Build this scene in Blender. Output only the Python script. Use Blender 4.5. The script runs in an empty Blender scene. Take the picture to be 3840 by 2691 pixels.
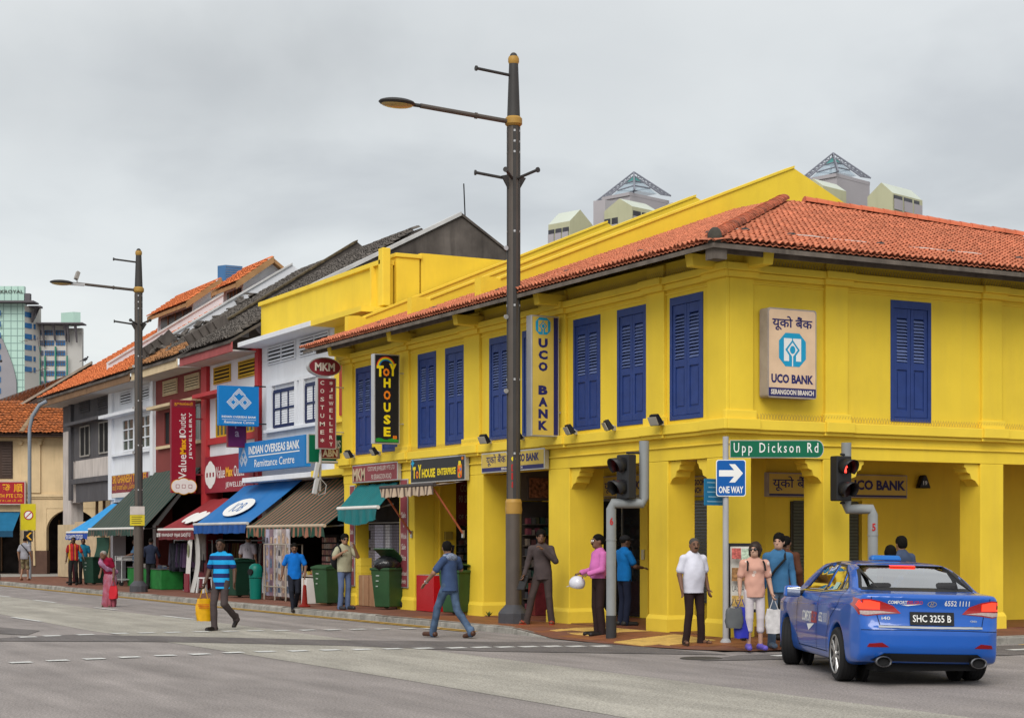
import bpy, bmesh, math, random
import numpy as np
from mathutils import Vector, Matrix, noise as mnoise
from mathutils.bvhtree import BVHTree
from mathutils.geometry import delaunay_2d_cdt
R_ = math.radians
random.seed(7)
S = bpy.context.scene
COL = S.collection
# World axes: X runs along the side street (away to the right), Y along the main road (away to the left).
# The outer corner of the yellow shophouse stands at (0, 0).

# ---------------------------------------------------------------- camera
cam = bpy.data.cameras.new('camera')
camo = bpy.data.objects.new('camera', cam)
COL.objects.link(camo)
camo.location = (-16.325, -23.019, 1.72)
camo.rotation_euler = (R_(90), 0, -math.atan2(.4724, .8814))
cam.lens = 60.35
cam.sensor_width = 36
cam.shift_y = 0.1753
cam.clip_start = 0.5
cam.clip_end = 4000
S.camera = camo

# ---------------------------------------------------------------- sky and sun (overcast)
SUN_EL, SUN_AZ = R_(43), R_(222)      # azimuth counted from +Y clockwise
world = bpy.data.worlds.new('World')
S.world = world
world.use_nodes = True
nt = world.node_tree
N, LK = nt.nodes, nt.links
bg = N['Background']
bg.inputs['Strength'].default_value = 0.1
sky = N.new('ShaderNodeTexSky')
sky.sky_type = 'NISHITA'
sky.sun_disc = False
sky.sun_elevation = SUN_EL
sky.sun_rotation = SUN_AZ
tc = N.new('ShaderNodeTexCoord')
sep = N.new('ShaderNodeSeparateXYZ'); LK.new(tc.outputs['Generated'], sep.inputs[0])
zz = N.new('ShaderNodeMath'); zz.operation = 'MAXIMUM'; LK.new(sep.outputs['Z'], zz.inputs[0]); zz.inputs[1].default_value = 0.0
za = N.new('ShaderNodeMath'); za.operation = 'ADD'; LK.new(zz.outputs[0], za.inputs[0]); za.inputs[1].default_value = 0.16
dv = N.new('ShaderNodeVectorMath'); dv.operation = 'SCALE'
iv = N.new('ShaderNodeMath'); iv.operation = 'DIVIDE'; iv.inputs[0].default_value = 1.0; LK.new(za.outputs[0], iv.inputs[1])
LK.new(tc.outputs['Generated'], dv.inputs[0]); LK.new(iv.outputs[0], dv.inputs['Scale'])
mp = N.new('ShaderNodeMapping'); LK.new(dv.outputs[0], mp.inputs['Vector'])
mp.inputs['Scale'].default_value = (1, 1, 0.2)
mp.inputs['Location'].default_value = (3.1, 1.7, 0)
n1 = N.new('ShaderNodeTexNoise'); n1.inputs['Scale'].default_value = 1.1; n1.inputs['Detail'].default_value = 6; n1.inputs['Roughness'].default_value = .5
n1.inputs['Distortion'].default_value = .25
LK.new(mp.outputs[0], n1.inputs['Vector'])
cr = N.new('ShaderNodeValToRGB')
cr.color_ramp.elements[0].position = .33; cr.color_ramp.elements[0].color = (2.15, 2.2, 2.21, 1)
cr.color_ramp.elements[1].position = .62; cr.color_ramp.elements[1].color = (2.98, 3.03, 2.97, 1)
e = cr.color_ramp.elements.new(.47); e.color = (2.76, 2.82, 2.79, 1)
LK.new(n1.outputs['Fac'], cr.inputs['Fac'])
mx = N.new('ShaderNodeMix'); mx.data_type = 'RGBA'
mx.inputs['Factor'].default_value = 0.93
nd = N.new('ShaderNodeTexNoise'); nd.inputs['Scale'].default_value = 7; nd.inputs['Detail'].default_value = 5; LK.new(tc.outputs['Generated'], nd.inputs['Vector'])
prev = cr.outputs['Color']
for az_, el_, rx, dk in ((-11.5, 14.2, .10, .2), (-6.0, 16.0, .07, .13), (2, 15, .12, .1), (24, 9, .16, .12), (-40, 22, .2, .15), (60, 30, .3, .15), (120, 18, .25, .15)):
    a_ = R_(28.19 + az_); D0 = (math.sin(a_) * math.cos(R_(el_)), math.cos(a_) * math.cos(R_(el_)), math.sin(R_(el_)) * 2.2)
    sc_ = N.new('ShaderNodeVectorMath'); sc_.operation = 'MULTIPLY'; sc_.inputs[1].default_value = (1, 1, 2.2); LK.new(tc.outputs['Generated'], sc_.inputs[0])
    di = N.new('ShaderNodeVectorMath'); di.operation = 'DISTANCE'; di.inputs[1].default_value = D0; LK.new(sc_.outputs[0], di.inputs[0])
    ad = N.new('ShaderNodeMath'); ad.operation = 'MULTIPLY_ADD'; ad.inputs[1].default_value = -rx * 2.4; LK.new(nd.outputs['Fac'], ad.inputs[0]); LK.new(di.outputs['Value'], ad.inputs[2])
    mr_ = N.new('ShaderNodeMapRange'); mr_.interpolation_type = 'SMOOTHSTEP'; mr_.inputs['From Min'].default_value = -rx * 1.2; mr_.inputs['From Max'].default_value = rx * .6; mr_.inputs['To Min'].default_value = 1 - dk; mr_.inputs['To Max'].default_value = 1
    LK.new(ad.outputs[0], mr_.inputs['Value']); ml = N.new('ShaderNodeVectorMath'); ml.operation = 'SCALE'; LK.new(prev, ml.inputs[0]); LK.new(mr_.outputs[0], ml.inputs['Scale']); prev = ml.outputs[0]
LK.new(sky.outputs[0], mx.inputs['A']); LK.new(prev, mx.inputs['B'])
LK.new(mx.outputs['Result'], bg.inputs['Color'])

sl = bpy.data.lights.new('sun', 'SUN')
sl.energy = 1.0
sl.angle = R_(40)
sl.color = (1.0, .96, .9)
so = bpy.data.objects.new('sun', sl)
COL.objects.link(so)
so.location = (-30, -30, 40)
d = Vector((math.sin(SUN_AZ) * math.cos(SUN_EL), math.cos(SUN_AZ) * math.cos(SUN_EL), math.sin(SUN_EL)))
so.rotation_euler = d.to_track_quat('Z', 'Y').to_euler()

S.view_settings.view_transform = 'Standard'
S.view_settings.look = 'None'
S.view_settings.exposure = 1.43
S.view_settings.gamma = 1
S.view_settings.use_curve_mapping = False
S.render.engine = 'CYCLES'
S.cycles.max_bounces = 6
S.cycles.use_denoising = True
# ================================================================ helpers
_M = {}
def mat(name, col=(.5, .5, .5), rough=.7, var=.12, scale=3.0, bump=0.0, bscale=None, metal=0.0, spec=.25, dirt=0.0, dcol=(.06, .05, .04), dscale=1.2,
        emit=None, estr=1.0, coat=0.0, streak=False, alpha=None):
    """plain procedural material: base colour with noise variation, optional dirt patches and bump"""
    if name in _M: return _M[name]
    m = bpy.data.materials.new(name); m.use_nodes = True
    t = m.node_tree; n = t.nodes; l = t.links
    b = n['Principled BSDF']
    b.inputs['Roughness'].default_value = rough
    b.inputs['Metallic'].default_value = metal
    b.inputs['Specular IOR Level'].default_value = spec
    b.inputs['Coat Weight'].default_value = coat
    b.inputs['Coat Roughness'].default_value = .04
    if alpha is not None: b.inputs['Alpha'].default_value = alpha
    geo = n.new('ShaderNodeNewGeometry')
    src = geo.outputs['Position']
    if var > 0 or dirt > 0 or bump > 0:
        no = n.new('ShaderNodeTexNoise'); no.inputs['Scale'].default_value = scale; no.inputs['Detail'].default_value = 5
        l.new(src, no.inputs['Vector'])
        mr = n.new('ShaderNodeMapRange'); mr.inputs['From Min'].default_value = .3; mr.inputs['From Max'].default_value = .7
        mr.inputs['To Min'].default_value = 1 - var; mr.inputs['To Max'].default_value = 1 + var * .6
        l.new(no.outputs['Fac'], mr.inputs['Value'])
        mu = n.new('ShaderNodeMix'); mu.data_type = 'RGBA'; mu.blend_type = 'MULTIPLY'; mu.inputs['Factor'].default_value = 1
        mu.inputs['A'].default_value = (*col, 1)
        l.new(mr.outputs[0], mu.inputs['B'])
        out = mu.outputs['Result']
        if dirt > 0:
            nd = n.new('ShaderNodeTexNoise'); nd.inputs['Scale'].default_value = dscale; nd.inputs['Detail'].default_value = 8; nd.inputs['Roughness'].default_value = .65
            if streak:
                mpp = n.new('ShaderNodeMapping'); mpp.inputs['Scale'].default_value = (4, 4, .45); l.new(src, mpp.inputs['Vector']); l.new(mpp.outputs[0], nd.inputs['Vector'])
            else: l.new(src, nd.inputs['Vector'])
            rr = n.new('ShaderNodeMapRange'); rr.inputs['From Min'].default_value = .48; rr.inputs['From Max'].default_value = .72
            rr.inputs['To Min'].default_value = 0; rr.inputs['To Max'].default_value = dirt
            l.new(nd.outputs['Fac'], rr.inputs['Value'])
            md = n.new('ShaderNodeMix'); md.data_type = 'RGBA'; md.inputs['B'].default_value = (*dcol, 1)
            l.new(rr.outputs[0], md.inputs['Factor']); l.new(out, md.inputs['A']); out = md.outputs['Result']
        l.new(out, b.inputs['Base Color'])
        if bump > 0:
            nb = n.new('ShaderNodeTexNoise'); nb.inputs['Scale'].default_value = bscale or scale * 6; nb.inputs['Detail'].default_value = 4
            l.new(src, nb.inputs['Vector'])
            bp = n.new('ShaderNodeBump'); bp.inputs['Strength'].default_value = bump; bp.inputs['Distance'].default_value = .02
            l.new(nb.outputs['Fac'], bp.inputs['Height']); l.new(bp.outputs[0], b.inputs['Normal'])
    else:
        b.inputs['Base Color'].default_value = (*col, 1)
    if emit is not None:
        b.inputs['Emission Color'].default_value = (*emit, 1); b.inputs['Emission Strength'].default_value = estr
    _M[name] = m
    return m

def hexl(h):
    """sRGB hex to linear"""
    v = [int(h[i:i + 2], 16) / 255 for i in (0, 2, 4)]
    return tuple(c / 12.92 if c <= .04045 else ((c + .055) / 1.055) ** 2.4 for c in v)

class MB:
    """collects shapes and links them as one mesh object"""
    def __init__(s): s.v = []; s.f = []
    def add(s, vs, fs):
        o = len(s.v); s.v += [tuple(p) for p in vs]; s.f += [tuple(i + o for i in f) for f in fs]; return s
    def box(s, x0, x1, y0, y1, z0, z1, M=None):
        if x0 > x1: x0, x1 = x1, x0
        if y0 > y1: y0, y1 = y1, y0
        if z0 > z1: z0, z1 = z1, z0
        vs = [(x0, y0, z0), (x1, y0, z0), (x1, y1, z0), (x0, y1, z0), (x0, y0, z1), (x1, y0, z1), (x1, y1, z1), (x0, y1, z1)]
        if M is not None: vs = [M @ Vector(p) for p in vs]
        return s.add(vs, [(3, 2, 1, 0), (4, 5, 6, 7), (0, 1, 5, 4), (1, 2, 6, 5), (2, 3, 7, 6), (3, 0, 4, 7)])
    def taper(s, x0, x1, y0, y1, z0, X0, X1, Y0, Y1, z1):
        vs = [(x0, y0, z0), (x1, y0, z0), (x1, y1, z0), (x0, y1, z0), (X0, Y0, z1), (X1, Y0, z1), (X1, Y1, z1), (X0, Y1, z1)]
        return s.add(vs, [(3, 2, 1, 0), (4, 5, 6, 7), (0, 1, 5, 4), (1, 2, 6, 5), (2, 3, 7, 6), (3, 0, 4, 7)])
    def prism(s, poly, vec):
        n = len(poly); vec = Vector(vec)
        nor = Vector((0, 0, 0)); P = [Vector(p) for p in poly]
        for i in range(n):
            a, b = P[i], P[(i + 1) % n]; nor += a.cross(b)
        if nor.dot(vec) > 0: P.reverse()          # poly becomes the back cap facing -vec
        vs = P + [p + vec for p in P]
        fs = [tuple(range(n)), tuple(range(2 * n - 1, n - 1, -1))]
        fs += [(i, i + n, (i + 1) % n + n, (i + 1) % n) for i in range(n)]
        return s.add(vs, fs)
    def quad(s, *pts): return s.add(pts, [tuple(range(len(pts)))])
    def cyl(s, p0, p1, r0, r1=None, n=12, caps=True):
        r1 = r0 if r1 is None else r1
        p0, p1 = Vector(p0), Vector(p1); ax = (p1 - p0).normalized()
        a = ax.orthogonal().normalized(); b = ax.cross(a)
        vs = []
        for p, r in ((p0, r0), (p1, r1)):
            vs += [p + (a * math.cos(2 * math.pi * i / n) + b * math.sin(2 * math.pi * i / n)) * r for i in range(n)]
        fs = [(i, (i + 1) % n, (i + 1) % n + n, i + n) for i in range(n)]
        if caps: fs += [tuple(range(n - 1, -1, -1)), tuple(range(n, 2 * n))]
        return s.add(vs, fs)
    def tube(s, pts, r, n=8, caps=True):
        pts = [Vector(p) for p in pts]; m = len(pts); vs = []
        rs = r if isinstance(r, (list, tuple)) else [r] * m
        t0 = (pts[1] - pts[0]).normalized(); a = t0.orthogonal().normalized()
        for i, p in enumerate(pts):
            t = (pts[min(i + 1, m - 1)] - pts[max(i - 1, 0)]).normalized()
            a = (a - t * a.dot(t)).normalized(); b = t.cross(a)
            vs += [p + (a * math.cos(2 * math.pi * k / n) + b * math.sin(2 * math.pi * k / n)) * rs[i] for k in range(n)]
        fs = [(i * n + k, i * n + (k + 1) % n, (i + 1) * n + (k + 1) % n, (i + 1) * n + k) for i in range(m - 1) for k in range(n)]
        if caps: fs += [tuple(range(n - 1, -1, -1)), tuple((m - 1) * n + k for k in range(n))]
        return s.add(vs, fs)
    def lathe(s, prof, n=20, M=None):
        """profile [(r, z)] turned about z"""
        vs = []; m = len(prof)
        for r, z in prof: vs += [(r * math.cos(2 * math.pi * k / n), r * math.sin(2 * math.pi * k / n), z) for k in range(n)]
        fs = [(i * n + k, i * n + (k + 1) % n, (i + 1) * n + (k + 1) % n, (i + 1) * n + k) for i in range(m - 1) for k in range(n)]
        fs += [tuple(range(n - 1, -1, -1)), tuple((m - 1) * n + k for k in range(n))]
        if M is not None: vs = [M @ Vector(p) for p in vs]
        return s.add(vs, fs)
    def ell(s, c, r, n=12, m=8, M=None):
        vs = [(0, 0, -1)]
        for j in range(1, m):
            t = math.pi * j / m
            vs += [(math.sin(t) * math.cos(2 * math.pi * k / n), math.sin(t) * math.sin(2 * math.pi * k / n), -math.cos(t)) for k in range(n)]
        vs.append((0, 0, 1)); e = len(vs) - 1
        fs = [(0, 1 + (k + 1) % n, 1 + k) for k in range(n)]
        for j in range(m - 2):
            fs += [(1 + j * n + k, 1 + j * n + (k + 1) % n, 1 + (j + 1) * n + (k + 1) % n, 1 + (j + 1) * n + k) for k in range(n)]
        fs += [(e, e - n + k, e - n + (k + 1) % n) for k in range(n)]
        vs = [Vector((p[0] * r[0], p[1] * r[1], p[2] * r[2])) for p in vs]
        if M is not None: vs = [M @ p for p in vs]
        return s.add([p + Vector(c) for p in vs], fs)
    def xf(s, M):
        s.v = [tuple(M @ Vector(p)) for p in s.v]; return s
    def mesh(s, name):
        me = bpy.data.meshes.new(name); me.from_pydata(s.v, [], s.f); me.update(); return me
    def build(s, name, m, parent=None, smooth=False, bevel=0, seg=2, loc=None):
        """parts are given in the thing's own frame; world=... offsets are done by the caller"""
        me = s.mesh(name)
        return link(name, me, m, parent, smooth, bevel, seg, loc)

def link(name, me, m, parent=None, smooth=False, bevel=0, seg=2, loc=None):
    if m is not None and not me.materials:
        for q in (m if isinstance(m, (list, tuple)) else [m]): me.materials.append(q)
    if smooth:
        me.polygons.foreach_set('use_smooth', [True] * len(me.polygons))
        try: me.set_sharp_from_angle(angle=R_(smooth if smooth is not True else 40))
        except Exception: pass
    o = bpy.data.objects.new(name, me); COL.objects.link(o)
    if parent is not None: o.parent = parent
    if loc is not None: o.location = loc
    if bevel:
        b = o.modifiers.new('bevel', 'BEVEL'); b.width = bevel; b.segments = seg; b.limit_method = 'ANGLE'; b.angle_limit = R_(35)
    return o

def tag(o, label=None, cat=None, group=None, kind=None):
    for k, v in (('label', label), ('category', cat), ('group', group), ('kind', kind)):
        if v: o[k] = v
    return o

def thing(name, label, cat, loc=(0, 0, 0), rz=0, group=None):
    o = bpy.data.objects.new(name, None); COL.objects.link(o)
    o.location = loc; o.rotation_euler = (0, 0, rz); o.empty_display_size = .2
    return tag(o, label, cat, group)

def struct(name, mb, m, label=None, **k):
    o = mb.build(name, m, **k); o['kind'] = 'structure'
    if label: o['label'] = label
    return o

def at(mb, dx=0, dy=0, dz=0):
    mb.v = [(p[0] - dx, p[1] - dy, p[2] - dz) for p in mb.v]; return mb

# ---- lettering -------------------------------------------------------------
_T = {}
def text_mesh(body, bold=0.0, spacing=1.0, line=1.0, shear=0.0):
    k = (body, bold, spacing, line, shear)
    if k in _T: return _T[k]
    c = bpy.data.curves.new('lettering', 'FONT'); c.body = body; c.offset = bold; c.space_character = spacing; c.space_line = line
    c.align_x = 'CENTER'; c.resolution_u = 2; c.shear = shear
    o = bpy.data.objects.new('lettering', c); COL.objects.link(o)
    me = bpy.data.meshes.new_from_object(o)
    bpy.data.objects.remove(o); 
    vs = np.array([tuple(v.co) for v in me.vertices]).reshape(-1, 3); fs = [tuple(p.vertices) for p in me.polygons]
    bpy.data.meshes.remove(me); bpy.data.curves.remove(c)
    mn, mxx = vs.min(0), vs.max(0)
    vs = (vs - (mn + mxx) / 2) / np.maximum(mxx - mn, 1e-6)
    _T[k] = (vs, fs, (mxx - mn))
    return _T[k]

VLS = set()
def _vl(parent, c, rt):
    if parent is not None and parent.name in VLS:
        c = Vector(c); return Vector((c.y, -c.x, c.z))
    return Vector(c)

def letter(parent, body, c, rt, up, w, h, m, bold=.012, off=.004, name='lettering', spacing=1.0, line=1.0, shear=0.0, keep=False):
    """flat lettering of size w x h centred at c on a face with right vector rt and up vector up"""
    vs, fs, size = text_mesh(body, bold, spacing, line, shear)
    rt = Vector(rt).normalized(); up = Vector(up).normalized(); n = rt.cross(up); c = _vl(parent, c, rt) + n * off
    if keep: w = h * size[0] / size[1]
    mb = MB(); mb.add([c + rt * (p[0] * w) + up * (p[1] * h) for p in vs], fs)
    return mb.build(name, m, parent)

def plate(parent, name, pts2, c, rt, up, m, off=.003, th=0.0):
    """flat polygon pts2 (right, up) on a face; th > 0 gives it thickness"""
    rt = Vector(rt).normalized(); up = Vector(up).normalized(); n = rt.cross(up); c = _vl(parent, c, rt)
    P = [c + rt * a + up * b + n * off for a, b in pts2]
    mb = MB()
    if th: mb.prism(P, n * th)
    else:
        ar = sum(pts2[i][0] * pts2[(i + 1) % len(pts2)][1] - pts2[(i + 1) % len(pts2)][0] * pts2[i][1] for i in range(len(pts2)))
        if ar < 0: P.reverse()
        mb.quad(*P)
    return mb.build(name, m, parent)

def rrect(w, h, r, n=4):
    out = []
    for cx, cy, a0 in ((w / 2 - r, h / 2 - r, 0), (-w / 2 + r, h / 2 - r, 90), (-w / 2 + r, -h / 2 + r, 180), (w / 2 - r, -h / 2 + r, 270)):
        for i in range(n + 1):
            a = R_(a0 + 90 * i / n); out.append((cx + r * math.cos(a), cy + r * math.sin(a)))
    return out
def disc(rx, ry, n=24, cx=0, cy=0): return [(cx + rx * math.cos(2 * math.pi * i / n), cy + ry * math.sin(2 * math.pi * i / n)) for i in range(n)]

def copy_tree(o, parent=None):
    c = o.copy(); COL.objects.link(c); c.parent = parent
    for ch in [k for k in bpy.data.objects if k.parent == o]: copy_tree(ch, c)
    return c

# ---- clay tiles --------------------------------------------------------------
def tile_shape(w, ln, h, th=.014):
    """a ridged clay tile: inverted V across, lying along +y, lower end at y = 0"""
    t = .056
    v = [(-w / 2, 0, t), (0, 0, h + t), (w / 2, 0, t), (-w / 2, ln, 0), (0, ln, h), (w / 2, ln, 0),
         (-w / 2, 0, t - th), (0, 0, h + t - th), (w / 2, 0, t - th)]
    f = [(0, 1, 4, 3), (1, 2, 5, 4), (0, 6, 7, 1), (1, 7, 8, 2)]
    return v, f

def tile_roof(parent, O, A, U, inside, cols, rows, w, ex, h, m, near=None, seed=1, jit=.006, c0=0, name='tile'):
    """rows of tiles on the plane O + a*A + u*U; inside(a, u) says where the roof is. near = (n, point): the n nearest become single parts"""
    rnd = random.Random(seed)
    O = Vector(O); A = Vector(A).normalized(); U = Vector(U).normalized(); Nn = A.cross(U).normalized()
    if Nn.z < 0: Nn = -Nn
    v, f = tile_shape(w, ex * 1.22, h)
    spots = []
    for j in range(rows):
        for i in range(c0, cols):
            a, u = (i + .5) * w, j * ex
            if inside(a, u + ex * .5): spots.append((a + rnd.uniform(-jit, jit) * .4, u + rnd.uniform(-jit, jit) * 2.2, rnd.uniform(0, jit)))
    single = set()
    if near:
        n, P = near; P = Vector(P)
        order = sorted(range(len(spots)), key=lambda q: (O + A * spots[q][0] + U * spots[q][1] - P).length)
        single = set(order[:n])
    base = Matrix((A, U, Nn)).transposed()
    if base.determinant() < 0:
        base = Matrix((-A, U, Nn)).transposed()
    mbj = MB(); me = None
    for q, (a, u, dz) in enumerate(spots):
        P0 = O + A * a + U * u + Nn * dz
        if q in single:
            if me is None:
                tm = MB(); tm.add(v, f); me = tm.mesh(name); me.materials.append(m)
            o = bpy.data.objects.new(name, me); COL.objects.link(o); o.parent = parent
            o.matrix_local = Matrix.Translation(P0) @ base.to_4x4()
        else:
            mbj.add([P0 + base @ Vector(p) for p in v], f)
    if mbj.v:
        o = mbj.build('tile_rows', m, parent); o['kind'] = 'stuff'
    return mbj

def tile_mat(name, col, dark=.35, moss=0.0):
    if name in _M: return _M[name]
    m = mat(name, col, rough=.85, var=.22, scale=2.3, dirt=moss, dcol=(.05, .045, .04), dscale=1.6, bump=.25, bscale=40)
    t = m.node_tree; n = t.nodes; l = t.links; b = n['Principled BSDF']
    ln = b.inputs['Base Color'].links[0]; src = ln.from_socket
    g = n.new('ShaderNodeNewGeometry')
    wn = n.new('ShaderNodeTexNoise'); wn.inputs['Scale'].default_value = 9; wn.inputs['Detail'].default_value = 2
    l.new(g.outputs['Position'], wn.inputs['Vector'])
    mr = n.new('ShaderNodeMapRange'); mr.inputs['From Min'].default_value = .35; mr.inputs['From Max'].default_value = .65
    mr.inputs['To Min'].default_value = 1 - dark; mr.inputs['To Max'].default_value = 1.1
    l.new(wn.outputs['Fac'], mr.inputs['Value'])
    mu = n.new('ShaderNodeMix'); mu.data_type = 'RGBA'; mu.blend_type = 'MULTIPLY'; mu.inputs['Factor'].default_value = 1
    l.new(src, mu.inputs['A']); l.new(mr.outputs[0], mu.inputs['B']); l.new(mu.outputs['Result'], b.inputs['Base Color'])
    return m

def ridge_caps(parent, P0, P1, n, r, m, name='ridge_tile'):
    P0, P1 = Vector(P0), Vector(P1); d = (P1 - P0) / n; ln = d.length; dx = d.normalized()
    sd = dx.cross(Vector((0, 0, 1))).normalized(); up = sd.cross(dx)
    mb = MB(); k = 7; pr = []
    for yy, rr in ((-.04, r * 1.12), (ln, r)):
        pr += [(rr * math.cos(math.pi * i / (k - 1)), yy, rr * .75 * math.sin(math.pi * i / (k - 1))) for i in range(k)]
    mb.add(pr, [(i, i + 1, i + 1 + k, i + k) for i in range(k - 1)] + [tuple(range(k))])
    me = mb.mesh(name); me.materials.append(m)
    B = Matrix((sd, dx, up)).transposed().to_4x4()
    for i in range(n):
        o = bpy.data.objects.new(name, me); COL.objects.link(o); o.parent = parent
        o.matrix_local = Matrix.Translation(P0 + d * i + up * random.uniform(0, .012)) @ B
# ---- implicit shapes to continuous meshes (surface nets) ----------------------
def sn_mesh(f, org, h):
    """surface of f = 0 on a regular grid as quads; returns verts (n,3), faces (m,4)"""
    s = f < 0
    nx, ny, nz = f.shape
    c = s[:-1, :-1, :-1].astype(np.int8)
    tot = np.zeros((nx - 1, ny - 1, nz - 1), np.int8)
    for i in (0, 1):
        for j in (0, 1):
            for k in (0, 1): tot += s[i:nx - 1 + i, j:ny - 1 + j, k:nz - 1 + k]
    act = (tot > 0) & (tot < 8)
    idx = -np.ones(act.shape, np.int64); I, J, K = np.nonzero(act); idx[I, J, K] = np.arange(len(I))
    acc = np.zeros((len(I), 3)); cnt = np.zeros(len(I))
    cs = [(0, 0, 0), (1, 0, 0), (0, 1, 0), (1, 1, 0), (0, 0, 1), (1, 0, 1), (0, 1, 1), (1, 1, 1)]
    for a in range(8):
        for b in range(a + 1, 8):
            d = [cs[b][q] - cs[a][q] for q in range(3)]
            if sum(abs(q) for q in d) != 1: continue
            fa = f[I + cs[a][0], J + cs[a][1], K + cs[a][2]]; fb = f[I + cs[b][0], J + cs[b][1], K + cs[b][2]]
            m = (fa < 0) != (fb < 0); t = np.where(m, fa / np.where(m, fa - fb, 1), 0)
            for q in range(3): acc[:, q] += np.where(m, cs[a][q] + t * d[q], 0)
            cnt += m
    V = acc / cnt[:, None] + np.stack([I, J, K], 1)
    V = V * h + np.array(org)
    F = []
    # x edges
    for ax in range(3):
        sl0 = [slice(None)] * 3; sl1 = [slice(None)] * 3
        sl0[ax] = slice(0, -1); sl1[ax] = slice(1, None)
        m = s[tuple(sl0)] != s[tuple(sl1)]
        o = [q for q in range(3) if q != ax]
        for q in o:
            ix = [slice(None)] * 3; ix[q] = 0; m[tuple(ix)] = False; ix[q] = -1; m[tuple(ix)] = False
        P = list(np.nonzero(m)); ins = s[tuple(P)]
        def cell(du, dv):
            Q = [p.copy() for p in P]; Q[o[0]] = Q[o[0]] - du; Q[o[1]] = Q[o[1]] - dv; return idx[tuple(Q)]
        q = np.stack([cell(1, 1), cell(0, 1), cell(0, 0), cell(1, 0)], 1)
        flip = ins if ax != 1 else ~ins
        q[~flip] = q[~flip][:, ::-1]
        F.append(q)
    F = np.concatenate(F); F = F[(F >= 0).all(1)]
    return V, F
def np_mesh(name, V, F):
    me = bpy.data.meshes.new(name); me.vertices.add(len(V)); me.vertices.foreach_set('co', np.ascontiguousarray(V, np.float32).ravel())
    n = F.shape[1]
    me.loops.add(len(F) * n); me.loops.foreach_set('vertex_index', np.ascontiguousarray(F, np.int32).ravel())
    me.polygons.add(len(F)); me.polygons.foreach_set('loop_start', np.arange(0, len(F) * n, n, dtype=np.int32))
    me.update(calc_edges=True); me.validate(); me.polygons.foreach_set('use_smooth', [True] * len(me.polygons)); return me
def relax(V, F, it=2, lam=.5):
    for _ in range(it):
        A = np.zeros_like(V); C = np.zeros(len(V))
        for a in range(4):
            b = (a + 1) % 4
            np.add.at(A, F[:, a], V[F[:, b]]); np.add.at(C, F[:, a], 1); np.add.at(A, F[:, b], V[F[:, a]]); np.add.at(C, F[:, b], 1)
        V = V + lam * (A / np.maximum(C, 1)[:, None] - V)
    return V
def poly_sd(P, X, Y):
    """signed distance to polygon P (inside negative) on arrays"""
    P = np.array(P, float); d = np.full(X.shape, 1e9); ins = np.zeros(X.shape, bool); n = len(P)
    for i in range(n):
        a, b = P[i], P[(i + 1) % n]; e = b - a
        wx, wy = X - a[0], Y - a[1]; t = np.clip((wx * e[0] + wy * e[1]) / (e @ e), 0, 1)
        d = np.minimum(d, (wx - t * e[0]) ** 2 + (wy - t * e[1]) ** 2)
        c = (a[1] <= Y) != (b[1] <= Y)
        if abs(e[1]) > 1e-12: ins ^= c & (X < a[0] + (Y - a[1]) / e[1] * e[0])
    d = np.sqrt(d); return np.where(ins, -d, d)
def smax(a, b, k): h = np.maximum(k - np.abs(a - b), 0) / k; return np.maximum(a, b) + h * h * k * .25
def smin(a, b, k): h = np.maximum(k - np.abs(a - b), 0) / k; return np.minimum(a, b) - h * h * k * .25
# ================================================================ ground, road, pavement
def asphalt(name, col, amp=.10):
    if name in _M: return _M[name]
    m = mat(name, col, rough=.92, var=amp, scale=.55, spec=.25)
    t = m.node_tree; n = t.nodes; l = t.links; b = n['Principled BSDF']
    src = b.inputs['Base Color'].links[0].from_socket
    g = n.new('ShaderNodeNewGeometry')
    out = src
    for sc, lo, hi, st in ((38, .62, 1.34, None), (120, .62, 1.4, None), (2.2, .84, 1.12, (1, .25, 1)), (1.6, .86, 1.1, (1, .03, 1))):
        no = n.new('ShaderNodeTexNoise'); no.inputs['Scale'].default_value = sc; no.inputs['Detail'].default_value = 3
        if st:
            mp_ = n.new('ShaderNodeMapping'); mp_.inputs['Scale'].default_value = st; l.new(g.outputs['Position'], mp_.inputs['Vector']); l.new(mp_.outputs[0], no.inputs['Vector'])
        else: l.new(g.outputs['Position'], no.inputs['Vector'])
        mr = n.new('ShaderNodeMapRange'); mr.inputs['From Min'].default_value = .3; mr.inputs['From Max'].default_value = .7
        mr.inputs['To Min'].default_value = lo; mr.inputs['To Max'].default_value = hi
        l.new(no.outputs['Fac'], mr.inputs['Value'])
        mu = n.new('ShaderNodeMix'); mu.data_type = 'RGBA'; mu.blend_type = 'MULTIPLY'; mu.inputs['Factor'].default_value = 1
        l.new(out, mu.inputs['A']); l.new(mr.outputs[0], mu.inputs['B']); out = mu.outputs['Result']
        if sc == 38:
            bp = n.new('ShaderNodeBump'); bp.inputs['Strength'].default_value = .35; bp.inputs['Distance'].default_value = .01
            l.new(no.outputs['Fac'], bp.inputs['Height']); l.new(bp.outputs[0], b.inputs['Normal'])
    l.new(out, b.inputs['Base Color'])
    return m
m_road = asphalt('asphalt worn grey', (.268, .24, .228))
m_band = asphalt('asphalt bleached', (.35, .328, .285), .08)
m_dark = asphalt('asphalt dark patch', (.14, .126, .122))
m_paint = mat('road paint white', (.62, .62, .6), rough=.8, var=.25, scale=6, dirt=.55, dcol=(.25, .24, .23), dscale=9)
m_ypaint = mat('road paint yellow', (.55, .33, .06), rough=.8, var=.2, scale=5, dirt=.5, dcol=(.22, .19, .14), dscale=7)
m_kerb = mat('kerb concrete', (.30, .285, .255), rough=.95, var=.3, scale=3, dirt=.85, dcol=(.07, .065, .055), dscale=3.5, bump=.5, bscale=25)
m_pav = mat('pavement red screed', (.19, .078, .05), rough=.75, var=.25, scale=1.5, dirt=.4, dcol=(.09, .06, .05), dscale=2.5)
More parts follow.
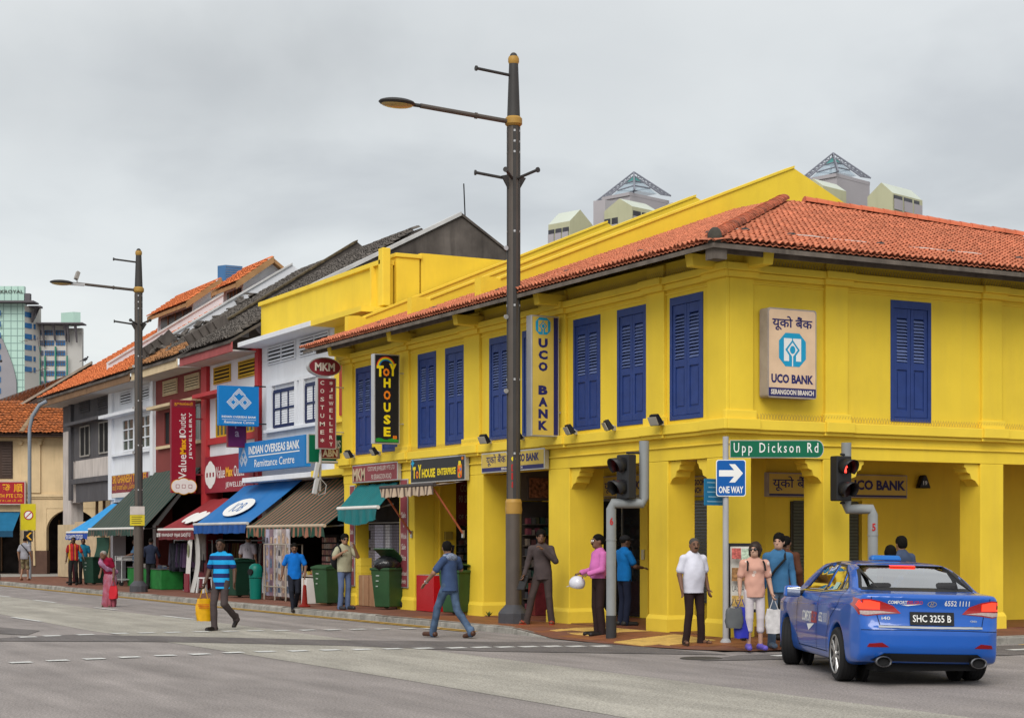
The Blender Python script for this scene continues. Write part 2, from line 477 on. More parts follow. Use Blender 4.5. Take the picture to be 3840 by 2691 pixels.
m_ptile = mat('paving tile terracotta', (.245, .092, .042), rough=.55, var=.3, scale=4, dirt=.35, dcol=(.08, .05, .04), dscale=3)
m_tact = mat('tactile tile yellow', (.55, .36, .10), rough=.8, var=.15, scale=5, dirt=.3, dcol=(.2, .14, .07), dscale=6)
m_conc = mat('apron concrete', (.33, .31, .28), rough=.9, var=.2, scale=2, dirt=.4, dcol=(.13, .12, .1), dscale=2)

g = MB(); g.quad((-900, -900, -.02), (1500, -900, -.02), (1500, 1800, -.02), (-900, 1800, -.02))
struct('ground', g, m_road)
rd = MB(); rd.quad((-26, -60, 0), (60, -60, 0), (60, -1.9, 0), (-1.2, -1.6, 0), (-1.2, 140, 0), (-26, 140, 0))
road = struct('road', rd, m_road)

bd = MB()
up = [(-5.3, 70), (-5.45, 24), (-5.45, 19), (-5.0, 10.5), (-4.95, 4.2), (-4.9, 0), (-4.75, -6), (-4.4, -22)]
lo = [(-8.35, 70), (-8.2, 24), (-8.14, 17), (-8.12, 9), (-7.9, 5), (-7.75, 1), (-7.6, -4), (-7.5, -22)]
for i in range(len(up) - 1):
    bd.quad((*lo[i + 1], .004), (*up[i + 1], .004), (*up[i], .004), (*lo[i], .004))
tag(bd.build('resurfaced_lane', m_band, road), 'pale bleached strip of newer asphalt along one lane')
dk = MB()
U_ = [(-13, 8.6), (-10.1, 7.3), (-8.75, 7.75), (-7.6, 6.7), (-5.1, 3.9), (-3.26, 2.45), (-2.2, 1.75), (-1.7, 1.3)]
L_ = [(-13, 7.9), (-10.3, 6.4), (-9.2, 5.7), (-8.1, 5.05), (-5.7, 2.5), (-4.35, .3), (-3.0, -.9), (-1.5, -2.2)]
for i in range(len(U_) - 1): dk.quad((*L_[i], .008), (*L_[i + 1], .008), (*U_[i + 1], .008), (*U_[i], .008))
dk.quad((-11.2, 11.6, .0085), (-9.5, 8.0, .0085), (-8.95, 9.4, .0085), (-9.9, 13.0, .0085))
dk.quad((-1.45, -2.3, .0085), (8, -2.6, .0085), (16, -2.6, .0085), (16, -3.7, .0085), (2, -4.2, .0085), (-2.6, -3.0, .0085))
tag(dk.build('asphalt_patch', m_dark, road), 'dark strip of patched asphalt beside the crossing')

def bar(mb, x0, y0, x1, y1, w, z):
    dx, dy = x1 - x0, y1 - y0; q = math.hypot(dx, dy); nx, ny = -dy / q * w / 2, dx / q * w / 2
    mb.quad((x0 - nx, y0 - ny, z), (x1 - nx, y1 - ny, z), (x1 + nx, y1 + ny, z), (x0 + nx, y0 + ny, z)); return mb
rowA = [(-9.63, 7.34), (-9.17, 7.51), (-8.55, 7.62), (-7.91, 7.71), (-7.42, 7.68), (-6.95, 7.6), (-6.41, 7.6), (-5.91, 7.45), (-5.43, 7.42), (-4.99, 7.24), (-4.49, 7.16), (-4.04, 7.04), (-3.56, 6.96), (-3.1, 6.84), (-2.63, 6.73), (-2.2, 6.63)]
rowB = [(-11.09, 1.15), (-10.55, 1.29), (-10.01, 1.38), (-9.47, 1.48), (-8.91, 1.58), (-8.37, 1.63), (-7.82, 1.72), (-7.31, 1.72), (-6.81, 1.64), (-6.3, 1.6), (-5.82, 1.49), (-5.34, 1.41), (-4.86, 1.29), (-4.36, 1.15), (-3.96, 1.08), (-3.59, .97), (-3.22, .87), (-2.85, .76), (-2.52, .58), (-2.14, .43)]
for r_, wdt in ((rowA, .27), (rowB, .27)):
    for x, y in r_:
        mb = MB(); a = random.uniform(-.02, .02)
        mb.quad((x - .15, y - wdt / 2 + a, .012), (x + .15, y - wdt / 2 + .02, .012), (x + .15, y + wdt / 2, .012), (x - .15, y + wdt / 2 - a, .012))
        mb.build('crossing_dash', m_paint, road)
for x0, y0, x1, y1 in ((-5.6, 30.8, -5.5, 28.4), (-5.43, 25.6, -5.38, 23.3), (-5.3, 19.5, -5.2, 17.9), (-5.15, 14.3, -5.04, 12.3), (-8.24, 15.1, -8.13, 12.9), (-5.7, 36.6, -5.62, 34.4), (-8.3, 21, -8.27, 18.8), (-8.36, 27, -8.32, 24.8)):
    bar(MB(), x0, y0, x1, y1, .12, .012).build('lane_dash', m_paint, road)
for x, y in ((4.6, -4.9), (5.4, -4.9), (4.1, -3.3), (5.0, -3.25), (6.0, -3.2), (7, -3.15), (2.2, -3.4), (3.1, -3.35), (-.2, -3.1), (-.9, -2.7)):
    mb = MB(); mb.quad((x - .2, y - .11, .012), (x + .2, y - .09, .012), (x + .2, y + .11, .012), (x - .2, y + .1, .012)); mb.build('crossing_dash', m_paint, road)

KERB = [(-3.5, 110, .12), (-3.2, 70, .12), (-3.05, 55, .12), (-2.88, 43, .12), (-2.5, 32, .12), (-2.25, 25, .12), (-2.15, 18, .12), (-1.95, 12, .12), (-1.78, 8, .12), (-1.68, 5.3, .12), (-1.66, 4.3, .115),
        (-1.72, 3.5, .07), (-1.8, 2.6, .015), (-1.78, 1.2, .015), (-1.66, 0, .015), (-1.36, -1.0, .015), (-.8, -1.75, .015), (0, -2.1, .05), (.9, -2.18, .12), (4, -2.15, .12), (14, -2.0, .12), (45, -1.8, .12)]
def off_line(d, z=.012, i0=0, i1=None):
    out = []
    P = KERB[i0:i1]
    for i, (x, y, _) in enumerate(P):
        a = P[max(i - 1, 0)]; b = P[min(i + 1, len(P) - 1)]
        dx, dy = b[0] - a[0], b[1] - a[1]; q = math.hypot(dx, dy); out.append((x + dy / q * d, y - dx / q * d, z))
    return out
for d in (.22, .42):
    mb = MB()
    P = off_line(d - .05, i0=1, i1=10); Q = off_line(d + .05, i0=1, i1=10)
    for i in range(len(P) - 1): mb.quad(P[i], P[i + 1], Q[i + 1], Q[i])
    mb.build('kerbside_line', m_ypaint, road)
for d in (.3, .5):
    mb = MB()
    P = off_line(d - .05, i0=19); Q = off_line(d + .05, i0=19)
    for i in range(len(P) - 1): mb.quad(P[i], P[i + 1], Q[i + 1], Q[i])
    mb.build('kerbside_line', m_ypaint, road)
mb = MB(); mb.lathe([(0.001, .013), (.3, .013), (.31, .006)], 20); mb.xf(Matrix.Translation((-2.3, -2.6, 0))); mb.build('manhole_cover', mat('cast iron', (.06, .055, .05), .7, bump=.6, bscale=40), road)

# pavement surface: strips from the kerb back under the arcades
pv = MB()
inner = lambda x, y: (6.0, y, .115) if y > -.5 else (x, 6.0, .115)
K = [k for k in KERB]
for i in range(len(K) - 1):
    a, b = K[i], K[i + 1]
    def mid(k):
        if k[1] > .8: return (-.75, k[1], .11)
        if k[0] > .5: return (k[0], -1.0, .11)
        t = min(1, max(0, (.8 - k[1]) / 3.0)); return (-.75 + 1.3 * t, .8 - 1.8 * t, .11)
    def inn(k):
        if k[1] > .8: return (8.0, k[1], .112)
        if k[0] > .5: return (k[0], 6.0, .112)
        return (2.0, 2.0, .112)
    pv.quad(a, b, mid(b), mid(a)); pv.quad(mid(a), mid(b), inn(b), inn(a))
pavement = struct('pavement', pv, m_pav)
ap = MB(); ap.quad((-2.6, 50.6, .117), (6, 50.6, .117), (6, 57.5, .117), (-2.75, 57.5, .117)); ap.build('driveway_apron', m_conc, pavement)

_bv = BVHTree.FromPolygons([Vector(q) for q in pv.v], pv.f)
ts = .3; tm = MB(); tm.taper(-ts / 2 + .004, ts / 2 - .004, -ts / 2 + .004, ts / 2 - .004, -.02, -ts / 2 + .009, ts / 2 - .009, -ts / 2 + .009, ts / 2 - .009, .008)
me_t = tm.mesh('paving_tile'); me_t.materials.append(m_ptile)
tt = MB(); tt.taper(-ts / 2 + .004, ts / 2 - .004, -ts / 2 + .004, ts / 2 - .004, -.02, -ts / 2 + .009, ts / 2 - .009, -ts / 2 + .009, ts / 2 - .009, .010)
for a in range(5):
    for b_ in range(5): tt.lathe([(.018, .010), (.012, .016)], 6, Matrix.Translation((-.11 + a * .055, -.11 + b_ * .055, 0)))
me_y = tt.mesh('tactile_tile'); me_y.materials.append(m_tact)
cnt = 0
for j in range(-6, 30):
    for i in range(-6, 2):
        x, y = i * ts + .02, j * ts + .15
        if x > -.2 and y > -.3: continue
        ke = -1.5 if y > 3 else (-1.55 if y > 0 else -1.55 + (-y) * .65)
        if x < ke + .02: continue
        ty = (-1.3 < x < -.1 and 2.2 < y < 3.5 and (y - 2.2) < 1.5) or (-1.6 < x < -.5 and -.4 < y < .95)
        hit, nor, _, _ = _bv.ray_cast(Vector((x, y, 2)), Vector((0, 0, -1)))
        if hit is None: continue
        if nor.z < 0: nor = -nor
        o = bpy.data.objects.new('tactile_tile' if ty else 'paving_tile', me_y if ty else me_t); COL.objects.link(o); o.parent = pavement
        o.location = hit; o.rotation_euler = nor.to_track_quat('Z', 'Y').to_euler()
        o.rotation_euler = (math.atan2(-nor.y, nor.z), math.atan2(nor.x, nor.z), 0)
        cnt += 1

# kerb: single stones
kerb = MB()
kerb.box(-3.62, -3.47, 110, 110.6, -.1, .11); kerb = struct('kerb', kerb, m_kerb)
def seglist(i0, i1):
    pts = []
    for i in range(i0, i1):
        a, b = Vector(K[i]), Vector(K[i + 1]); n = max(1, round((b - a).length / (.95 if b.y < 60 else 3)))
        pts += [a + (b - a) * (k / n) for k in range(n)]
    pts.append(Vector(K[i1])); return pts
for P in (seglist(1, 12), seglist(17, 20)):
    for a, b in zip(P[:-1], P[1:]):
        d = (b - a); d.z = 0; d.normalize(); nr = Vector((d.y, -d.x, 0))   # towards the road
        if a.y < 3 and a.x > -1: pass
        g0, g1 = a + d * .006, b - d * .006
        j = random.uniform(-.006, .006)
        mbk = MB(); t = Vector((0, 0, .006 + j))
        o1, o2 = g0 + nr * (.01 + j), g1 + nr * (.01 + j); q1, q2 = g0 - nr * .15, g1 - nr * .15
        z0 = Vector((0, 0, 1))
        lowa, lowb = Vector((o1.x, o1.y, -.03)), Vector((o2.x, o2.y, -.03))
        vs = [lowa + nr * .02, lowb + nr * .02, Vector((q2.x, q2.y, -.03)), Vector((q1.x, q1.y, -.03)), o1 + t - z0 * .03 + nr * .008, o2 + t - z0 * .03 + nr * .008, o2 + t - nr * .03, o1 + t - nr * .03, q2 + t, q1 + t]
        mbk.add(vs, [(0, 1, 5, 4), (4, 5, 6, 7), (7, 6, 8, 9), (2, 3, 9, 8), (1, 2, 8, 6, 5), (3, 0, 4, 7, 9), (0, 3, 2, 1)])
        mbk.build('kerb_stone', m_kerb, kerb)
# ================================================================ yellow corner shophouse
m_yel = mat('yellow wall paint', (.79, .57, .045), rough=.75, var=.08, scale=1.1, bump=.14, bscale=9, dirt=.2, dcol=(.52, .36, .06), dscale=.8, streak=True)
m_yel2 = mat('yellow trim paint', (.82, .595, .055), rough=.7, var=.06, scale=1.5, bump=.1, bscale=12, dirt=.15, dcol=(.5, .37, .06), dscale=2)
m_blue = mat('navy shutter paint', (.022, .048, .19), rough=.5, var=.12, scale=5)
m_slat = mat('navy slat sky sheen', (.15, .20, .40), rough=.3, var=.12, scale=9, spec=.5)  # lighter than the shutter navy: sky reflection put into the slat colour
m_tile = tile_mat('terracotta tile', (.60, .2, .108), .30, moss=.16)
m_fasc = mat('weathered fascia board', (.13, .108, .09), rough=.9, var=.4, scale=3, dirt=.5, dcol=(.2, .17, .14), dscale=2, streak=True)
m_ceil = mat('arcade ceiling paint', (.55, .46, .35), rough=.9, var=.08)
m_dglass = mat('dark shop glass', (.012, .013, .015), rough=.08, var=0, spec=.6)
m_metal = mat('brushed steel', (.5, .5, .5), rough=.35, metal=.9, var=.05)
m_blind = mat('window blind', (.20, .20, .17), rough=.6, var=.1)

yb = thing('corner_shophouse', 'bright yellow two-storey corner shophouse with navy shutters and orange tiled hip roof', 'building', (0, 0, 0))
ZB, ZT = 3.06, 6.46
LWIN = [(.69, 1.69), (2.42, 3.41), (4.0, 4.98), (6.05, 7.0), (7.5, 8.42), (9.55, 10.5), (10.96, 11.9), (12.94, 13.87), (14.48, 15.45)]
RWIN = [(3.42, 4.33), (7.6, 8.5)]
WZ0, WZ1 = 3.74, 5.84
YE, XE = 16.22, 12.0
w = MB()
def wall_run(mb, axis, e0, e1, wins, z0, z1, th):
    def bx(a, b, c, d):
        if axis == 'y': mb.box(0, th, a, b, c, d)
        else: mb.box(a, b, 0, th, c, d)
    bx(e0, e1, z0, WZ0); bx(e0, e1, WZ1, z1)
    q = e0
    for a, b in wins: bx(q, a, WZ0, WZ1); q = b
    bx(q, e1, WZ0, WZ1)
wall_run(w, 'y', 0, YE, LWIN, ZB, ZT, .25)
w.build('front_wall', m_yel, yb)
w = MB(); 
def rbx(a, b, c, d): w.box(a, b, .0, .25, c, d)
q = .251
rbx(q, XE, ZB, WZ0); rbx(q, XE, WZ1, ZT)
for a, b in RWIN: rbx(q, a, WZ0, WZ1); q = b
rbx(q, XE, WZ0, WZ1)
w.build('side_wall', m_yel, yb)
w = MB(); w.box(2.4, XE, 2.2, YE - .01, .1, 3.28); w.box(.9, XE - .1, .9, YE - .02, 3.3, 6.3)
w.build('inner_wall', m_yel, yb)
w = MB(); w.box(.26, 2.5, .26, YE - .02, 3.2, 3.29); w.box(2.5, XE, .26, 2.3, 3.2, 3.29)
w.build('arcade_ceiling', m_ceil, yb)
w = MB(); w.box(.02, XE, .02, YE - .02, .05, .122)
w.build('arcade_floor', mat('arcade floor tile', (.17, .06, .035), .5, var=.25, scale=3), yb)

# pillars with their plinths
PIL_L = [(1.77, 2.37, .57), (5.15, 5.95, .77), (8.72, 9.46, .75), (12.1, 12.92, .5), (15.45, 16.21, .5)]
PIL_R = [(1.97, 2.53, .54), (5.49, 6.04, .54), (9.3, 9.9, .54)]
def pillar(x0, x1, y0, y1):
    mb = MB(); mb.box(x0, x1, y0, y1, .1, ZB - .002); p = mb.build('pillar', m_yel, yb, bevel=.015)
    b = .035; mb = MB(); mb.taper(x0 - b, x1 + b, y0 - b, y1 + b, .08, x0 - b, x1 + b, y0 - b, y1 + b, .33)
    mb.taper(x0 - b, x1 + b, y0 - b, y1 + b, .33, x0 - .003, x1 + .003, y0 - .003, y1 + .003, .40)
    mb.build('plinth', m_yel2, p)
pillar(0.003, .48, 0.003, .6)
for y0, y1, d in PIL_L: pillar(.003, d, y0, y1)
for x0, x1, d in PIL_R: pillar(x0, x1, .003, d)
# corbels under the beams
def corbel(axis, e, sgn):
    prof = [(0, 3.05), (.34, 3.05), (.34, 2.99), (.30, 2.97), (.28, 2.9), (.2, 2.87), (.17, 2.78), (.08, 2.75), (0, 2.66)]
    mb = MB()
    if axis == 'y': mb.prism([(.05, e + sgn * a, z) for a, z in prof], (.3, 0, 0))
    else: mb.prism([(e + sgn * a, .05, z) for a, z in prof], (0, .3, 0))
    mb.build('corbel', m_yel2, yb)
for e, s in ((1.77, -1), (.602, 1), (2.372, 1), (5.148, -1)): corbel('y', e, s)
for e, s in ((1.968, -1), (5.488, -1), (2.532, 1)): corbel('x', e, s)

# mouldings: string course, cornice, pilasters
PS_L = [(-.002, .5), (1.8, 2.37), (5.2, 5.95), (8.78, 9.5), (12.3, 12.9), (15.55, 16.2)]
PS_R = [(-.002, .48), (1.97, 2.45), (5.48, 5.95), (9.35, 9.85)]
def band(z0, z1, p, name, pil=.05, m=None):
    mb = MB(); mb.box(-p, -.001, -p, YE + .03, z0, z1); mb.box(-.0005, XE, -p, -.001, z0, z1)
    o = mb.build(name, m or m_yel2, yb, bevel=.012)
    if pil:
        for i, (a, b) in enumerate(PS_L):
            mb = MB(); 
            if i == 0: mb.box(-p - pil, -p + .01, -p - pil, b + .06, z0 + .004, z1 + .004); mb.box(-p + .011, .48 + .06, -p - pil, -p + .01, z0 + .004, z1 + .004)
            else: mb.box(-p - pil, -p + .01, a - .06, b + .06, z0 + .004, z1 + .004)
            mb.build('moulding_break', m or m_yel2, o, bevel=.01)
        for a, b in PS_R[1:]:
            mb = MB(); mb.box(a - .06, b + .06, -p - pil, -p + .01, z0 + .004, z1 + .004); mb.build('moulding_break', m or m_yel2, o, bevel=.01)
band(3.50, 3.67, .13, 'string_course'); band(3.44, 3.5, .08, 'string_course_bed', .04)
band(3.27, 3.30, .035, 'lintel_moulding', 0)
band(6.08, 6.2, .15, 'cornice'); band(5.98, 6.075, .09, 'cornice_bed', .05)
band(5.9, 5.93, .03, 'cornice_fillet', 0)
for i, (a, b) in enumerate(PS_L):
    mb = MB()
    if i == 0: mb.box(-.06, .002, -.06, b, 3.67, 5.98); mb.box(.0021, .48, -.06, .002, 3.67, 5.98)
    else: mb.box(-.06, .002, a, b, 3.67, 5.98)
    p = mb.build('pilaster', m_yel, yb, bevel=.012)
    mb = MB()
    if i == 0: mb.box(-.1, .52, -.1, 0, 3.672, 3.82); MB().box(-.06, .48, -.06, 0, 6.2, 6.43).build('frieze_block', m_yel2, p, bevel=.012)
    else:
        mb.box(-.1, 0, a - .04, b + .04, 3.672, 3.82); MB().box(-.06, 0, a + .02, b - .02, 6.2, 6.43).build('frieze_block', m_yel2, p, bevel=.012)
    mb.build('pilaster_block', m_yel2, p, bevel=.012)
for a, b in PS_R[1:]:
    mb = MB(); mb.box(a, b, -.06, .002, 3.67, 5.98); p = mb.build('pilaster', m_yel, yb, bevel=.012)
    mb = MB(); mb.box(a - .04, b + .04, -.1, 0, 3.672, 3.82); mb.build('pilaster_block', m_yel2, p, bevel=.012); MB().box(a + .02, b - .02, -.06, 0, 6.2, 6.43).build('frieze_block', m_yel2, p, bevel=.012)
for y in (.18, 5.3, 8.75, 12.1, 15.6):
    mb = MB(); mb.taper(-.62, 0, y - .1, y + .1, 6.13, -.66, 0, y - .1, y + .1, 6.34); mb.build('eave_bracket', m_yel2, yb, bevel=.02)
for x in (.36,):
    mb = MB(); mb.taper(x - .1, x + .1, -.62, 0, 6.13, x - .1, x + .1, -.66, 0, 6.34); mb.build('eave_bracket', m_yel2, yb, bevel=.02)

# shuttered windows: frame, two leaves, single slats
SL = MB(); SL.taper(-.135, .135, -.034, -.022, -.028, -.135, .135, .014, .026, .024)
slat_me = SL.mesh('louvre_slat'); slat_me.materials.append(m_slat)
def shutter(a, b, side):
    """built facing -y in its own frame: x across, y depth, z up, then turned for the main-road front"""
    W = b - a; M = Matrix.Identity(4)
    if side == 'L': M = Matrix.Translation((0, (a + b) / 2, 0)) @ Matrix.Rotation(R_(-90), 4, 'Z')
    else: M = Matrix.Translation(((a + b) / 2, 0, 0))
    mb = MB(); t = .075
    mb.box(-W / 2 + .002, W / 2 - .002, -.012, .07, WZ0 + .002, WZ0 + t); mb.box(-W / 2 + .002, W / 2 - .002, -.012, .07, WZ1 - t - .06, WZ1 - .002)
    for s in (-1, 1): mb.box(s * (W / 2 - .002), s * (W / 2 - t), -.012, .07, WZ0 + t, WZ1 - t - .06)
    mb.box(-W / 2 + .01, W / 2 - .01, .09, .11, WZ0 + .01, WZ1 - .01)
    mb.xf(M); f = mb.build('window', m_blue, yb)
    lw = W / 2 - t
    zl0, zl1 = 4.78, 5.52
    for s in (-1, 1):
        c = s * (lw / 2 + .001); mb = MB(); st = .075
        for q in (-1, 1): mb.box(c + q * (lw / 2 - .004), c + q * (lw / 2 - st), .004, .05, WZ0 + t + .004, WZ1 - t - .064)
        for z0, z1 in ((WZ0 + t + .004, WZ0 + .2), (zl0 - .14, zl0 - .01), (zl1 + .015, WZ1 - t - .064)): mb.box(c - lw / 2 + st, c + lw / 2 - st, .006, .048, z0, z1)
        mb.xf(M); mb.build('shutter_leaf', m_blue, f, bevel=.006, seg=1)
        mb = MB(); mb.box(c - lw / 2 + st, c + lw / 2 - st, .03, .045, WZ0 + .2, zl0 - .14); mb.taper(c - lw / 2 + st + .03, c + lw / 2 - st - .03, .018, .03, WZ0 + .24, c - lw / 2 + st + .03, c + lw / 2 - st - .03, .018, .03, zl0 - .18)
        mb.xf(M); mb.build('shutter_panel', m_blue, f)
        n = 13
        for k in range(n):
            z = zl0 + (k + .5) * (zl1 - zl0) / n
            o = bpy.data.objects.new('louvre_slat', slat_me); COL.objects.link(o); o.parent = f
            sx = (lw - 2 * st) / .27
            o.matrix_local = M @ Matrix.Translation((c, .03, z)) @ Matrix.Rotation(random.uniform(-.15, .1), 4, 'X') @ Matrix.Diagonal((sx, 1, 1, 1))
for a, b in LWIN: shutter(a, b, 'L')
for a, b in RWIN: shutter(a, b, 'R')

# roof: planes, tiles, hip and ridge
SLP = .368; EV = -.92; EZ = 6.36
def rz(d): return EZ + SLP * (d - EV)
HX, HY_ = 4.72, 4.72
rb = MB()
def slab(pts, th=.07):
    rb.prism([(x, y, z - .03) for x, y, z in pts], (0, 0, -th))
RX, RY = 9.6, 3.05
slab([(EV, EV, EZ), (XE, EV, EZ), (XE, 2.4, rz(2.4)), (RX, RY, rz(RY)), (HX, HY_, rz(HY_))])
slab([(EV, EV, EZ), (HX, HY_, rz(HX)), (6.6, 8.9, rz(6.6)), (6.6, 16.6, rz(6.6)), (EV, 16.6, EZ)])
slab([(HX, HY_, rz(HX)), (RX, RY, rz(RY)), (XE, 2.4, rz(2.4)), (XE, 12, 6.6), (8.0, 12, rz(6.6) - .6), (6.6, 8.9, rz(6.6))])
slab([(6.6, 9.0, rz(6.6)), (12, 9.0, 7.2), (12, 16.6, 7.2), (6.6, 16.6, rz(6.6))])
roof = rb.build('roof', m_fasc, yb)
k = math.hypot(1, SLP)
CAMP = Vector((-16.325, -23.019, 1.72))
def in_right(a, u):
    x = EV + a; y = EV + u / k
    if x < y + .12: return False
    if x <= HX: return True
    yl = HY_ + (RY - HY_) * (x - HX) / (RX - HX)
    return y < yl
tile_roof(roof, (EV, EV, EZ), (1, 0, 0), (0, 1 / k, SLP / k), in_right, 103, 30, .125, .205, .055, m_tile, near=(300, (-6, -12, 3)), seed=3)
def in_left(a, u):
    y = EV + a; x = EV + u / k
    if y < x + .12: return False
    for p in (9.0, 12.4, 16.08):
        if abs(y - p) < .16 and x > .25: return False
    if y > 16.5: return x < 1.2
    if y < 9 and x > HX + max(0, y - HY_) * .44: return False
    if y > 9.2: return x < 5.0
    return True
tile_roof(roof, (EV, EV, EZ), (0, 1, 0), (1 / k, 0, SLP / k), in_left, 142, 46, .125, .205, .055, m_tile, seed=5)
# a second course of tile ends peeps out below the eave
for O, A, n in (((EV - .03, EV, EZ - .055), (1, 0, 0), 103), ((EV, EV, EZ - .055), (0, 1, 0), 140)):
    mb = MB(); v, f = tile_shape(.125, .3, .03)
    U = (0, 1 / k, SLP / k) if A[0] else (1 / k, 0, SLP / k)
    Nn = Vector(A).cross(Vector(U)).normalized(); Nn = -Nn if Nn.z < 0 else Nn
    B = Matrix((Vector(A), Vector(U), Nn)).transposed()
    for i in range(n): mb.add([Vector(O) + Vector(A) * ((i + .0) * .125) + Vector(U) * .03 + B @ Vector(p) for p in v], f)
    mb.build('undertile_course', m_tile, roof)['kind'] = 'stuff'
m_ridge = tile_mat('ridge tile clay', (.50, .14, .07), .5, moss=.55)
ridge_caps(roof, (EV + .12, EV + .12, rz(EV + .12) + .06), (HX, HY_, rz(HX) + .08), 44, .125, m_ridge, 'hip_tile')
ridge_caps(roof, (HX + .45, HY_ - .12, rz(HX) + .02), (RX, RY, rz(RY) + .06), 20, .15, mat('ridge tile clay red', (.55, .15, .075), .8, var=.25, scale=3), 'ridge_tile')
mb = MB(); mb.ell((EV + .1, EV + .1, EZ + .08), (.12, .12, .16)); mb.build('hip_end', mat('mossy mortar', (.06, .055, .045), .95, var=.4, bump=.6), roof, smooth=True)
# fascia boards under the eaves
mb = MB(); mb.box(EV + .3, XE, EV + .3, EV + .34, EZ - .12, EZ + .05); mb.build('fascia_board', m_fasc, roof)
mb = MB(); mb.box(EV + .3, EV + .34, 8.9, 16.5, EZ - .1, EZ + .05); mb.build('fascia_board', m_fasc, roof)
mb = MB(); mb.box(EV + .06, EV + .3, EV + .06, EV + .3, EZ - .26, EZ + .01); mb.build('fascia_end_block', m_fasc, roof)
# lightning conductor tape on little blocks
mt = mat('galvanised tape', (.55, .53, .5), .6, var=.2)
def tape(P, blocks):
    mb = MB(); mb.tube(P, .013, 5); t_ = mb.build('conductor_tape', mt, roof)
    for b in blocks: mb = MB(); mb.ell(b, (.1, .1, .05), 8, 5); mb.build('tape_clip', mat('dark clip', (.05, .05, .05), .8), t_)
P = [Vector((x, .0 + .06 * math.sin(x * 2.3), rz(0) + .075 + .012 * math.sin(x * 5))) for x in np.linspace(-.0, XE, 44)]
tape(P, [Vector((x, .02, rz(0) + .07)) for x in (.35, 1.3, 3.2, 4.8, 6.4)])
P = [Vector((-.0 + .05 * math.sin(y * 2), y, rz(0) + .075)) for y in np.linspace(0.0, 16, 50)]
tape(P, [Vector((.0, y, rz(0) + .07)) for y in (.5, 2.6, 5.2, 8, 11, 14)])

# party-wall parapets climbing the roof
def parapet(y0, y1, ridge=8.0, top=10.2, x_end=10.6, name='party_parapet', zlow=7.18):
    prof = [(.02, rz(0) - .3), (.02, zlow), (.3, zlow + .02), (.48, zlow - .02)]
    n = 6
    prof += [(.48 + (ridge - .48) * i / n, zlow - .02 + (top - zlow + .02) * i / n) for i in range(1, n + 1)]
    prof += [(x_end, top - (x_end - ridge) * .45), (x_end, 6.5)]
    mb = MB(); mb.prism([(x, y0, z) for x, z in prof], (0, y1 - y0, 0)); o = mb.build(name, m_yel, yb)
    mb = MB(); P = prof[3:3 + n + 1]
    mb.prism([(x, y0 - .03, z + .003) for x, z in P] + [(x, y0 - .03, z + .055) for x, z in reversed(P)], (0, y1 - y0 + .06, 0))
    mb.build('coping', m_yel2, o)
parapet(8.86, 9.14, 8.15, 10.27)
parapet(12.28, 12.52, 7.75, 10.17)
parapet(15.98, 16.2, 7.45, 10.1)

# anti-bird wires along the ledges
m_spk = mat('bird wire', (.30, .22, .10), .5, var=0)
def spikes(P0, P1, n_out, hgt=.11, sp=.06):
    P0, P1, n_out = Vector(P0), Vector(P1), Vector(n_out); L = (P1 - P0).length; d = (P1 - P0) / L; mb = MB(); n = int(L / sp)
    for i in range(n):
        for q in (-.5, .35):
            b = P0 + d * (i + .5 + q * .3) * sp; e = b + Vector((0, 0, hgt)) + n_out * .07 * q * 2 + d * .02; w_ = d * .003; mb.quad(b - w_, b + w_, e + w_, e - w_)
    mb.build('bird_wire', m_spk, yb)['kind'] = 'stuff'
spikes((.56, -.09, 6.2), (XE, -.09, 6.2), (0, -1, 0)); spikes((-.09, .7, 6.2), (-.09, 16, 6.2), (-1, 0, 0)); spikes((.56, -.07, 3.67), (XE, -.07, 3.67), (0, -1, 0)); spikes((-.07, 5.9, 3.67), (-.07, 16, 3.67), (-1, 0, 0))
# ================================================================ the row of older shophouses further along the road
D = 1.2                                   # they stand back from the corner building by this much
m_white = mat('white wall paint', (.70, .72, .76), rough=.85, var=.06, scale=1, dirt=.2, dcol=(.4, .41, .43), dscale=1.2, streak=True)
m_whitep = mat('pinkish old white paint', (.55, .50, .47), rough=.9, var=.12, scale=1.5, dirt=.45, dcol=(.16, .13, .11), dscale=1.5, streak=True)
m_red = mat('red post paint', (.42, .03, .035), rough=.6, var=.12, scale=2)
m_maroon = mat('maroon wall paint', (.20, .045, .04), rough=.85, var=.12, scale=1.5, dirt=.2, dcol=(.1, .03, .025))
m_beige = mat('beige trim paint', (.58, .46, .29), rough=.8, var=.1, scale=3)
m_ochre = mat('ochre louvre paint', (.55, .33, .02), rough=.7, var=.1, scale=3)
m_grey = mat('slate grey paint', (.085, .083, .092), rough=.85, var=.15, scale=1.5, dirt=.3, dcol=(.18, .16, .14), dscale=2, streak=True)
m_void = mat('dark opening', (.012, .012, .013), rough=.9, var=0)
m_navy = mat('navy frame paint', (.015, .022, .075), rough=.5, var=.1)
m_wlou = mat('white louvre paint', (.66, .68, .72), rough=.7, var=.08, scale=5)
m_brownf = mat('brown fascia', (.20, .115, .062), rough=.85, var=.2, scale=2, dirt=.3, dcol=(.08, .05, .03))
m_orange = tile_mat('orange roof tile', (.62, .175, .06), .25, moss=.05)
m_slate = tile_mat('blackened old tile', (.125, .11, .098), .6, moss=.3)
m_mossy = tile_mat('faded mossy tile', (.36, .17, .07), .5, moss=.45)
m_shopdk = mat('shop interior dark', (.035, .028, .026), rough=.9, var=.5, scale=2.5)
m_soot = mat('soot stained concrete', (.115, .1, .09), rough=.95, var=.45, scale=1.2, dirt=.6, dcol=(.025, .022, .02), dscale=.9, bump=.3, streak=True)
m_glassg = mat('green window glass', (.06, .085, .075), rough=.15, var=.2, scale=2)

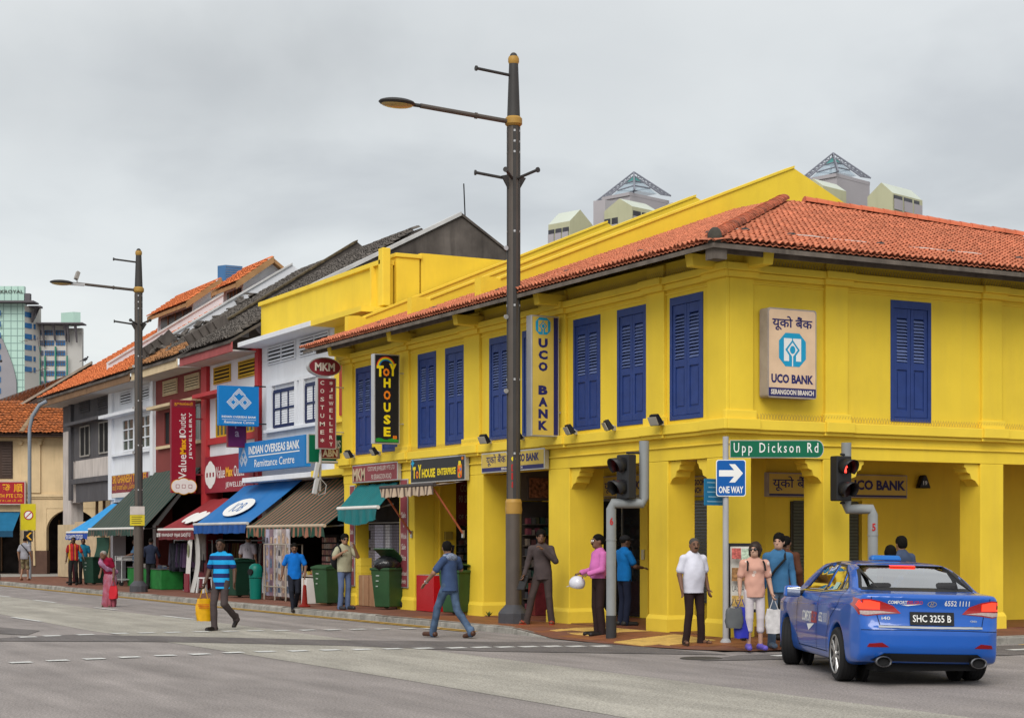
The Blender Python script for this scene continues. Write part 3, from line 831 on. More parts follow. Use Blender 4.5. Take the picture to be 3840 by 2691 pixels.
class Bld:
    def __init__(s, name, label, y0, y1, x=D):
        s.y0, s.y1, s.x = y0, y1, x
        s.r = thing(name, label, 'building', (x, y0, .1))
    def p(s, name, m, mb, parent=None, bevel=0, smooth=False):
        at(mb, s.x, s.y0, .1); return mb.build(name, m, parent or s.r, smooth, bevel)
    def box(s, name, m, x0, x1, y0, y1, z0, z1, parent=None, bevel=0):
        return s.p(name, m, MB().box(x0, x1, y0, y1, z0, z1), parent, bevel)
    def vent(s, y0, y1, z0, z1, n, m, cols=1):
        o = s.box('vent', m_void, s.x - .012, s.x + .02, y0, y1, z0, z1)
        w_ = (y1 - y0) / cols
        for c in range(cols):
            a, b = y0 + c * w_ + .04, y0 + (c + 1) * w_ - .04
            for k in range(n):
                z = z0 + (k + .5) * (z1 - z0) / n
                mb = MB(); mb.taper(s.x - .07, s.x - .05, a, b, z - .035, s.x - .04, s.x - .013, a, b, z + .03); s.p('vent_slat', m, mb, o)
        mb = MB(); t = .035
        mb.box(s.x - .05, s.x - .002, y0 - t, y1 + t, z1, z1 + t); mb.box(s.x - .05, s.x - .002, y0 - t, y1 + t, z0 - t, z0)
        for q in range(cols + 1): mb.box(s.x - .049, s.x - .002, y0 + q * w_ - t / 2, y0 + q * w_ + t / 2, z0, z1)
        s.p('vent_frame', m, mb, o)
    def win(s, y0, y1, z0, z1, fm, gm, nx=2, nz=2, t=.06, proud=.03):
        o = s.box('window', gm, s.x - .01, s.x + .02, y0, y1, z0, z1)
        mb = MB(); a = s.x - proud - .02; b = s.x - .011
        for q in range(nx + 1):
            yy = y0 + (y1 - y0) * q / nx; ww = t if q in (0, nx) else t * .6; mb.box(a, b, yy - ww / 2, yy + ww / 2, z0, z1)
        for q in range(nz + 1):
            zz_ = z0 + (z1 - z0) * q / nz; ww = t if q in (0, nz) else t * .6; mb.box(a + .003, b, y0, y1, zz_ - ww / 2, zz_ + ww / 2)
        s.p('window_frame', fm, mb, o); return o
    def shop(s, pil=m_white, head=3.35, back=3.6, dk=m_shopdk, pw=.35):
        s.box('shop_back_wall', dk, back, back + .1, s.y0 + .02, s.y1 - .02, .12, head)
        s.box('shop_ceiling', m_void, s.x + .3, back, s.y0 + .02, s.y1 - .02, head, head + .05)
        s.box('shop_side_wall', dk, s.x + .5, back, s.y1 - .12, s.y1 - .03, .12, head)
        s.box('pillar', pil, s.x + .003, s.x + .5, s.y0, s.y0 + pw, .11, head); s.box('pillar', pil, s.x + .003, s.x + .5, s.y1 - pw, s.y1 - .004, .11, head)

# ---- white one with the tall yellow parapet
b2 = Bld('white_shophouse', 'white shophouse with navy-framed windows under a tall plain yellow parapet', 16.3, 25.4)
b2.box('front_wall', m_white, D, D + .3, 19.75, 25.38, 3.36, 7.42)
b2.box('front_wall', m_yel, D, D + .3, 16.32, 19.748, 3.36, 7.42)
b2.box('parapet_wall', m_yel, D - .02, D + .25, 16.5, 25.4, 7.52, 8.6)
b2.box('parapet_coping', m_yel2, D - .1, D + .3, 16.5, 25.45, 8.6, 8.72, bevel=.01)
b2.box('parapet_post', m_yel2, D - .1, D + .12, 16.34, 16.62, 7.55, 9.0, bevel=.02)
b2.box('parapet_corner', m_yel, D + .31, D + .95, 16.4, 17.0, 7.5, 8.8, bevel=.01); b2.box('parapet_corner_cap', m_yel2, D + .27, D + 1.0, 16.36, 17.05, 8.8, 8.9, bevel=.01)
b2.box('side_wall', m_yel, 2.2, 9.0, 16.42, 16.7, 6.0, 8.95)
b2.box('roof_slab', m_soot, D + .3, 9.0, 16.7, 25.3, 7.4, 7.6)
b2.box('rainwater_pipe', m_yel2, D - .14, D - .02, 16.95, 17.05, 7.5, 8.6)
b2.box('canopy_slab', m_white, D - .72, D + .28, 19.7, 25.5, 7.36, 7.5, bevel=.01); b2.box('canopy_slab', m_yel2, D - .7, D + .28, 16.3, 19.698, 7.36, 7.5)
b2.vent(22.6, 24.8, 6.84, 7.28, 4, m_white, 2); b2.vent(20.1, 22.2, 6.84, 7.28, 4, m_white, 2)
for a, b in ((22.52, 24.3), (20.0, 21.76)):
    o = b2.win(a, b, 4.96, 5.98, m_navy, m_wlou, 3, 2, .1)
    for k in range(14):
        z = 5.02 + k * .067; mb = MB(); mb.taper(D - .03, D - .02, a + .08, b - .08, z, D - .016, D - .0105, a + .08, b - .08, z + .055); b2.p('louvre_slat', m_wlou, mb, o)
for a, b in ((22.3, 22.5), (24.34, 24.75), (19.75, 19.95), (21.8, 22.15)): b2.box('window_pier', m_white, D - .09, D - .001, a, b, 4.9, 6.15)
b2.box('window_head', m_white, D - .092, D - .001, 19.75, 24.8, 6.152, 6.25)
b2.box('window_sill', m_white, D - .14, D - .001, 19.75, 24.9, 4.8, 4.898, bevel=.01)
b2.box('window', mat('red shutter paint', (.35, .04, .02), .6), D - .05, D - .002, 18.6, 19.3, 4.98, 6.3); b2.box('window_sill', m_yel2, D - .12, D - .001, 17, 19.74, 4.8, 4.9)
b2.box('street_canopy', m_white, D - .65, D - .002, 19.8, 25.3, 3.36, 3.5, bevel=.01); b2.box('street_canopy', m_yel2, D - .65, D - .002, 16.3, 19.798, 3.36, 3.52)
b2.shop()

# ---- white and red one
b3 = Bld('red_trimmed_shophouse', 'white shophouse with bright red posts and ochre louvred vents', 25.42, 30.8)
b3.box('front_wall', m_white, D, D + .3, 25.6, 30.6, 3.2, 7.6)
for a, b in ((25.42, 25.7), (30.25, 30.79)): b3.box('corner_post', m_red, D - .12, D + .25, a, b, 3.2 if a < 26 else .12, 7.45)
b3.box('top_beam', m_red, D - .08, D - .002, 25.72, 30.24, 7.32, 7.44); b3.box('sill_beam', m_red, D - .1, D - .002, 25.72, 30.24, 4.72, 4.92)
b3.box('window_hood', m_red, D - .55, D - .002, 27.4, 30.4, 6.2, 6.32)
b3.vent(28.2, 29.75, 6.66, 7.12, 4, m_ochre); b3.vent(25.88, 27.38, 6.65, 7.1, 4, m_ochre)
b3.win(28.1, 29.5, 4.95, 6.15, m_ochre, m_glassg, 4, 2); b3.win(26.0, 27.4, 4.95, 6.15, m_ochre, m_glassg, 4, 2)
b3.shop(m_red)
# ---- maroon one
b4 = Bld('maroon_shophouse', 'dull maroon shophouse with beige louvred vents and a broken dark roof', 30.82, 36.28)
b4.box('front_wall', m_maroon, D, D + .3, 30.82, 36.27, 3.2, 7.6)
b4.vent(33.72, 35.28, 6.69, 7.13, 5, m_beige); b4.vent(31.3, 32.8, 6.68, 7.12, 5, m_beige)
b4.box('window_hood', m_beige, D - .42, D - .002, 33.3, 36.0, 6.2, 6.3); b4.box('window_hood', m_beige, D - .42, D - .002, 30.85, 33.0, 6.2, 6.3)
b4.win(33.9, 35.1, 4.95, 6.1, m_maroon, m_void, 2, 1); b4.win(31.15, 32.4, 4.95, 6.1, mat('aluminium frame', (.3, .3, .3), .4), m_glassg, 2, 1)
b4.box('window_sill', m_beige, D - .12, D - .002, 33.7, 35.9, 4.83, 4.93); b4.box('window_sill', m_beige, D - .12, D - .002, 30.9, 32.7, 4.83, 4.93)
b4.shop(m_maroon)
# ---- white one
b5 = Bld('white_hooded_shophouse', 'white shophouse with a long window hood, between the maroon and slate grey fronts', 36.3, 42.28)
b5.box('front_wall', m_white, D, D + .3, 36.3, 42.27, 3.1, 7.7)
b5.box('pilaster', m_white, D - .1, D - .001, 41.75, 42.26, 3.2, 7.4); b5.box('pilaster', m_white, D - .1, D - .001, 36.32, 36.7, 3.2, 7.4)
b5.box('pilaster_cap', m_white, D - .22, D - .0005, 41.65, 42.27, 7.4, 7.62); b5.box('pilaster_cap', m_white, D - .22, D - .0005, 36.31, 36.8, 7.4, 7.62)
b5.vent(39.3, 40.8, 6.74, 7.16, 4, m_white); b5.vent(36.95, 38.4, 6.73, 7.14, 4, m_white)
b5.box('window_hood', m_white, D - .45, D - .002, 36.5, 42.35, 6.28, 6.4)
for a, b in ((38.95, 40.4), (36.78, 38.2)): b5.win(a, b, 4.98, 6.14, m_white, m_glassg, 2, 3, .07)
b5.box('window_sill', m_white, D - .12, D - .002, 36.72, 41.72, 4.82, 4.92)
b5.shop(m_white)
# ---- slate grey one, open for works
b6 = Bld('grey_shophouse', 'derelict slate grey shophouse with stained panels and an open gutted ground floor', 42.3, 49.8)
b6.box('front_wall', m_grey, D, D + .3, 42.3, 48.0, 4.9, 7.7)
b6.box('stained_panel', m_whitep, D - .002, D + .28, 42.31, 47.7, 4.16, 4.898)
b6.box('floor_beam', m_grey, D - .15, D + .27, 42.31, 47.8, 3.95, 4.158); b6.box('hanging_board', m_grey, D - .05, D + .1, 42.4, 47.4, 3.2, 3.95)
b6.box('corner_column', m_whitep, D, D + .5, 48.4, 49.79, .12, 6.2); b6.box('corner_column', m_grey, D, D + .5, 48.4, 49.79, 6.2, 7.7)
b6.box('rainwater_pipe', m_grey, D - .12, D - .004, 48.0, 48.38, 3.3, 7.4)
b6.vent(45.35, 46.9, 6.84, 7.24, 5, m_grey); b6.vent(42.55, 44.0, 6.8, 7.2, 5, m_grey)
b6.box('window_hood', m_grey, D - .4, D - .002, 42.4, 48.0, 6.32, 6.44)
for a, b in ((45.3, 46.8), (42.4, 43.85)): b6.win(a, b, 5.05, 6.24, mat('old aluminium', (.28, .27, .25), .5, var=.3), m_void, 2, 1)
b6.box('upper_side_post', m_whitep, D, D + .25, 47.95, 48.39, 3.2, 4.9)
for y in (43.2, 44.1, 45.2, 46.3):
    mb = MB(); mb.cyl((1.7, y, .12), (1.75, y + .05, 3.9), .06); b6.p('timber_prop', m_brownf, mb, smooth=True)
b6.box('hoarding_board', mat('plywood hoarding', (.55, .42, .27), .8, var=.15, scale=3), D - .3, D - .24, 42.5, 46.6, .14, 2.4); b6.box('hoarding_board', m_beige, D - .24, D - .19, 46.65, 49.7, .14, 2.3)
b6.box('back_wall', mat('raw plaster', (.32, .27, .2), .9, var=.25), 5.0, 5.2, 42.4, 49.6, .12, 4.0)
b6.box('far_column', m_whitep, 3.2, 3.6, 44.0, 44.5, .12, 4.0)

# ---- their roofs
def pitched(b, y0, y1, m, eave=(.25, 7.6), ridge=(6.5, 11.45), fm=m_brownf, cw=.16, seed=2, jit=.012, hh=.05, fasc=True, tiles=True, ymid=None, m2=None, xmid=0):
    x0, z0 = eave; x1, z1 = ridge; q = math.hypot(x1 - x0, z1 - z0); sx, sz = (x1 - x0) / q, (z1 - z0) / q
    mb = MB(); mb.prism([(x0, y0, z0 - .04), (x1, y0, z1 - .04), (x1 + 3, y0, z1 - 2), (x1 + 3, y0, z1 - 2.1), (x1, y0, z1 - .2), (x0, y0, z0 - .12)], (0, y1 - y0, 0))
    r = b.p('roof', m_soot, mb)
    L0 = (x0 - b.x, y0 - b.y0, z0 - .1)
    if m2 is None:
        tile_roof(r, L0, (0, 1, 0), (sx, 0, sz), lambda a, u: u < q, int((y1 - y0) / cw), int(q / .25) + 1, cw, .25, hh, m, seed=seed, jit=jit)
    else:
        tile_roof(r, L0, (0, 1, 0), (sx, 0, sz), lambda a, u: u >= ymid(a), int((y1 - y0) / cw), int(q / .25) + 1, cw, .25, hh, m, seed=seed, jit=jit)
        tile_roof(r, L0, (0, 1, 0), (sx, 0, sz), lambda a, u: u < ymid(a), int((y1 - y0) / cw), int(q / .25) + 1, cw, .25, hh, m2, seed=seed + 1, jit=jit)
    if fasc: b.box('fascia_board', fm, x0 + .05, x0 + .1, y0, y1, z0 - .36, z0 - .06, r)
    b.box('soffit', mat('soffit paint', (.5, .47, .44), .9, var=.1), x0 + .1, b.x + .1, y0, y1, z0 - .34, z0 - .3, r)
    return r
pitched(b6, 42.4, 50.3, m_orange, seed=11)
pitched(b5, 36.5, 42.35, m_orange, seed=12)
pitched(b4, 30.95, 36.2, m_slate, seed=13, jit=.03, fm=m_beige, m2=m_mossy, ymid=lambda a: 1.3 + .5 * math.sin(a * 1.7), hh=.07)
pitched(b3, 25.55, 30.6, m_slate, seed=14, jit=.02, fm=mat('dusty red fascia', (.33, .08, .08), .8, var=.15), hh=.07)
def slope_wall(b, y0, y1, m, x0=.9, z0=8.3, x1=6.3, z1=11.75, x2=9.3, z2=9.8, th=.5, name='party_wall', cm=None):
    P = [(x0, z0), (x1, z1), (x2, z2), (x2, z2 - th - 1.5), (x1, z1 - th - .3), (x0, z0 - th)]
    mb = MB(); mb.prism([(x, y0, z) for x, z in P], (0, y1 - y0, 0)); o = b.p(name, m, mb)
    if cm:
        mb = MB(); mb.prism([(x, y0 - .05, z + .004) for x, z in P[:2]] + [(x, y0 - .05, z + .07) for x, z in (P[1], P[0])], (0, y1 - y0 + .1, 0)); b.p('coping', cm, mb, o)
m_coping = mat('weathered white coping', (.55, .55, .55), .9, var=.2, dirt=.4, dcol=(.15, .14, .13), scale=2)
slope_wall(b5, 36.25, 36.5, m_white, 1.2, 8.55, cm=m_coping)
slope_wall(b6, 42.25, 42.45, m_white, 1.1, 8.4, cm=m_coping)
slope_wall(b4, 30.65, 30.95, m_soot, 1.2, 8.35, 6.5, 11.75, cm=tile_mat('mossy ridge', (.12, .09, .05), .5))
# sooty gable over the white shophouse, with a pale coping
mb = MB(); P = [(1.3, 8.5), (7.74, 11.85), (10.2, 10.35), (10.2, 7.0), (1.3, 7.0)]
mb.prism([(x, 25.3, z) for x, z in P], (0, .25, 0)); gw = b3.p('gable_wall', m_soot, mb)
mb = MB(); mb.prism([(1.3, 25.22, 8.5), (7.74, 25.22, 11.86), (7.74, 25.22, 11.98), (1.3, 25.22, 8.62)], (0, .4, 0)); b3.p('coping', m_coping, mb, gw)
mb = MB(); mb.prism([(7.74, 25.24, 11.86), (10.2, 25.24, 10.36), (10.2, 25.24, 10.43), (7.74, 25.24, 11.95)], (0, .38, 0)); b3.p('coping', m_soot, mb, gw)
mb = MB(); mb.cyl((7.95, 25.4, 11.8), (7.9, 25.4, 12.9), .02); b3.p('lightning_rod', m_void, mb, gw)
# piles of slipped tiles and a twisted gutter at the broken eave
rr = random.Random(4)
for k in range(26):
    x, y = rr.uniform(.6, 4.5), rr.uniform(35.2, 36.2); z = 7.6 + .616 * (x - .25) + .06
    mb = MB(); mb.box(-.2, .2, -.12, .12, -.02, .03, Matrix.Translation((x, y, z + rr.uniform(0, .25))) @ Matrix.Rotation(rr.uniform(-.6, .6), 4, 'X') @ Matrix.Rotation(rr.uniform(-1.1, .2), 4, 'Y') @ Matrix.Rotation(rr.uniform(0, 3), 4, 'Z')); b4.p('slipped_tile', m_slate, mb)
for k in range(4):
    mb = MB(); mb.box(-.02, .5, -.05, .05, -.35, .25, Matrix.Translation((.55 + .25 * k, 36.0 - .12 * k, 8.05 + .15 * k)) @ Matrix.Rotation(-.5 - .1 * k, 4, 'Y')); b4.p('loose_flashing', m_soot, mb)
for k in range(5):
    mb = MB(); mb.box(-.02, .45, -.06, .06, -.3, .25, Matrix.Translation((.6 + .2 * k, 30.55 - .1 * k, 8.0 + .12 * k)) @ Matrix.Rotation(-.6, 4, 'Y')); b3.p('loose_flashing', m_soot, mb)
# raised jack roofs with louvred fronts
def jack(b, y0, y1):
    wm = m_white
    r = b.box('jack_roof_front', m_white, 4.66, 4.8, y0 + .1, y1 - .1, 9.9, 11.0)
    b.box('jack_window', mat('dark louvre glass', (.035, .03, .028), .4, var=.3, scale=4), 4.62, 4.658, y0 + .35, y1 - .3, 10.2, 10.9, r)
    for k in range(1, 4): b.box('jack_mullion', m_brownf, 4.6, 4.657, y0 + .35 + (y1 - y0 - .65) * k / 4 - .04, y0 + .35 + (y1 - y0 - .65) * k / 4 + .04, 10.2, 10.9, r)
    for yy in (y0, y1 - .12):
        mb = MB(); mb.prism([(4.5, yy, 9.8), (4.6, yy, 11.0), (5.65, yy, 11.85), (6.9, yy, 10.9), (6.9, yy, 9.8)], (0, .12, 0)); b.p('jack_gable', m_white, mb, r)
    x0, z0, x1, z1 = 4.22, 10.98, 5.65, 12.0; q = math.hypot(x1 - x0, z1 - z0)
    mb = MB(); mb.prism([(x0, y0 - .3, z0 - .02), (x1, y0 - .3, z1 - .02), (7.0, y0 - .3, 11.0), (7.0, y0 - .3, 10.9), (x1, y0 - .3, z1 - .16), (x0, y0 - .3, z0 - .16)], (0, y1 - y0 + .6, 0)); rf = b.p('jack_roof', mat('tan barge board', (.36, .2, .09), .8, var=.2), mb)
    tile_roof(rf, (x0 - b.x - .02, y0 - .3 - b.y0, z0 - .1), (0, 1, 0), ((x1 - x0) / q, 0, (z1 - z0) / q), lambda a, u: u < q, int((y1 - y0 + .6) / .16), 8, .16, .25, .05, m_orange, seed=21)
    for yy in (y0 - .36, y1 + .28):
        mb = MB(); mb.prism([(x0, yy, z0 - .22), (x1, yy, z1 - .2), (x1, yy, z1 + .04), (x0, yy, z0 + .03)], (0, .08, 0)); b.p('barge_board', mat('tan barge board'), mb, rf)
jack(b5, 36.75, 38.95); jack(b6, 42.65, 47.4)
# ================================================================ far left corner house and the towers behind
RT = Vector((.8814, -.4724, 0)); FW = Vector((.4724, .8814, 0)); RZ = -math.atan2(.4724, .8814)
m_cream = mat('cream roughcast', (.62, .47, .28), rough=.95, var=.12, scale=1.2, bump=.4, bscale=12, dirt=.3, dcol=(.33, .24, .14), dscale=1.4, streak=True)
m_cbase = mat('brown dado paint', (.10, .055, .04), rough=.8, var=.15)
m_brsh = mat('brown shutter', (.055, .032, .024), rough=.6, var=.15)
m_ctile = tile_mat('patchy orange tile', (.52, .16, .05), .45, moss=.55)
cb = thing('cream_corner_house', 'cream roughcast corner house with brown shutters and patchy orange roofs, beyond the side lane', 'building', (0.02, 56.72, .1), RZ)
def cp(name, m, mb, parent=None, bevel=0): at(mb, 0, 0, .1); return mb.build(name, m, parent or cb, bevel=bevel)
mb = MB()
mb.box(-9, .9, 0, .4, 2.95, 6.3); mb.box(.9, 2.1, 0, .4, .1, 6.3); mb.box(2.1, 4.8, 0, .4, 3.1, 6.3); mb.box(4.4, 4.8, 0, .4, .1, 3.1); mb.box(-5, -4.2, 0, .4, .1, 2.95); mb.box(4.4, 4.8, .41, 9, .1, 6.3)
cp('front_wall', m_cream, mb)
for sgn in (0, 1):
    mb = MB(); n = 8; P = [(2.1, 3.12), (2.1, 2.1)]
    P += [(2.1 + 1.15 * (1 - math.cos(math.pi / 2 * k / n)), 2.1 + .95 * math.sin(math.pi / 2 * k / n)) for k in range(1, n + 1)] + [(3.25, 3.12)]
    if sgn: P = [(6.5 - x, z) for x, z in P]
    mb.prism([(x, .02, z) for x, z in P], (0, .34, 0)); cp('arch_spandrel', m_cream, mb)
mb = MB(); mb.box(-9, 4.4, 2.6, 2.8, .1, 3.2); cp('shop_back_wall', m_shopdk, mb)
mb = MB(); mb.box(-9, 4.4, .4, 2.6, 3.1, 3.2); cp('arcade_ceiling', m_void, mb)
mb = MB(); mb.box(.86, 2.14, -.04, .44, .09, 1.18); cp('dado', m_cbase, mb)
for z, h, p in ((3.62, .12, .1), (3.55, .06, .06)):
    mb = MB(); mb.box(.3, 4.9, -p, -.002, z, z + h); cp('string_course', m_cream, mb)
mb = MB(); mb.box(.98, 1.85, -.09, -.003, 3.8, 6.1); mb_ = cp('pilaster', m_cream, mb)
mb = MB(); mb.box(.9, 1.93, -.14, -.002, 6.1, 6.2); mb.box(.85, 1.98, -.18, -.002, 6.2, 6.28); cp('capital', m_cream, mb, mb_)
for x in (.98, 1.85): mb = MB(); mb.cyl((x, -.2, 6.06), (x, -.02, 6.06), .09); cp('capital_scroll', m_cream, mb, mb_)
for a, b in ((-.55, .58), (4.0, 4.7)):
    mb = MB(); mb.box(a, b, -.03, .05, 4.45, 6.15); wn = cp('window', m_brsh, mb)
    for q in range(2):
        for k in range(12): mb = MB(); z = 4.6 + k * .12; mb.taper(a + .08 + q * (b - a) / 2, a + (q + 1) * (b - a) / 2 - .05, -.06, -.05, z, a + .08 + q * (b - a) / 2, a + (q + 1) * (b - a) / 2 - .05, -.045, -.031, z + .09); cp('louvre_slat', m_brsh, mb, wn)
mb = MB(); mb.tube([(1.25, -.1, 3.5), (1.45, -.12, 3.2), (1.5, -.08, 2.9), (1.58, -.06, .5)], .05); cp('rainwater_pipe', m_cream, mb)
# skirt roof over the front
mb = MB(); mb.prism([(-9, -.7, 6.3), (5.0, -.7, 6.3), (5.0, -.7, 6.44), (-9, -.7, 6.44)], (0, .1, 0)); cp('eave_board', m_brsh, mb)
mb = MB(); q = (1.41, 1.9, 8.0)
mb.quad((-9, -.8, 6.42), (1.2, -.8, 6.42), q, (-9, 1.9, 8.0)); mb.quad((1.2, -.8, 6.42), (5.1, -.8, 6.42), (4.5, 1.9, 8.05), q); skirt = cp('skirt_roof', m_brsh, mb)
k1 = math.hypot(2.7, 1.58)
tile_roof(skirt, (-9, -.82, 6.34), (1, 0, 0), (0, 2.7 / k1, 1.58 / k1), lambda a, u: u < k1, 78, 13, .18, .25, .05, m_ctile, seed=31, jit=.02)
ridge_caps(skirt, (1.2, -.8, 6.4), (1.41, 1.9, 7.98), 8, .12, mat('grey ridge cap', (.3, .2, .12), .9, var=.3), 'hip_tile')
# higher gabled roof behind
mb = MB(); mb.prism([(-9, 2.2, 6.3), (4.6, 2.2, 6.3), (4.6, 2.2, 8.9), (3.6, 2.2, 9.6), (-1.2, 2.2, 6.75), (-9, 2.2, 6.7)], (0, .3, 0)); cp('gable_wall', m_cream, mb)
A0, A1 = Vector((-2.0, 1.7, 6.45)), Vector((3.75, 1.7, 9.85)); B0, B1 = Vector((-3.0, 7.0, 8.3)), Vector((3.4, 4.5, 10.1))
mb = MB(); mb.prism([A0 - Vector((0, 0, .1)), A1 - Vector((0, 0, .1)), B1, B0], (0, 0, -.25)); hr = cp('upper_roof', m_brsh, mb)
mb = MB(); v, f = tile_shape(.2, .32, .06)
for i in range(30):
    for j in range(16):
        a = (i + .5) / 30; c = j / 16; P0 = A0.lerp(A1, a).lerp(B0.lerp(B1, a), c); e1 = (A1 - A0).normalized(); e2 = (B0.lerp(B1, a) - A0.lerp(A1, a)).normalized(); nn = e1.cross(e2).normalized()
        nn = -nn if nn.z < 0 else nn; Bm = Matrix((e1, e2, nn)).transposed(); mb.add([P0 - Vector((0, 0, .1)) + Bm @ Vector(p) for p in v], f)
cp('tile_rows', tile_mat('brown orange tile', (.36, .12, .05), .5, moss=.5), mb, hr)['kind'] = 'stuff'
mb = MB(); mb.prism([A0 + Vector((0, -.05, -.02)), A1 + Vector((0, -.05, -.02)), A1 + Vector((0, -.05, .1)), A0 + Vector((0, -.05, .1))], (0, .2, 0)); cp('verge_mortar', mat('pale verge mortar', (.3, .25, .2), .9, var=.2), mb, hr)
mb = MB(); mb.prism([(-2.5, 6.6, 7.4), (1.7, 6.2, 9.15), (1.7, 6.2, 9.4), (-2.5, 6.6, 7.75)], (0, .2, 0)); cp('ridge_flashing', mat('red flashing', (.4, .09, .08), .7), mb, hr)
for k in range(8):
    mb = MB(); mb.tube([(.0 + k * .0, 0, 0), (0, 0, .01)], .01) if False else mb.box(-3.4 + k * .9, -3.34 + k * .9, 2.45, 2.55, .2, 2.6); cp('shop_shelf_post', m_brownf, mb)

def far_frame(px, D):
    """a point on the ground at picture column px (3840 wide) and distance D along the view"""
    c = Vector((-16.325, -23.019, 0)) + FW * D + RT * ((px - 1920) * D / 6437); return c

# ---- hotel with the glazed slab
DH = 300.; s_ = DH / 6437
def hz(py): return 1.72 + (2018.6 - py) * s_
m_gl = mat('pale green curtain glass', (.42, .60, .53), rough=.25, var=.06, scale=.15)
m_stone = mat('hotel grey stone', (.27, .26, .28), rough=.7, var=.1, scale=.2)
m_hwall = mat('hotel pale render', (.50, .48, .45), rough=.9, var=.06, scale=.3)
m_hwin = mat('hotel blue window', (.035, .14, .33), rough=.2, var=.25, scale=.4)
m_hdk = mat('hotel dark canopy', (.11, .1, .11), rough=.7, var=.1)
m_grid = mat('curtain wall joint', (.2, .3, .28), rough=.5, var=0)
o0 = far_frame(0, DH)
hotel = thing('hotel_tower', 'pale green glass hotel tower with rooftop lettering, rising behind the cream house', 'building', o0, RZ)
def hb(name, m, x0, x1, y0, y1, z0, z1, parent=None):
    return MB().box(x0, x1, y0, y1, z0, z1).build(name, m, parent or hotel)
X = lambda px: px * s_
body = hb('glass_slab', m_gl, X(-260), X(92), 0, 1.6, 0, hz(1132)); hb('sign_parapet', m_gl, X(-260), X(87), .5, 1.6, hz(1128), hz(1071))
mb = MB(); P = [(X(-260), 0), (X(64), 0)] + [(X(64 - 60 * (k / 10) ** 1.5), hz(1440 - 180 * (k / 10))) for k in range(11)] + [(X(-260), hz(1262))]
mb.prism([(x, -.12, z) for x, z in P], (0, -.3, 0)); mb.build('stone_sweep', m_stone, hotel)
for k in range(9): hb('slit_window', m_hwin, X(-2), X(6), -.55, -.43, hz(1165 + k * 41.5 + 20), hz(1165 + k * 41.5), )
for k in range(12): hb('joint_line', m_grid, X(-260), X(91), -.03, -.002, hz(1150 + k * 27.5), hz(1150 + k * 27.5) + .12, body)
for px in (12, 40, 64, 84): hb('joint_line', m_grid, X(px), X(px) + .12, -.028, -.003, hz(1480), hz(1132), body)
for px in (12, 38, 63): hb('joint_line', m_grid, X(px), X(px) + .12, .47, .498, hz(1126), hz(1072), body)
letter(hotel, 'PARKROYAL', (X(22), .5, hz(1092)), (1, 0, 0), (0, 0, 1), X(127), X(13), mat('sign bronze letters', (.06, .07, .06), .5, var=0), bold=.02, off=.15)
hb('roof_canopy', m_hdk, X(-260), X(137), -2, 1.5, hz(1138), hz(1132)); hb('roof_canopy', m_hdk, X(100), X(146), 1, 2.5, hz(1150), hz(1143))
hb('plant_room', m_hdk, X(90), X(109), .5, 1.5, hz(1131), hz(1098))
mb = MB(); mb.prism([(X(92), .1, 0), (X(128), 3.5, 0), (X(128), 4.5, 0), (X(92), 4.5, 0)], (0, 0, hz(1145))); mb.build('service_wall', m_hwall, hotel)
for k in range(6):
    z0, z1 = hz(1187 + k * 41), hz(1168 + k * 41)
    mb = MB(); mb.prism([(X(93.5), .1, z0), (X(110), 1.65, z0), (X(110), 1.65, z1), (X(93.5), .1, z1)], (-.03, -.1, 0)); w_ = mb.build('window', m_hwin, hotel)
    mb = MB(); mb.prism([(X(115), 2.1, z0), (X(119), 2.5, z0), (X(119), 2.5, z1), (X(115), 2.1, z1)], (-.03, -.1, 0)); mb.build('window', m_hwin, hotel)
for a, b in ((112, 142),):
    mb = MB(); mb.prism([(X(112), 1, hz(1205)), (X(112), 1, hz(1165)), (X(140), 1, hz(1145)), (X(126), 1, hz(1145)), (X(124), 1, hz(1180))], (0, 1, 0)); mb.build('canopy_fin', m_hdk, hotel)
# lower wing
wing = thing('hotel_wing', 'lower hotel wing with rows of blue windows beside the glass tower', 'building', far_frame(123, DH), RZ)
wb_ = lambda name, m, x0, x1, y0, y1, z0, z1, parent=None: MB().box(x0, x1, y0, y1, z0, z1).build(name, m, parent or wing)
Wx = lambda px: (px - 123) * s_
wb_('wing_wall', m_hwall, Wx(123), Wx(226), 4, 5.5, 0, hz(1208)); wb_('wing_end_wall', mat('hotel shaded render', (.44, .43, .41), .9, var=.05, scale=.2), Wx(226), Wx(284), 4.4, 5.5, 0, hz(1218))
wb_('parapet_band', m_hwall, Wx(225), Wx(285), 4.2, 5.4, hz(1237), hz(1230))
for r in range(6):
    zt = hz(1228 + r * 38.5); zb_ = hz(1246 + r * 38.5)
    for a, b in ((124, 140), (145, 180), (187, 223)):
        w_ = wb_('window', m_hwin, Wx(a), Wx(b), 3.85, 4.05, zb_, zt)
        for k in range(1, 4): xx = Wx(a) + (Wx(b) - Wx(a)) * k / 4; wb_('mullion', m_hdk, xx - .06, xx + .06, 3.78, 3.848, zb_, zt, w_)
        wb_('transom', m_hdk, Wx(a), Wx(b), 3.77, 3.847, zt - .35, zt - .22, w_)
for px, zt in ((125, 1290), (145, 1325), (185, 1290), (229, 1325)): wb_('drain_pipe', mat('green pipe', (.03, .2, .14), .5, var=0), Wx(px), Wx(px) + .25, 3.5, 3.75, 0, hz(zt))
wb_('roof_canopy', m_hdk, Wx(125), Wx(300), 1.5, 4.6, hz(1209), hz(1204))
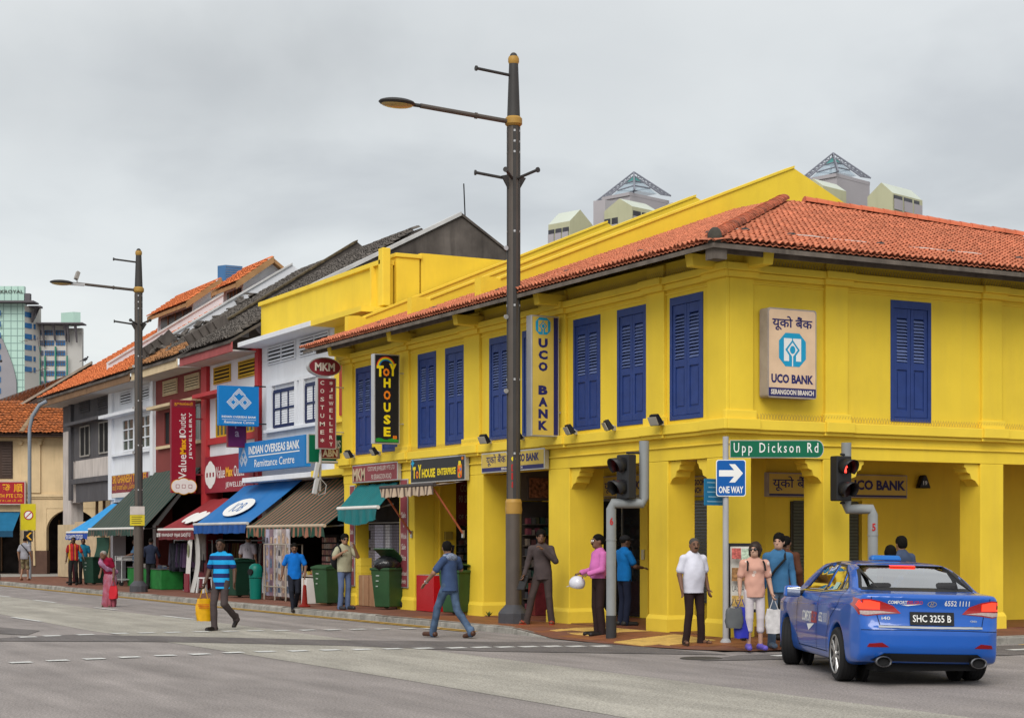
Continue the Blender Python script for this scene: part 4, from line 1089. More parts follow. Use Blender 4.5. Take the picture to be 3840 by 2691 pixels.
for px, d_ in ((144, 1290), (185, 1268), (228, 1270), (238, 1273), (268, 1275)):
    mb = MB(); mb.prism([(Wx(px) - .2, 2.2, hz(1209)), (Wx(px) + .25, 2.2, hz(1209)), (Wx(px) + .1, 3.4, hz(d_)), (Wx(px) - .05, 3.4, hz(d_))], (0, .5, 0)); mb.build('canopy_strut', m_hdk, wing)
mb = MB(); mb.prism([(Wx(195), 6, hz(1209)), (Wx(250), 4.6, hz(1209)), (Wx(274), 5.2, hz(1209)), (Wx(220), 6.6, hz(1209))], (0, 0, hz(1156) - hz(1209))); mb.build('lift_overrun', m_gl, wing)

# ---- slab blocks with glass pyramids on top
m_hdbg = mat('olive green render', (.43, .43, .29), rough=.9, var=.06, scale=.3, dirt=.2, dcol=(.25, .25, .17), dscale=.3, streak=True)
m_hdbm = mat('mauve grey render', (.36, .34, .36), rough=.9, var=.05, scale=.3)
m_hdbr = mat('pale green metal roof', (.52, .56, .49), rough=.6, var=.06, scale=.3)
m_truss = mat('painted truss', (.20, .21, .25), rough=.5, var=0)
m_pyr = mat('pyramid glass', (.42, .52, .60), rough=.12, var=.06, scale=.4, alpha=.55)
m_pyrt = mat('pyramid teal glass', (.08, .26, .25), rough=.15, var=.1, scale=.4)
DB = 220.; sb = DB / 6437
def bz(py): return 1.72 + (2018.6 - py) * sb
def corner_block(root, m, xl, xc, xr, z0, z1, dl=None, dr=None, y0=0):
    """a block seen on its corner: plan points given left, near corner, right (metres)"""
    z1 = 1.72 + (z1 - 1.72) * (1 + y0 / DB); xl, xc, xr = [q + (q + TX[0]) * y0 / DB for q in (xl, xc, xr)]; dl = dl if dl is not None else (xc - xl); dr = dr if dr is not None else (xr - xc)
    mb = MB(); mb.prism([(xl, y0 + dl, z0), (xc, y0, z0), (xr, y0 + dr, z0), (xl + xr - xc, y0 + dl + dr, z0)], (0, 0, z1 - z0)); return mb
TX = [0.]
def tower(name, label, px0, pts):
    """pts: picture columns and rows of the parts, measured from the apex column px0"""
    TX[0] = (px0 - 1920) * sb
    t = thing(name, label, 'building', far_frame(px0, DB), RZ, 'housing blocks with rooftop pyramids')
    return t
def pyramid(t, ax, az, hw, base_z, sy=1.0):
    A = Vector((ax, hw, az))
    corners = [Vector((ax - hw, hw * .95, base_z - .35 * hw * .3)), Vector((ax - .06 * hw, -.05 * hw, base_z - .02)), Vector((ax + hw, hw * 1.05, base_z + .25)), Vector((ax + .06 * hw, 2.05 * hw, base_z + .3))]
    py = None
    # glass faces, a smaller pyramid inside the trusses
    inn = [A.lerp(c, .62) + Vector((0, 0, -(az - base_z) * .28)) for c in corners]; Ai = A - Vector((0, 0, (az - base_z) * .14))
    low = [Vector((p.x, p.y, max(p.z, base_z - .1))) for p in inn]
    mb = MB()
    for i in range(4):
        a, b = low[i], low[(i + 1) % 4]; mb.quad(a, b, Ai.lerp(b, .38), Ai.lerp(a, .38))
    py = mb.build('pyramid_glazing', m_pyr, t)
    mb = MB()
    for i in range(4): mb.quad(Ai.lerp(low[i], .38), Ai.lerp(low[(i + 1) % 4], .38), Ai)
    mb.build('pyramid_tip', m_pyrt, py)
    for i in range(4):
        mb = MB(); r = .07
        o_ = [A.lerp(corners[i], k / 9) for k in range(10)]; n_ = [Ai.lerp(low[i] + (corners[i] - low[i]) * .32, k / 9) for k in range(10)]
        mb.cyl(A, corners[i], .11, n=6); mb.cyl(Ai, n_[-1], .1, n=6); mb.cyl(corners[i], n_[-1], r, n=5)
        for k in range(1, 9):
            mb.cyl(o_[k], n_[k], r, n=5); mb.cyl(o_[k + 1], n_[k], r, n=5)
        mb.build('hip_truss', m_truss, t)
    for i in range(4):
        for q in (.38, .7):
            mb = MB(); mb.cyl(Ai.lerp(low[i], q) + Vector((0, -.08, .03)), Ai.lerp(low[(i + 1) % 4], q) + Vector((0, -.08, .03)), .09, n=5); mb.build('glazing_bar', m_truss, py)
def gabled(t, xl, xc, xr, ztop, zeave, m, y0, wins=(), side='r'):
    """olive wing: left face and right face meeting at xc, its metal roof sloping back"""
    corner_block(t, m, xl, xc, xr, 0, zeave, y0=y0).build('wing_wall', m, t)
    xl, xc, xr = [q + (q + TX[0]) * y0 / DB for q in (xl, xc, xr)]
    ztop, zeave = [1.72 + (q - 1.72) * (1 + y0 / DB) for q in (ztop, zeave)]
    dl, dr = xc - xl, xr - xc
    P0, P1, P2, P3 = Vector((xc, y0, zeave)), Vector((xr, y0 + dr, zeave)), Vector((xl + xr - xc, y0 + dl + dr, zeave)), Vector((xl, y0 + dl, zeave))
    if side == 'r':
        R0, R1 = P0.lerp(P3, .45), P1.lerp(P2, .45)
    else:
        R0, R1 = P0.lerp(P1, .45), P3.lerp(P2, .45)
    R0 = R0 + Vector((0, 0, ztop - zeave)); R1 = R1 + Vector((0, 0, ztop - zeave))
    mb = MB()
    if side == 'r': mb.add([P0, P1, P2, P3, R0, R1], [(0, 1, 5, 4), (2, 3, 4, 5)]); mb.build('metal_roof', m_hdbr, t); MB().add([P0, P3, R0], [(0, 2, 1)]).build('gable_end', m, t); MB().add([P1, P2, R1], [(0, 1, 2)]).build('gable_end', m, t)
    else: mb.add([P0, P3, P2, P1, R0, R1], [(0, 1, 5, 4), (2, 3, 4, 5)]); mb.build('metal_roof', m_hdbr, t); MB().add([P0, P1, R0], [(0, 1, 2)]).build('gable_end', m, t); MB().add([P3, P2, R1], [(0, 1, 2)]).build('gable_end', m, t)
YW = -7
def face_windows(t, A, B, z0, z1, n, m=None, gap=.18):
    """a strip of n windows along the wall from A to B (plan points)"""
    A, B = Vector(A), Vector(B); z0, z1 = [1.72 + (q - 1.72) * (1 + (A.y + B.y) / 2 / DB) for q in (z0, z1)]; A.x += (A.x + TX[0]) * YW / DB; B.x += (B.x + TX[0]) * YW / DB; d = B - A; nr = Vector((d.y, -d.x, 0)).normalized()
    for k in range(n):
        a, b = A + d * ((k + gap / 2) / n), A + d * ((k + 1 - gap / 2) / n)
        P = [Vector((a.x, a.y, z0)), Vector((b.x, b.y, z0)), Vector((b.x, b.y, z1)), Vector((a.x, a.y, z1))]
        mb = MB(); mb.prism([p - nr * .04 for p in P], nr * .14); w_ = mb.build('window', mat('block window dark', (.05, .05, .06), .3, var=.4, scale=.8), t)
        mb = MB(); mb.prism([P[0] + nr * .11, P[1] + nr * .11, P[1] + Vector((0, 0, -1.3)) + nr * .11, P[0] + Vector((0, 0, -1.3)) + nr * .11], nr * .06); mb.build('window_apron', m_hdbm, w_)
m_hdbw = m_hdbg
X1 = lambda zx: (2000 + zx / 3.28 - 2387) * sb
Z1 = lambda zy: bz(560 + zy / 3.28)
t1 = tower('housing_block', 'olive and mauve housing block topped by a glass pyramid, left of the yellow roof peak', 2387, None)
pyramid(t1, X1(1270), Z1(180), (X1(1745) - X1(805)) / 2, Z1(500))
corner_block(t1, m_hdbm, X1(880), X1(1190), X1(1715), 0, Z1(555), y0=.5).build('core_wall', m_hdbm, t1)
corner_block(t1, m_hdbm, X1(860), X1(1180), X1(1720), Z1(558), Z1(525), y0=.35).build('core_parapet', m_hdbm, t1)
corner_block(t1, m_hdbm, X1(742), X1(884), X1(1100), 0, Z1(620), y0=-3.5, dl=.8).build('stair_wall', m_hdbm, t1)
gabled(t1, X1(890), X1(1215), X1(1570), Z1(575), Z1(700), m_hdbg, -7, side='r')
face_windows(t1, (X1(1215), -7, 0), (X1(1570), -7 + X1(1570) - X1(1215), 0), Z1(850), Z1(785), 3)
face_windows(t1, (X1(890), -7 + X1(1215) - X1(890), 0), (X1(1060), -7 + X1(1215) - X1(1060), 0), Z1(930), Z1(850), 2)
gabled(t1, X1(190), X1(448), X1(745), Z1(715), Z1(880), m_hdbg, -6, side='l')
face_windows(t1, (X1(190), -6 + X1(448) - X1(190), 0), (X1(448), -6, 0), Z1(1030), Z1(975), 3)
corner_block(t1, m_hdbr, X1(1660), X1(1715), X1(1860), 0, Z1(655), y0=-4).build('far_wing_wall', m_hdbm, t1)
X2 = lambda zx: (2900 + zx / 2.1457 - 3147) * sb
Z2 = lambda zy: bz(500 + zy / 2.1457)
t2 = tower('housing_block', 'olive and mauve housing block topped by a glass pyramid, right of the yellow roof peak', 3147, None)
pyramid(t2, X2(540), Z2(88), (X2(868) - X2(240)) / 2, Z2(308))
corner_block(t2, m_hdbm, X2(300), X2(510), X2(845), 0, Z2(345), y0=.5).build('core_wall', m_hdbm, t2)
corner_block(t2, m_hdbm, X2(290), X2(505), X2(850), Z2(343), Z2(320), y0=.35).build('core_parapet', m_hdbm, t2)
gabled(t2, X2(250), X2(400), X2(632), Z2(350), Z2(420), m_hdbg, -6, side='r')
gabled(t2, X2(792), X2(960), X2(1275), Z2(380), Z2(478), m_hdbg, -7, side='r')
face_windows(t2, (X2(960), -7, 0), (X2(1275), -7 + X2(1275) - X2(960), 0), Z2(555), Z2(525), 3)
# ---- a blue clad tower far behind
DT = 420.; st_ = DT / 6437
bt = thing('blue_tower', 'distant blue clad tower peeping over the orange jack roofs', 'building', far_frame(858, DT), RZ)
mb = MB(); mb.prism([(-46 * st_, 1.5, 0), (-12 * st_, 0, 0), (46 * st_, 2.2, 0), (10 * st_, 5, 0)], (0, 0, 1.72 + (2018.6 - 993) * st_)); bw = mb.build('clad_wall', mat('blue cladding', (.05, .14, .30), rough=.4, var=.15, scale=.2), bt)
for k in range(7): mb = MB(); z = 1.72 + (2018.6 - 1000 - k * 9) * st_; mb.prism([(-12 * st_, -.02, z), (46 * st_, 2.18, z), (46 * st_, 2.18, z + .12), (-12 * st_, -.02, z + .12)], (0, -.05, 0)); mb.build('panel_joint', m_truss, bw)
mb = MB(); mb.box(46 * st_, 58 * st_, 2.5, 6, 0, 1.72 + (2018.6 - 1025) * st_); mb.build('lower_block', mat('blue cladding'), bt)
# ================================================================ awnings
VL, VU = (0, -1, 0), (0, 0, 1)             # right and up on faces turned to the main road
VR = (1, 0, 0)                              # right on faces turned to the side street
def stripes(name, cols, period, rough=.8, wear=.2, axis='Y'):
    """fabric with stripes across the run of the awning"""
    if name in _M: return _M[name]
    m = mat(name, (1, 1, 1), rough, var=.12, scale=1.5, dirt=wear, dcol=(.06, .05, .05), dscale=1.5)
    t = m.node_tree; n = t.nodes; l = t.links
    g = n.new('ShaderNodeNewGeometry'); sp = n.new('ShaderNodeSeparateXYZ'); l.new(g.outputs['Position'], sp.inputs[0])
    dvd = n.new('ShaderNodeMath'); dvd.operation = 'DIVIDE'; l.new(sp.outputs[axis], dvd.inputs[0]); dvd.inputs[1].default_value = period
    fr = n.new('ShaderNodeMath'); fr.operation = 'FRACT'; l.new(dvd.outputs[0], fr.inputs[0])
    rp = n.new('ShaderNodeValToRGB'); rp.color_ramp.interpolation = 'CONSTANT'
    rp.color_ramp.elements[0].color = (*cols[0][1], 1); rp.color_ramp.elements[0].position = 0
    rp.color_ramp.elements[1].color = (*cols[1][1], 1); rp.color_ramp.elements[1].position = cols[1][0]
    for pos, c in cols[2:]: e = rp.color_ramp.elements.new(pos); e.color = (*c, 1)
    l.new(fr.outputs[0], rp.inputs['Fac'])
    for nd in n:
        if nd.bl_idname == 'ShaderNodeMix' and nd.blend_type == 'MULTIPLY': l.new(rp.outputs['Color'], nd.inputs['A'])
    return m
m_bar = mat('white awning bar', (.66, .65, .62), .5, var=.1)
m_arm = mat('rusty awning arm', (.33, .09, .04), .7, var=.3)
def awning(name, label, y0, y1, xr, zr, xf, zf, m, mv, vh=.25, scallop=False, bar=m_bar, slack=.06, arms=True, corr=0, yr=None):
    t = thing(name, label, 'awning', (xr, (y0 + y1) / 2, zr)); c = (xr, (y0 + y1) / 2, zr)
    mb = MB(); ny, nx = max(8, int((y1 - y0) * 6)), 8
    if corr: ny = int((y1 - y0) / corr * 4)
    def P(i, j, dz=0):
        a, b = i / ny, j / nx
        sag = -slack * math.sin(math.pi * b) * (1 - .5 * abs(2 * a - 1)) + .012 * math.sin(a * 23 + b * 3)
        if corr: sag += .016 * math.sin(2 * math.pi * (y1 - y0) * a / corr)
        ya = y0 + (y1 - y0) * a
        if yr: ya = (yr[0] + (yr[1] - yr[0]) * a) * (1 - b) + ya * b
        return (xr + (xf - xr) * b, ya, zr + (zf - zr) * b + sag + dz)
    vs = [P(i, j) for i in range(ny + 1) for j in range(nx + 1)] + [P(i, j, -.012) for i in range(ny + 1) for j in range(nx + 1)]
    o = (ny + 1) * (nx + 1); fs = []
    for i in range(ny):
        for j in range(nx):
            a = i * (nx + 1) + j; fs.append((a, a + nx + 1, a + nx + 2, a + 1)); fs.append((o + a, o + a + 1, o + a + nx + 2, o + a + nx + 1))
    mb.add(vs, fs); at(mb, *c); can = mb.build('canopy', m, t, smooth=60)
    # valance
    mb = MB(); n = max(12, int((y1 - y0) / .05)); vs = []
    for i in range(n + 1):
        a = i / n; y = y0 + (y1 - y0) * a; w = .02 * math.sin(y * 14) + .01 * math.sin(y * 31)
        bot = vh * (1 - (.18 * abs(math.sin(math.pi * (y - y0) / .22)) if scallop else 0) + .03 * math.sin(y * 7))
        if scallop == 'sag': bot = vh * (.75 + .5 * math.sin(math.pi * a))
        vs += [(xf - .03, y, zf - .01), (xf - .03 + w, y, zf - .01 - bot * .55), (xf - .03 + w * 1.6, y, zf - .01 - bot)]
    mb.add(vs, [(i * 3 + k, i * 3 + k + 1, i * 3 + k + 4, i * 3 + k + 3) for i in range(n) for k in (0, 1)]); at(mb, *c)
    mb.build('valance', mv, t, smooth=60)
    if bar is not None:
        mb = MB(); mb.cyl((xf, y0 - .02, zf + .02), (xf, y1 + .02, zf + .02), .045, n=10); at(mb, *c); mb.build('front_bar', bar, t, smooth=True)
    if arms:
        for y in (y0 + .25, y1 - .25):
            mb = MB(); mb.tube([(xr, y, zf + .1), (xf + .05, y, zf - .0)], .02, 6); at(mb, *c); mb.build('arm', mat('grey arm', (.2, .2, .2), .5), t)
    return t, c
m_gst = stripes('green and rust stripe fabric', [(0, (.012, .055, .036)), (.56, (.27, .12, .075))], .3, wear=.25)
m_gst2 = stripes('grey green fine stripe fabric', [(0, (.028, .055, .045)), (.5, (.12, .085, .07)), (.72, (.03, .075, .06))], .36, wear=.3)
m_tst = stripes('tan and brown stripe fabric', [(0, (.48, .37, .27)), (.52, (.13, .09, .07))], .2, wear=.3)
m_awb = mat('strong blue canvas', (.015, .15, .42), .7, var=.12, scale=1.2, dirt=.35, dcol=(.1, .16, .25))
m_awb2 = mat('navy valance canvas', (.012, .07, .26), .75, var=.15)
m_awc = mat('bright blue canvas', (.03, .28, .62), .7, var=.1)
m_awr = mat('crimson canvas', (.27, .025, .03), .75, var=.15, scale=1.2, dirt=.25, dcol=(.12, .04, .04))
m_teal = mat('teal ribbed sheet', (.01, .14, .15), .55, var=.12)
m_tarp = mat('black shade tarp', (.02, .016, .014), .6, var=.3)
m_wht = mat('print white', (.74, .74, .72), .6, var=.04)
m_dred = mat('dark red valance', (.15, .025, .03), .7, var=.1)
ta, tcn = awning('green_striped_awning', 'green and rust striped awning above the poster racks, next to the yellow corner pillar', 16.25, 21.8, 1.18, 3.3, -.5, 2.02, m_gst, m_gst, .27, True, bar=mat('tan bar', (.45, .36, .26), .6))
ta, tcn = awning('blue_awning', 'strong blue awning with a white oval emblem', 21.86, 26.55, 1.18, 3.42, -.5, 2.12, m_awb, m_awb2, .24, bar=mat('pale bar', (.5, .5, .5), .6))
dz = (2.12 - 3.42) / (-.5 - 1.18); sl = Vector((-1, 0, -dz)).normalized(); c_ = Vector((.1, 24.2, 3.42 + (.1 - 1.18) * dz + .0)) - Vector(tcn)
plate(ta, 'emblem', disc(1.05, .42), c_, (0, -1, 0), -sl, m_wht, off=.05)
letter(ta, 'IOB', c_, (0, -1, 0), -sl, .9, .42, mat('emblem ink', (.1, .2, .42), .6), off=.056, bold=.0)
ta, tcn = awning('crimson_awning', 'crimson awning with a white blossom emblem and a lettered pawnshop valance', 26.6, 30.2, 1.18, 2.98, -.5, 1.98, m_awr, m_dred, .28)
dz = (1.98 - 2.98) / (-.5 - 1.18); sl = Vector((-1, 0, -dz)).normalized()
for dy, r in ((-.55, .3), (0, .38), (.55, .3)):
    plate(ta, 'emblem', disc(r * 1.15, r), Vector((.1, 28.2 + dy, 2.98 + (.1 - 1.18) * dz)) - Vector(tcn), (0, -1, 0), -sl, m_wht, off=.05 + abs(dy) * .004)
letter(ta, '當舖  PAWNSHOP  PAJAK GADAI', Vector((-.57, 28.5, 1.83)) - Vector(tcn), VL, VU, 3.2, .15, m_wht, bold=.01, off=.03)
letter(ta, 'அடகு கடை', Vector((-.57, 26.85, 1.83)) - Vector(tcn), VL, VU, .45, .15, m_wht, bold=.0, off=.03)
awning('grey_green_striped_awning', 'long dull green pinstriped awning behind the far lamp post', 32.0, 38.85, 1.18, 4.05, -.5, 2.04, m_gst2, m_gst2, .24, True, yr=(31.2, 37.1))
ta, tcn = awning('bright_blue_awning', 'small bright blue awning with a lettered navy valance beside the plywood hoarding', 38.9, 42.1, 1.18, 3.05, -.5, 1.93, m_awc, mat('royal blue valance', (.015, .06, .33), .6), .27, True)
letter(ta, 'SRI GHANESH TEXTILES', Vector((-.57, 40.6, 1.79)) - Vector(tcn), VL, VU, 2.5, .15, m_wht, bold=.012, off=.035)
mb = MB(); N_ = 10
for i in range(N_):
    a0, a1 = i / N_, (i + 1) / N_
    f0, f1 = .05 * math.sin(i * 1.9), .05 * math.sin((i + 1) * 1.9)
    mb.quad((1.1, 30.9 + 2.6 * a0, 3.95 - .1 * a0), (1.1, 30.9 + 2.6 * a1, 3.95 - .1 * a1), (-.2 + f1, 31.3 + 1.6 * a1, 2.15), (-.2 + f0, 31.3 + 1.6 * a0, 2.15))
o = mb.build('black_tarpaulin', m_tarp, smooth=True); tag(o, 'black shade tarpaulin hanging slack beside the maroon wall', 'tarpaulin')
ta, tcn = awning('teal_awning', 'teal ribbed awning with a white roller bar over the packaged jewellery', 12.95, 15.3, -.02, 3.0, -.52, 2.42, m_teal, m_teal, .3, 'sag', corr=.09, slack=.02)
ta, tcn = awning('brown_striped_awning', 'small tan and brown striped awning half rolled above the red counter', 9.5, 12.25, -.05, 2.93, -.75, 2.84, m_tst, m_tst, .22, True, bar=mat('dark bar', (.06, .05, .05), .6), arms=False, slack=.03)
for y in (9.6, 12.2):
    mb = MB(); mb.tube([(-.02, y, 1.82), (-.72, y + .0, 2.78)], .022, 6); at(mb, *tcn); mb.build('arm', m_arm, ta)
    mb = MB(); mb.box(-.04, -.002, y - .04, y + .04, 1.74, 1.9); at(mb, *tcn); mb.build('arm_bracket', m_metal, ta)

# ================================================================ signs
m_steel = mat('sign edge aluminium', (.48, .48, .49), .35, metal=.5, var=.08)
m_black = mat('print black', (.012, .012, .015), .4, var=0)
m_navyp = mat('print navy', (.02, .02, .11), .5, var=0)
m_cyan = mat('print cyan', (.01, .29, .50), .5, var=0)
m_cream_s = mat('aged cream sign face', (.70, .50, .33), .5, var=.1, scale=3, dirt=.12, dcol=(.45, .3, .18), streak=True)
m_sgy = mat('sign yellow', (.58, .42, .08), .5, var=.08, scale=3)
m_iob = mat('bank blue sign', (.005, .17, .47), .5, var=.05)
m_maro = mat('maroon sign face', (.20, .022, .035), .5, var=.06)
m_crim = mat('crimson sign face', (.26, .008, .025), .5, var=.05)
m_gold = mat('print gold', (.72, .36, .01), .5, var=0)
m_yp = mat('print yellow', (.75, .58, .01), .5, var=0)
m_or = mat('print orange', (.75, .2, .01), .5, var=0)
m_pw = mat('print pale', (.66, .60, .54), .6, var=.05)
m_gr = mat('sign green', (.0, .115, .055), .45, var=.05)

def sign(name, label, c, rt, W, H, T, face, edge=m_steel, cat='sign', rim=.025, back=True, r=0, group=None):
    """a box sign centred at c whose face (right vector rt) stands T in front of its back"""
    t = thing(name, label, cat, c, group=group)
    if rt == VL: VLS.add(t.name)
    rt = Vector(rt); n = rt.cross(Vector(VU))
    pts = rrect(W, H, r) if r else [(-W / 2, -H / 2), (W / 2, -H / 2), (W / 2, H / 2), (-W / 2, H / 2)]
    mb = MB(); mb.prism([rt * a + Vector(VU) * b for a, b in pts], -n * T); mb.build('housing', edge, t, bevel=.006 if not r else 0)
    k = (W - 2 * rim) / W; kh = (H - 2 * rim) / H
    plate(t, 'face', [(a * k, b * kh) for a, b in pts], (0, 0, 0), rt, VU, face, off=.003)
    return t
def uco_logo(t, c, rt, s, bg=None, off=.006):
    """octagon badge with a figure holding a disc"""
    e = s * .24; h = s * .5
    wh = bg or m_wht
    plate(t, 'badge', [(-h + e, -h), (h - e, -h), (h, -h + e), (h, h - e), (h - e, h), (-h + e, h), (-h, h - e), (-h, -h + e)], c, rt, VU, m_cyan, off=off)
    plate(t, 'badge_mark', [(-.32 * s, -.34 * s), (-.13 * s, -.34 * s), (-.13 * s, -.17 * s), (-.27 * s, 0), (-.02 * s, .28 * s), (-.02 * s, .34 * s), (-.32 * s, .34 * s)], c, rt, VU, wh, off=off + .002)
    plate(t, 'badge_mark', [(.32 * s, -.34 * s), (.13 * s, -.34 * s), (.13 * s, -.17 * s), (.27 * s, 0), (.02 * s, .28 * s), (.02 * s, .34 * s), (.32 * s, .34 * s)], c, rt, VU, wh, off=off + .002)
    plate(t, 'badge_mark', [(-.02 * s, -.5 * s), (.02 * s, -.5 * s), (.02 * s, -.2 * s), (.19 * s, .0), (0, .22 * s), (-.19 * s, .0), (-.02 * s, -.2 * s)], c, rt, VU, wh, off=off + .002)
    plate(t, 'badge_disc', disc(.1 * s, .12 * s), c, rt, VU, m_cyan, off=off + .004)

# bank: wall sign on the side front
t = sign('bank_wall_sign', 'cream lightbox bank sign with blue badge on the side street wall', (1.1, -.28, 4.765), VR, 1.0, 1.47, .22, m_cream_s, mat('grimy sign edge', (.35, .3, .26), .6, var=.2), r=.05)
letter(t, 'यूको बैंक', (0, 0, .49), VR, VU, .82, .24, m_navyp, bold=.02, off=.006)
uco_logo(t, Vector((0, 0, .06)), VR, .55)
letter(t, 'UCO BANK', (0, 0, -.42), VR, VU, .86, .15, m_navyp, bold=.045, off=.006)
plate(t, 'branch_strip', [(-.48, -.71), (.48, -.71), (.48, -.57), (-.48, -.57)], (0, 0, 0), VR, VU, m_navyp, off=.005)
letter(t, 'SERANGOON BRANCH', (0, 0, -.64), VR, VU, .88, .085, m_pw, bold=.04, off=.008)
# bank: projecting vertical sign
t = sign('bank_projecting_sign', 'tall yellow projecting bank sign with a vertical navy edge stripe', (-.445, 5.28, 4.79), VR, .6, 2.28, .2, m_sgy)
plate(t, 'edge_stripe', [(.18, -1.11), (.275, -1.11), (.275, 1.11), (.18, 1.11)], (0, 0, 0), VR, VU, m_navyp, off=.005)
uco_logo(t, Vector((-.05, 0, .94)), VR, .32, m_sgy)
for i, ch in enumerate('UCO BANK'):
    if ch != ' ': letter(t, ch, (-.05, 0, .62 - i * .222), VR, VU, .2, .175, m_navyp, bold=.06, off=.006)
for z in (.7, -.68):
    mb = MB(); mb.cyl((.3, .1, z), (.44, .1, z), .025); mb.box(.43, .445, .02, .18, z - .12, z + .12); mb.build('bracket', m_steel, t)
# bank fascia over the third bay
t = sign('bank_fascia_sign', 'yellow and navy bank fascia sign behind the near lamp post', (-.13, 7.2, 3.27), VL, 2.66, .41, .1, m_sgy)
plate(t, 'navy_strip', [(-1.3, -.18), (1.3, -.18), (1.3, -.1), (-1.3, -.1)], (0, 0, 0), VL, VU, m_navyp, off=.005)
letter(t, 'यूको बैंक', (-.68, 0, .05), VL, VU, .85, .24, m_navyp, bold=.012, off=.006); letter(t, 'UCO BANK', (.62, 0, .05), VL, VU, 1.0, .16, m_navyp, bold=.045, off=.006)
uco_logo(t, Vector((-.06, 0, .05)), VL, .24)
letter(t, 'SERANGOON BRANCH', (0, 0, -.14), VL, VU, .9, .05, m_pw, bold=.03, off=.008)
# bank signs inside the arcade
t = sign('bank_arcade_sign', 'long yellow bank lightbox on the inner arcade wall behind the traffic signal', (3.99, 2.08, 2.7), VR, 3.25, .44, .12, m_sgy, mat('grimy sign edge'))
plate(t, 'navy_strip', [(-1.6, -.2), (1.6, -.2), (1.6, -.165), (-1.6, -.165)], (0, 0, 0), VR, VU, m_navyp, off=.005)
letter(t, 'यूको बैंक', (-1.05, 0, .02), VR, VU, .95, .27, m_navyp, bold=.01, off=.006); letter(t, 'UCO BANK', (.9, 0, .02), VR, VU, 1.35, .19, m_navyp, bold=.045, off=.006)
t = sign('bank_door_sign', 'yellow bank sign above the glass door inside the arcade', (2.28, 6.6, 2.8), VL, 2.3, .44, .11, m_sgy, mat('grimy sign edge'))
letter(t, 'यूको बैंक', (-.55, 0, .0), VL, VU, .9, .28, m_navyp, bold=.01, off=.006); letter(t, 'UCO BANK', (.6, 0, 0), VL, VU, .95, .17, m_navyp, bold=.045, off=.006)
t = sign('branch_sign', 'small yellow branch sign in the dim arcade behind the corner pillar', (2.28, 4.3, 2.72), VL, 1.0, .4, .11, m_sgy, mat('grimy sign edge'))
letter(t, 'SERANGOON\nBRANCH', (0, 0, 0), VL, VU, .72, .26, m_navyp, bold=.03, off=.006)
# toy shop
t = sign('toy_shop_projecting_sign', 'tall black projecting toy shop sign with rainbow and yellow letters', (-.51, 12.46, 4.87), VR, .63, 2.02, .18, m_black)
for k, cc in enumerate(((.6, .03, .02), (.7, .3, .01), (.7, .6, .02), (.05, .35, .08), (.02, .15, .5))):
    ro, ri = .235 - k * .018, .217 - k * .018; n = 14
    plate(t, 'rainbow_band', [(ro * math.cos(math.pi * i / n), ro * math.sin(math.pi * i / n)) for i in range(n + 1)] + [(ri * math.cos(math.pi * i / n), ri * math.sin(math.pi * i / n)) for i in range(n, -1, -1)], (-.03, 0, .72), VR, VU, mat('rainbow %d' % k, cc, .5, var=0), off=.006)
for ch, x, z, w_, h_, m_ in (('T', -.17, .62, .17, .25, m_yp), ('O', -.02, .60, .16, .18, m_or), ('Y', .14, .66, .18, .28, m_yp)): letter(t, ch, (x, 0, z), VR, VU, w_, h_, m_, bold=.06, off=.007)
for i, ch in enumerate('HOUSE'): letter(t, ch, (0, 0, .36 - i * .275), VR, VU, .17, .21, m_or if i == 1 else m_yp, bold=.045, off=.007)
plate(t, 'grass_strip', [(-.28, -.97)] + [(-.28 + .07 * i, -.9 + .02 * math.sin(i * 1.3)) for i in range(9)] + [(.28, -.97)], (0, 0, 0), VR, VU, mat('print grass green', (.02, .25, .03), .5), off=.006)
letter(t, '88', (.19, 0, -.86), VR, VU, .1, .08, m_or, bold=.03, off=.008)
for z in (.6, -.55):
    mb = MB(); mb.cyl((.3, .09, z), (.51, .09, z), .018); mb.build('bracket', m_steel, t)
t = sign('toy_shop_fascia_sign', 'black toy shop fascia with slanting yellow lettering', (-.13, 10.65, 3.22), VL, 2.72, .54, .1, m_black)
for ch, x, z, w_, h_, m_ in (('T', -1.16, -.03, .16, .26, m_yp), ('O', -1.0, -.08, .14, .17, m_or), ('Y', -.87, -.01, .17, .3, m_yp)): letter(t, ch, (x, 0, z), VL, VU, w_, h_, m_, bold=.06, off=.007)
letter(t, 'HOUSE', (-.42, 0, -.06), VL, VU, .68, .2, m_yp, bold=.045, off=.007); letter(t, 'ENTERPRISE', (.48, 0, -.05), VL, VU, .9, .15, m_yp, bold=.04, off=.007)
letter(t, '88', (1.25, 0, .2), VL, VU, .1, .07, m_or, bold=.03, off=.007)
plate(t, 'printed_toy', rrect(.2, .3, .05), (1.12, 0, -.06), VL, VU, m_or, off=.006); plate(t, 'printed_toy', rrect(.12, .1, .03), (1.12, 0, .1), VL, VU, m_yp, off=.008)
for dx, dz_, cc in ((-.05, -.02, (.6, .02, .02)), (.05, 0, (.02, .2, .5)), (0, -.12, (.02, .4, .1)), (.05, -.14, (.6, .02, .02))): plate(t, 'printed_bead', disc(.03, .035, 10), (1.12 + dx, 0, -.03 + dz_), VL, VU, mat('bead %.2f' % cc[0] + '%.2f' % cc[2], cc, .5, var=0), off=.009)
plate(t, 'printed_splash', [(-.1, 0), (-.03, .05), (0, .12), (.04, .04), (.1, .02), (.03, -.03), (.0, -.12), (-.03, -.03)], (-1.24, 0, .17), VL, VU, m_cyan, off=.007)
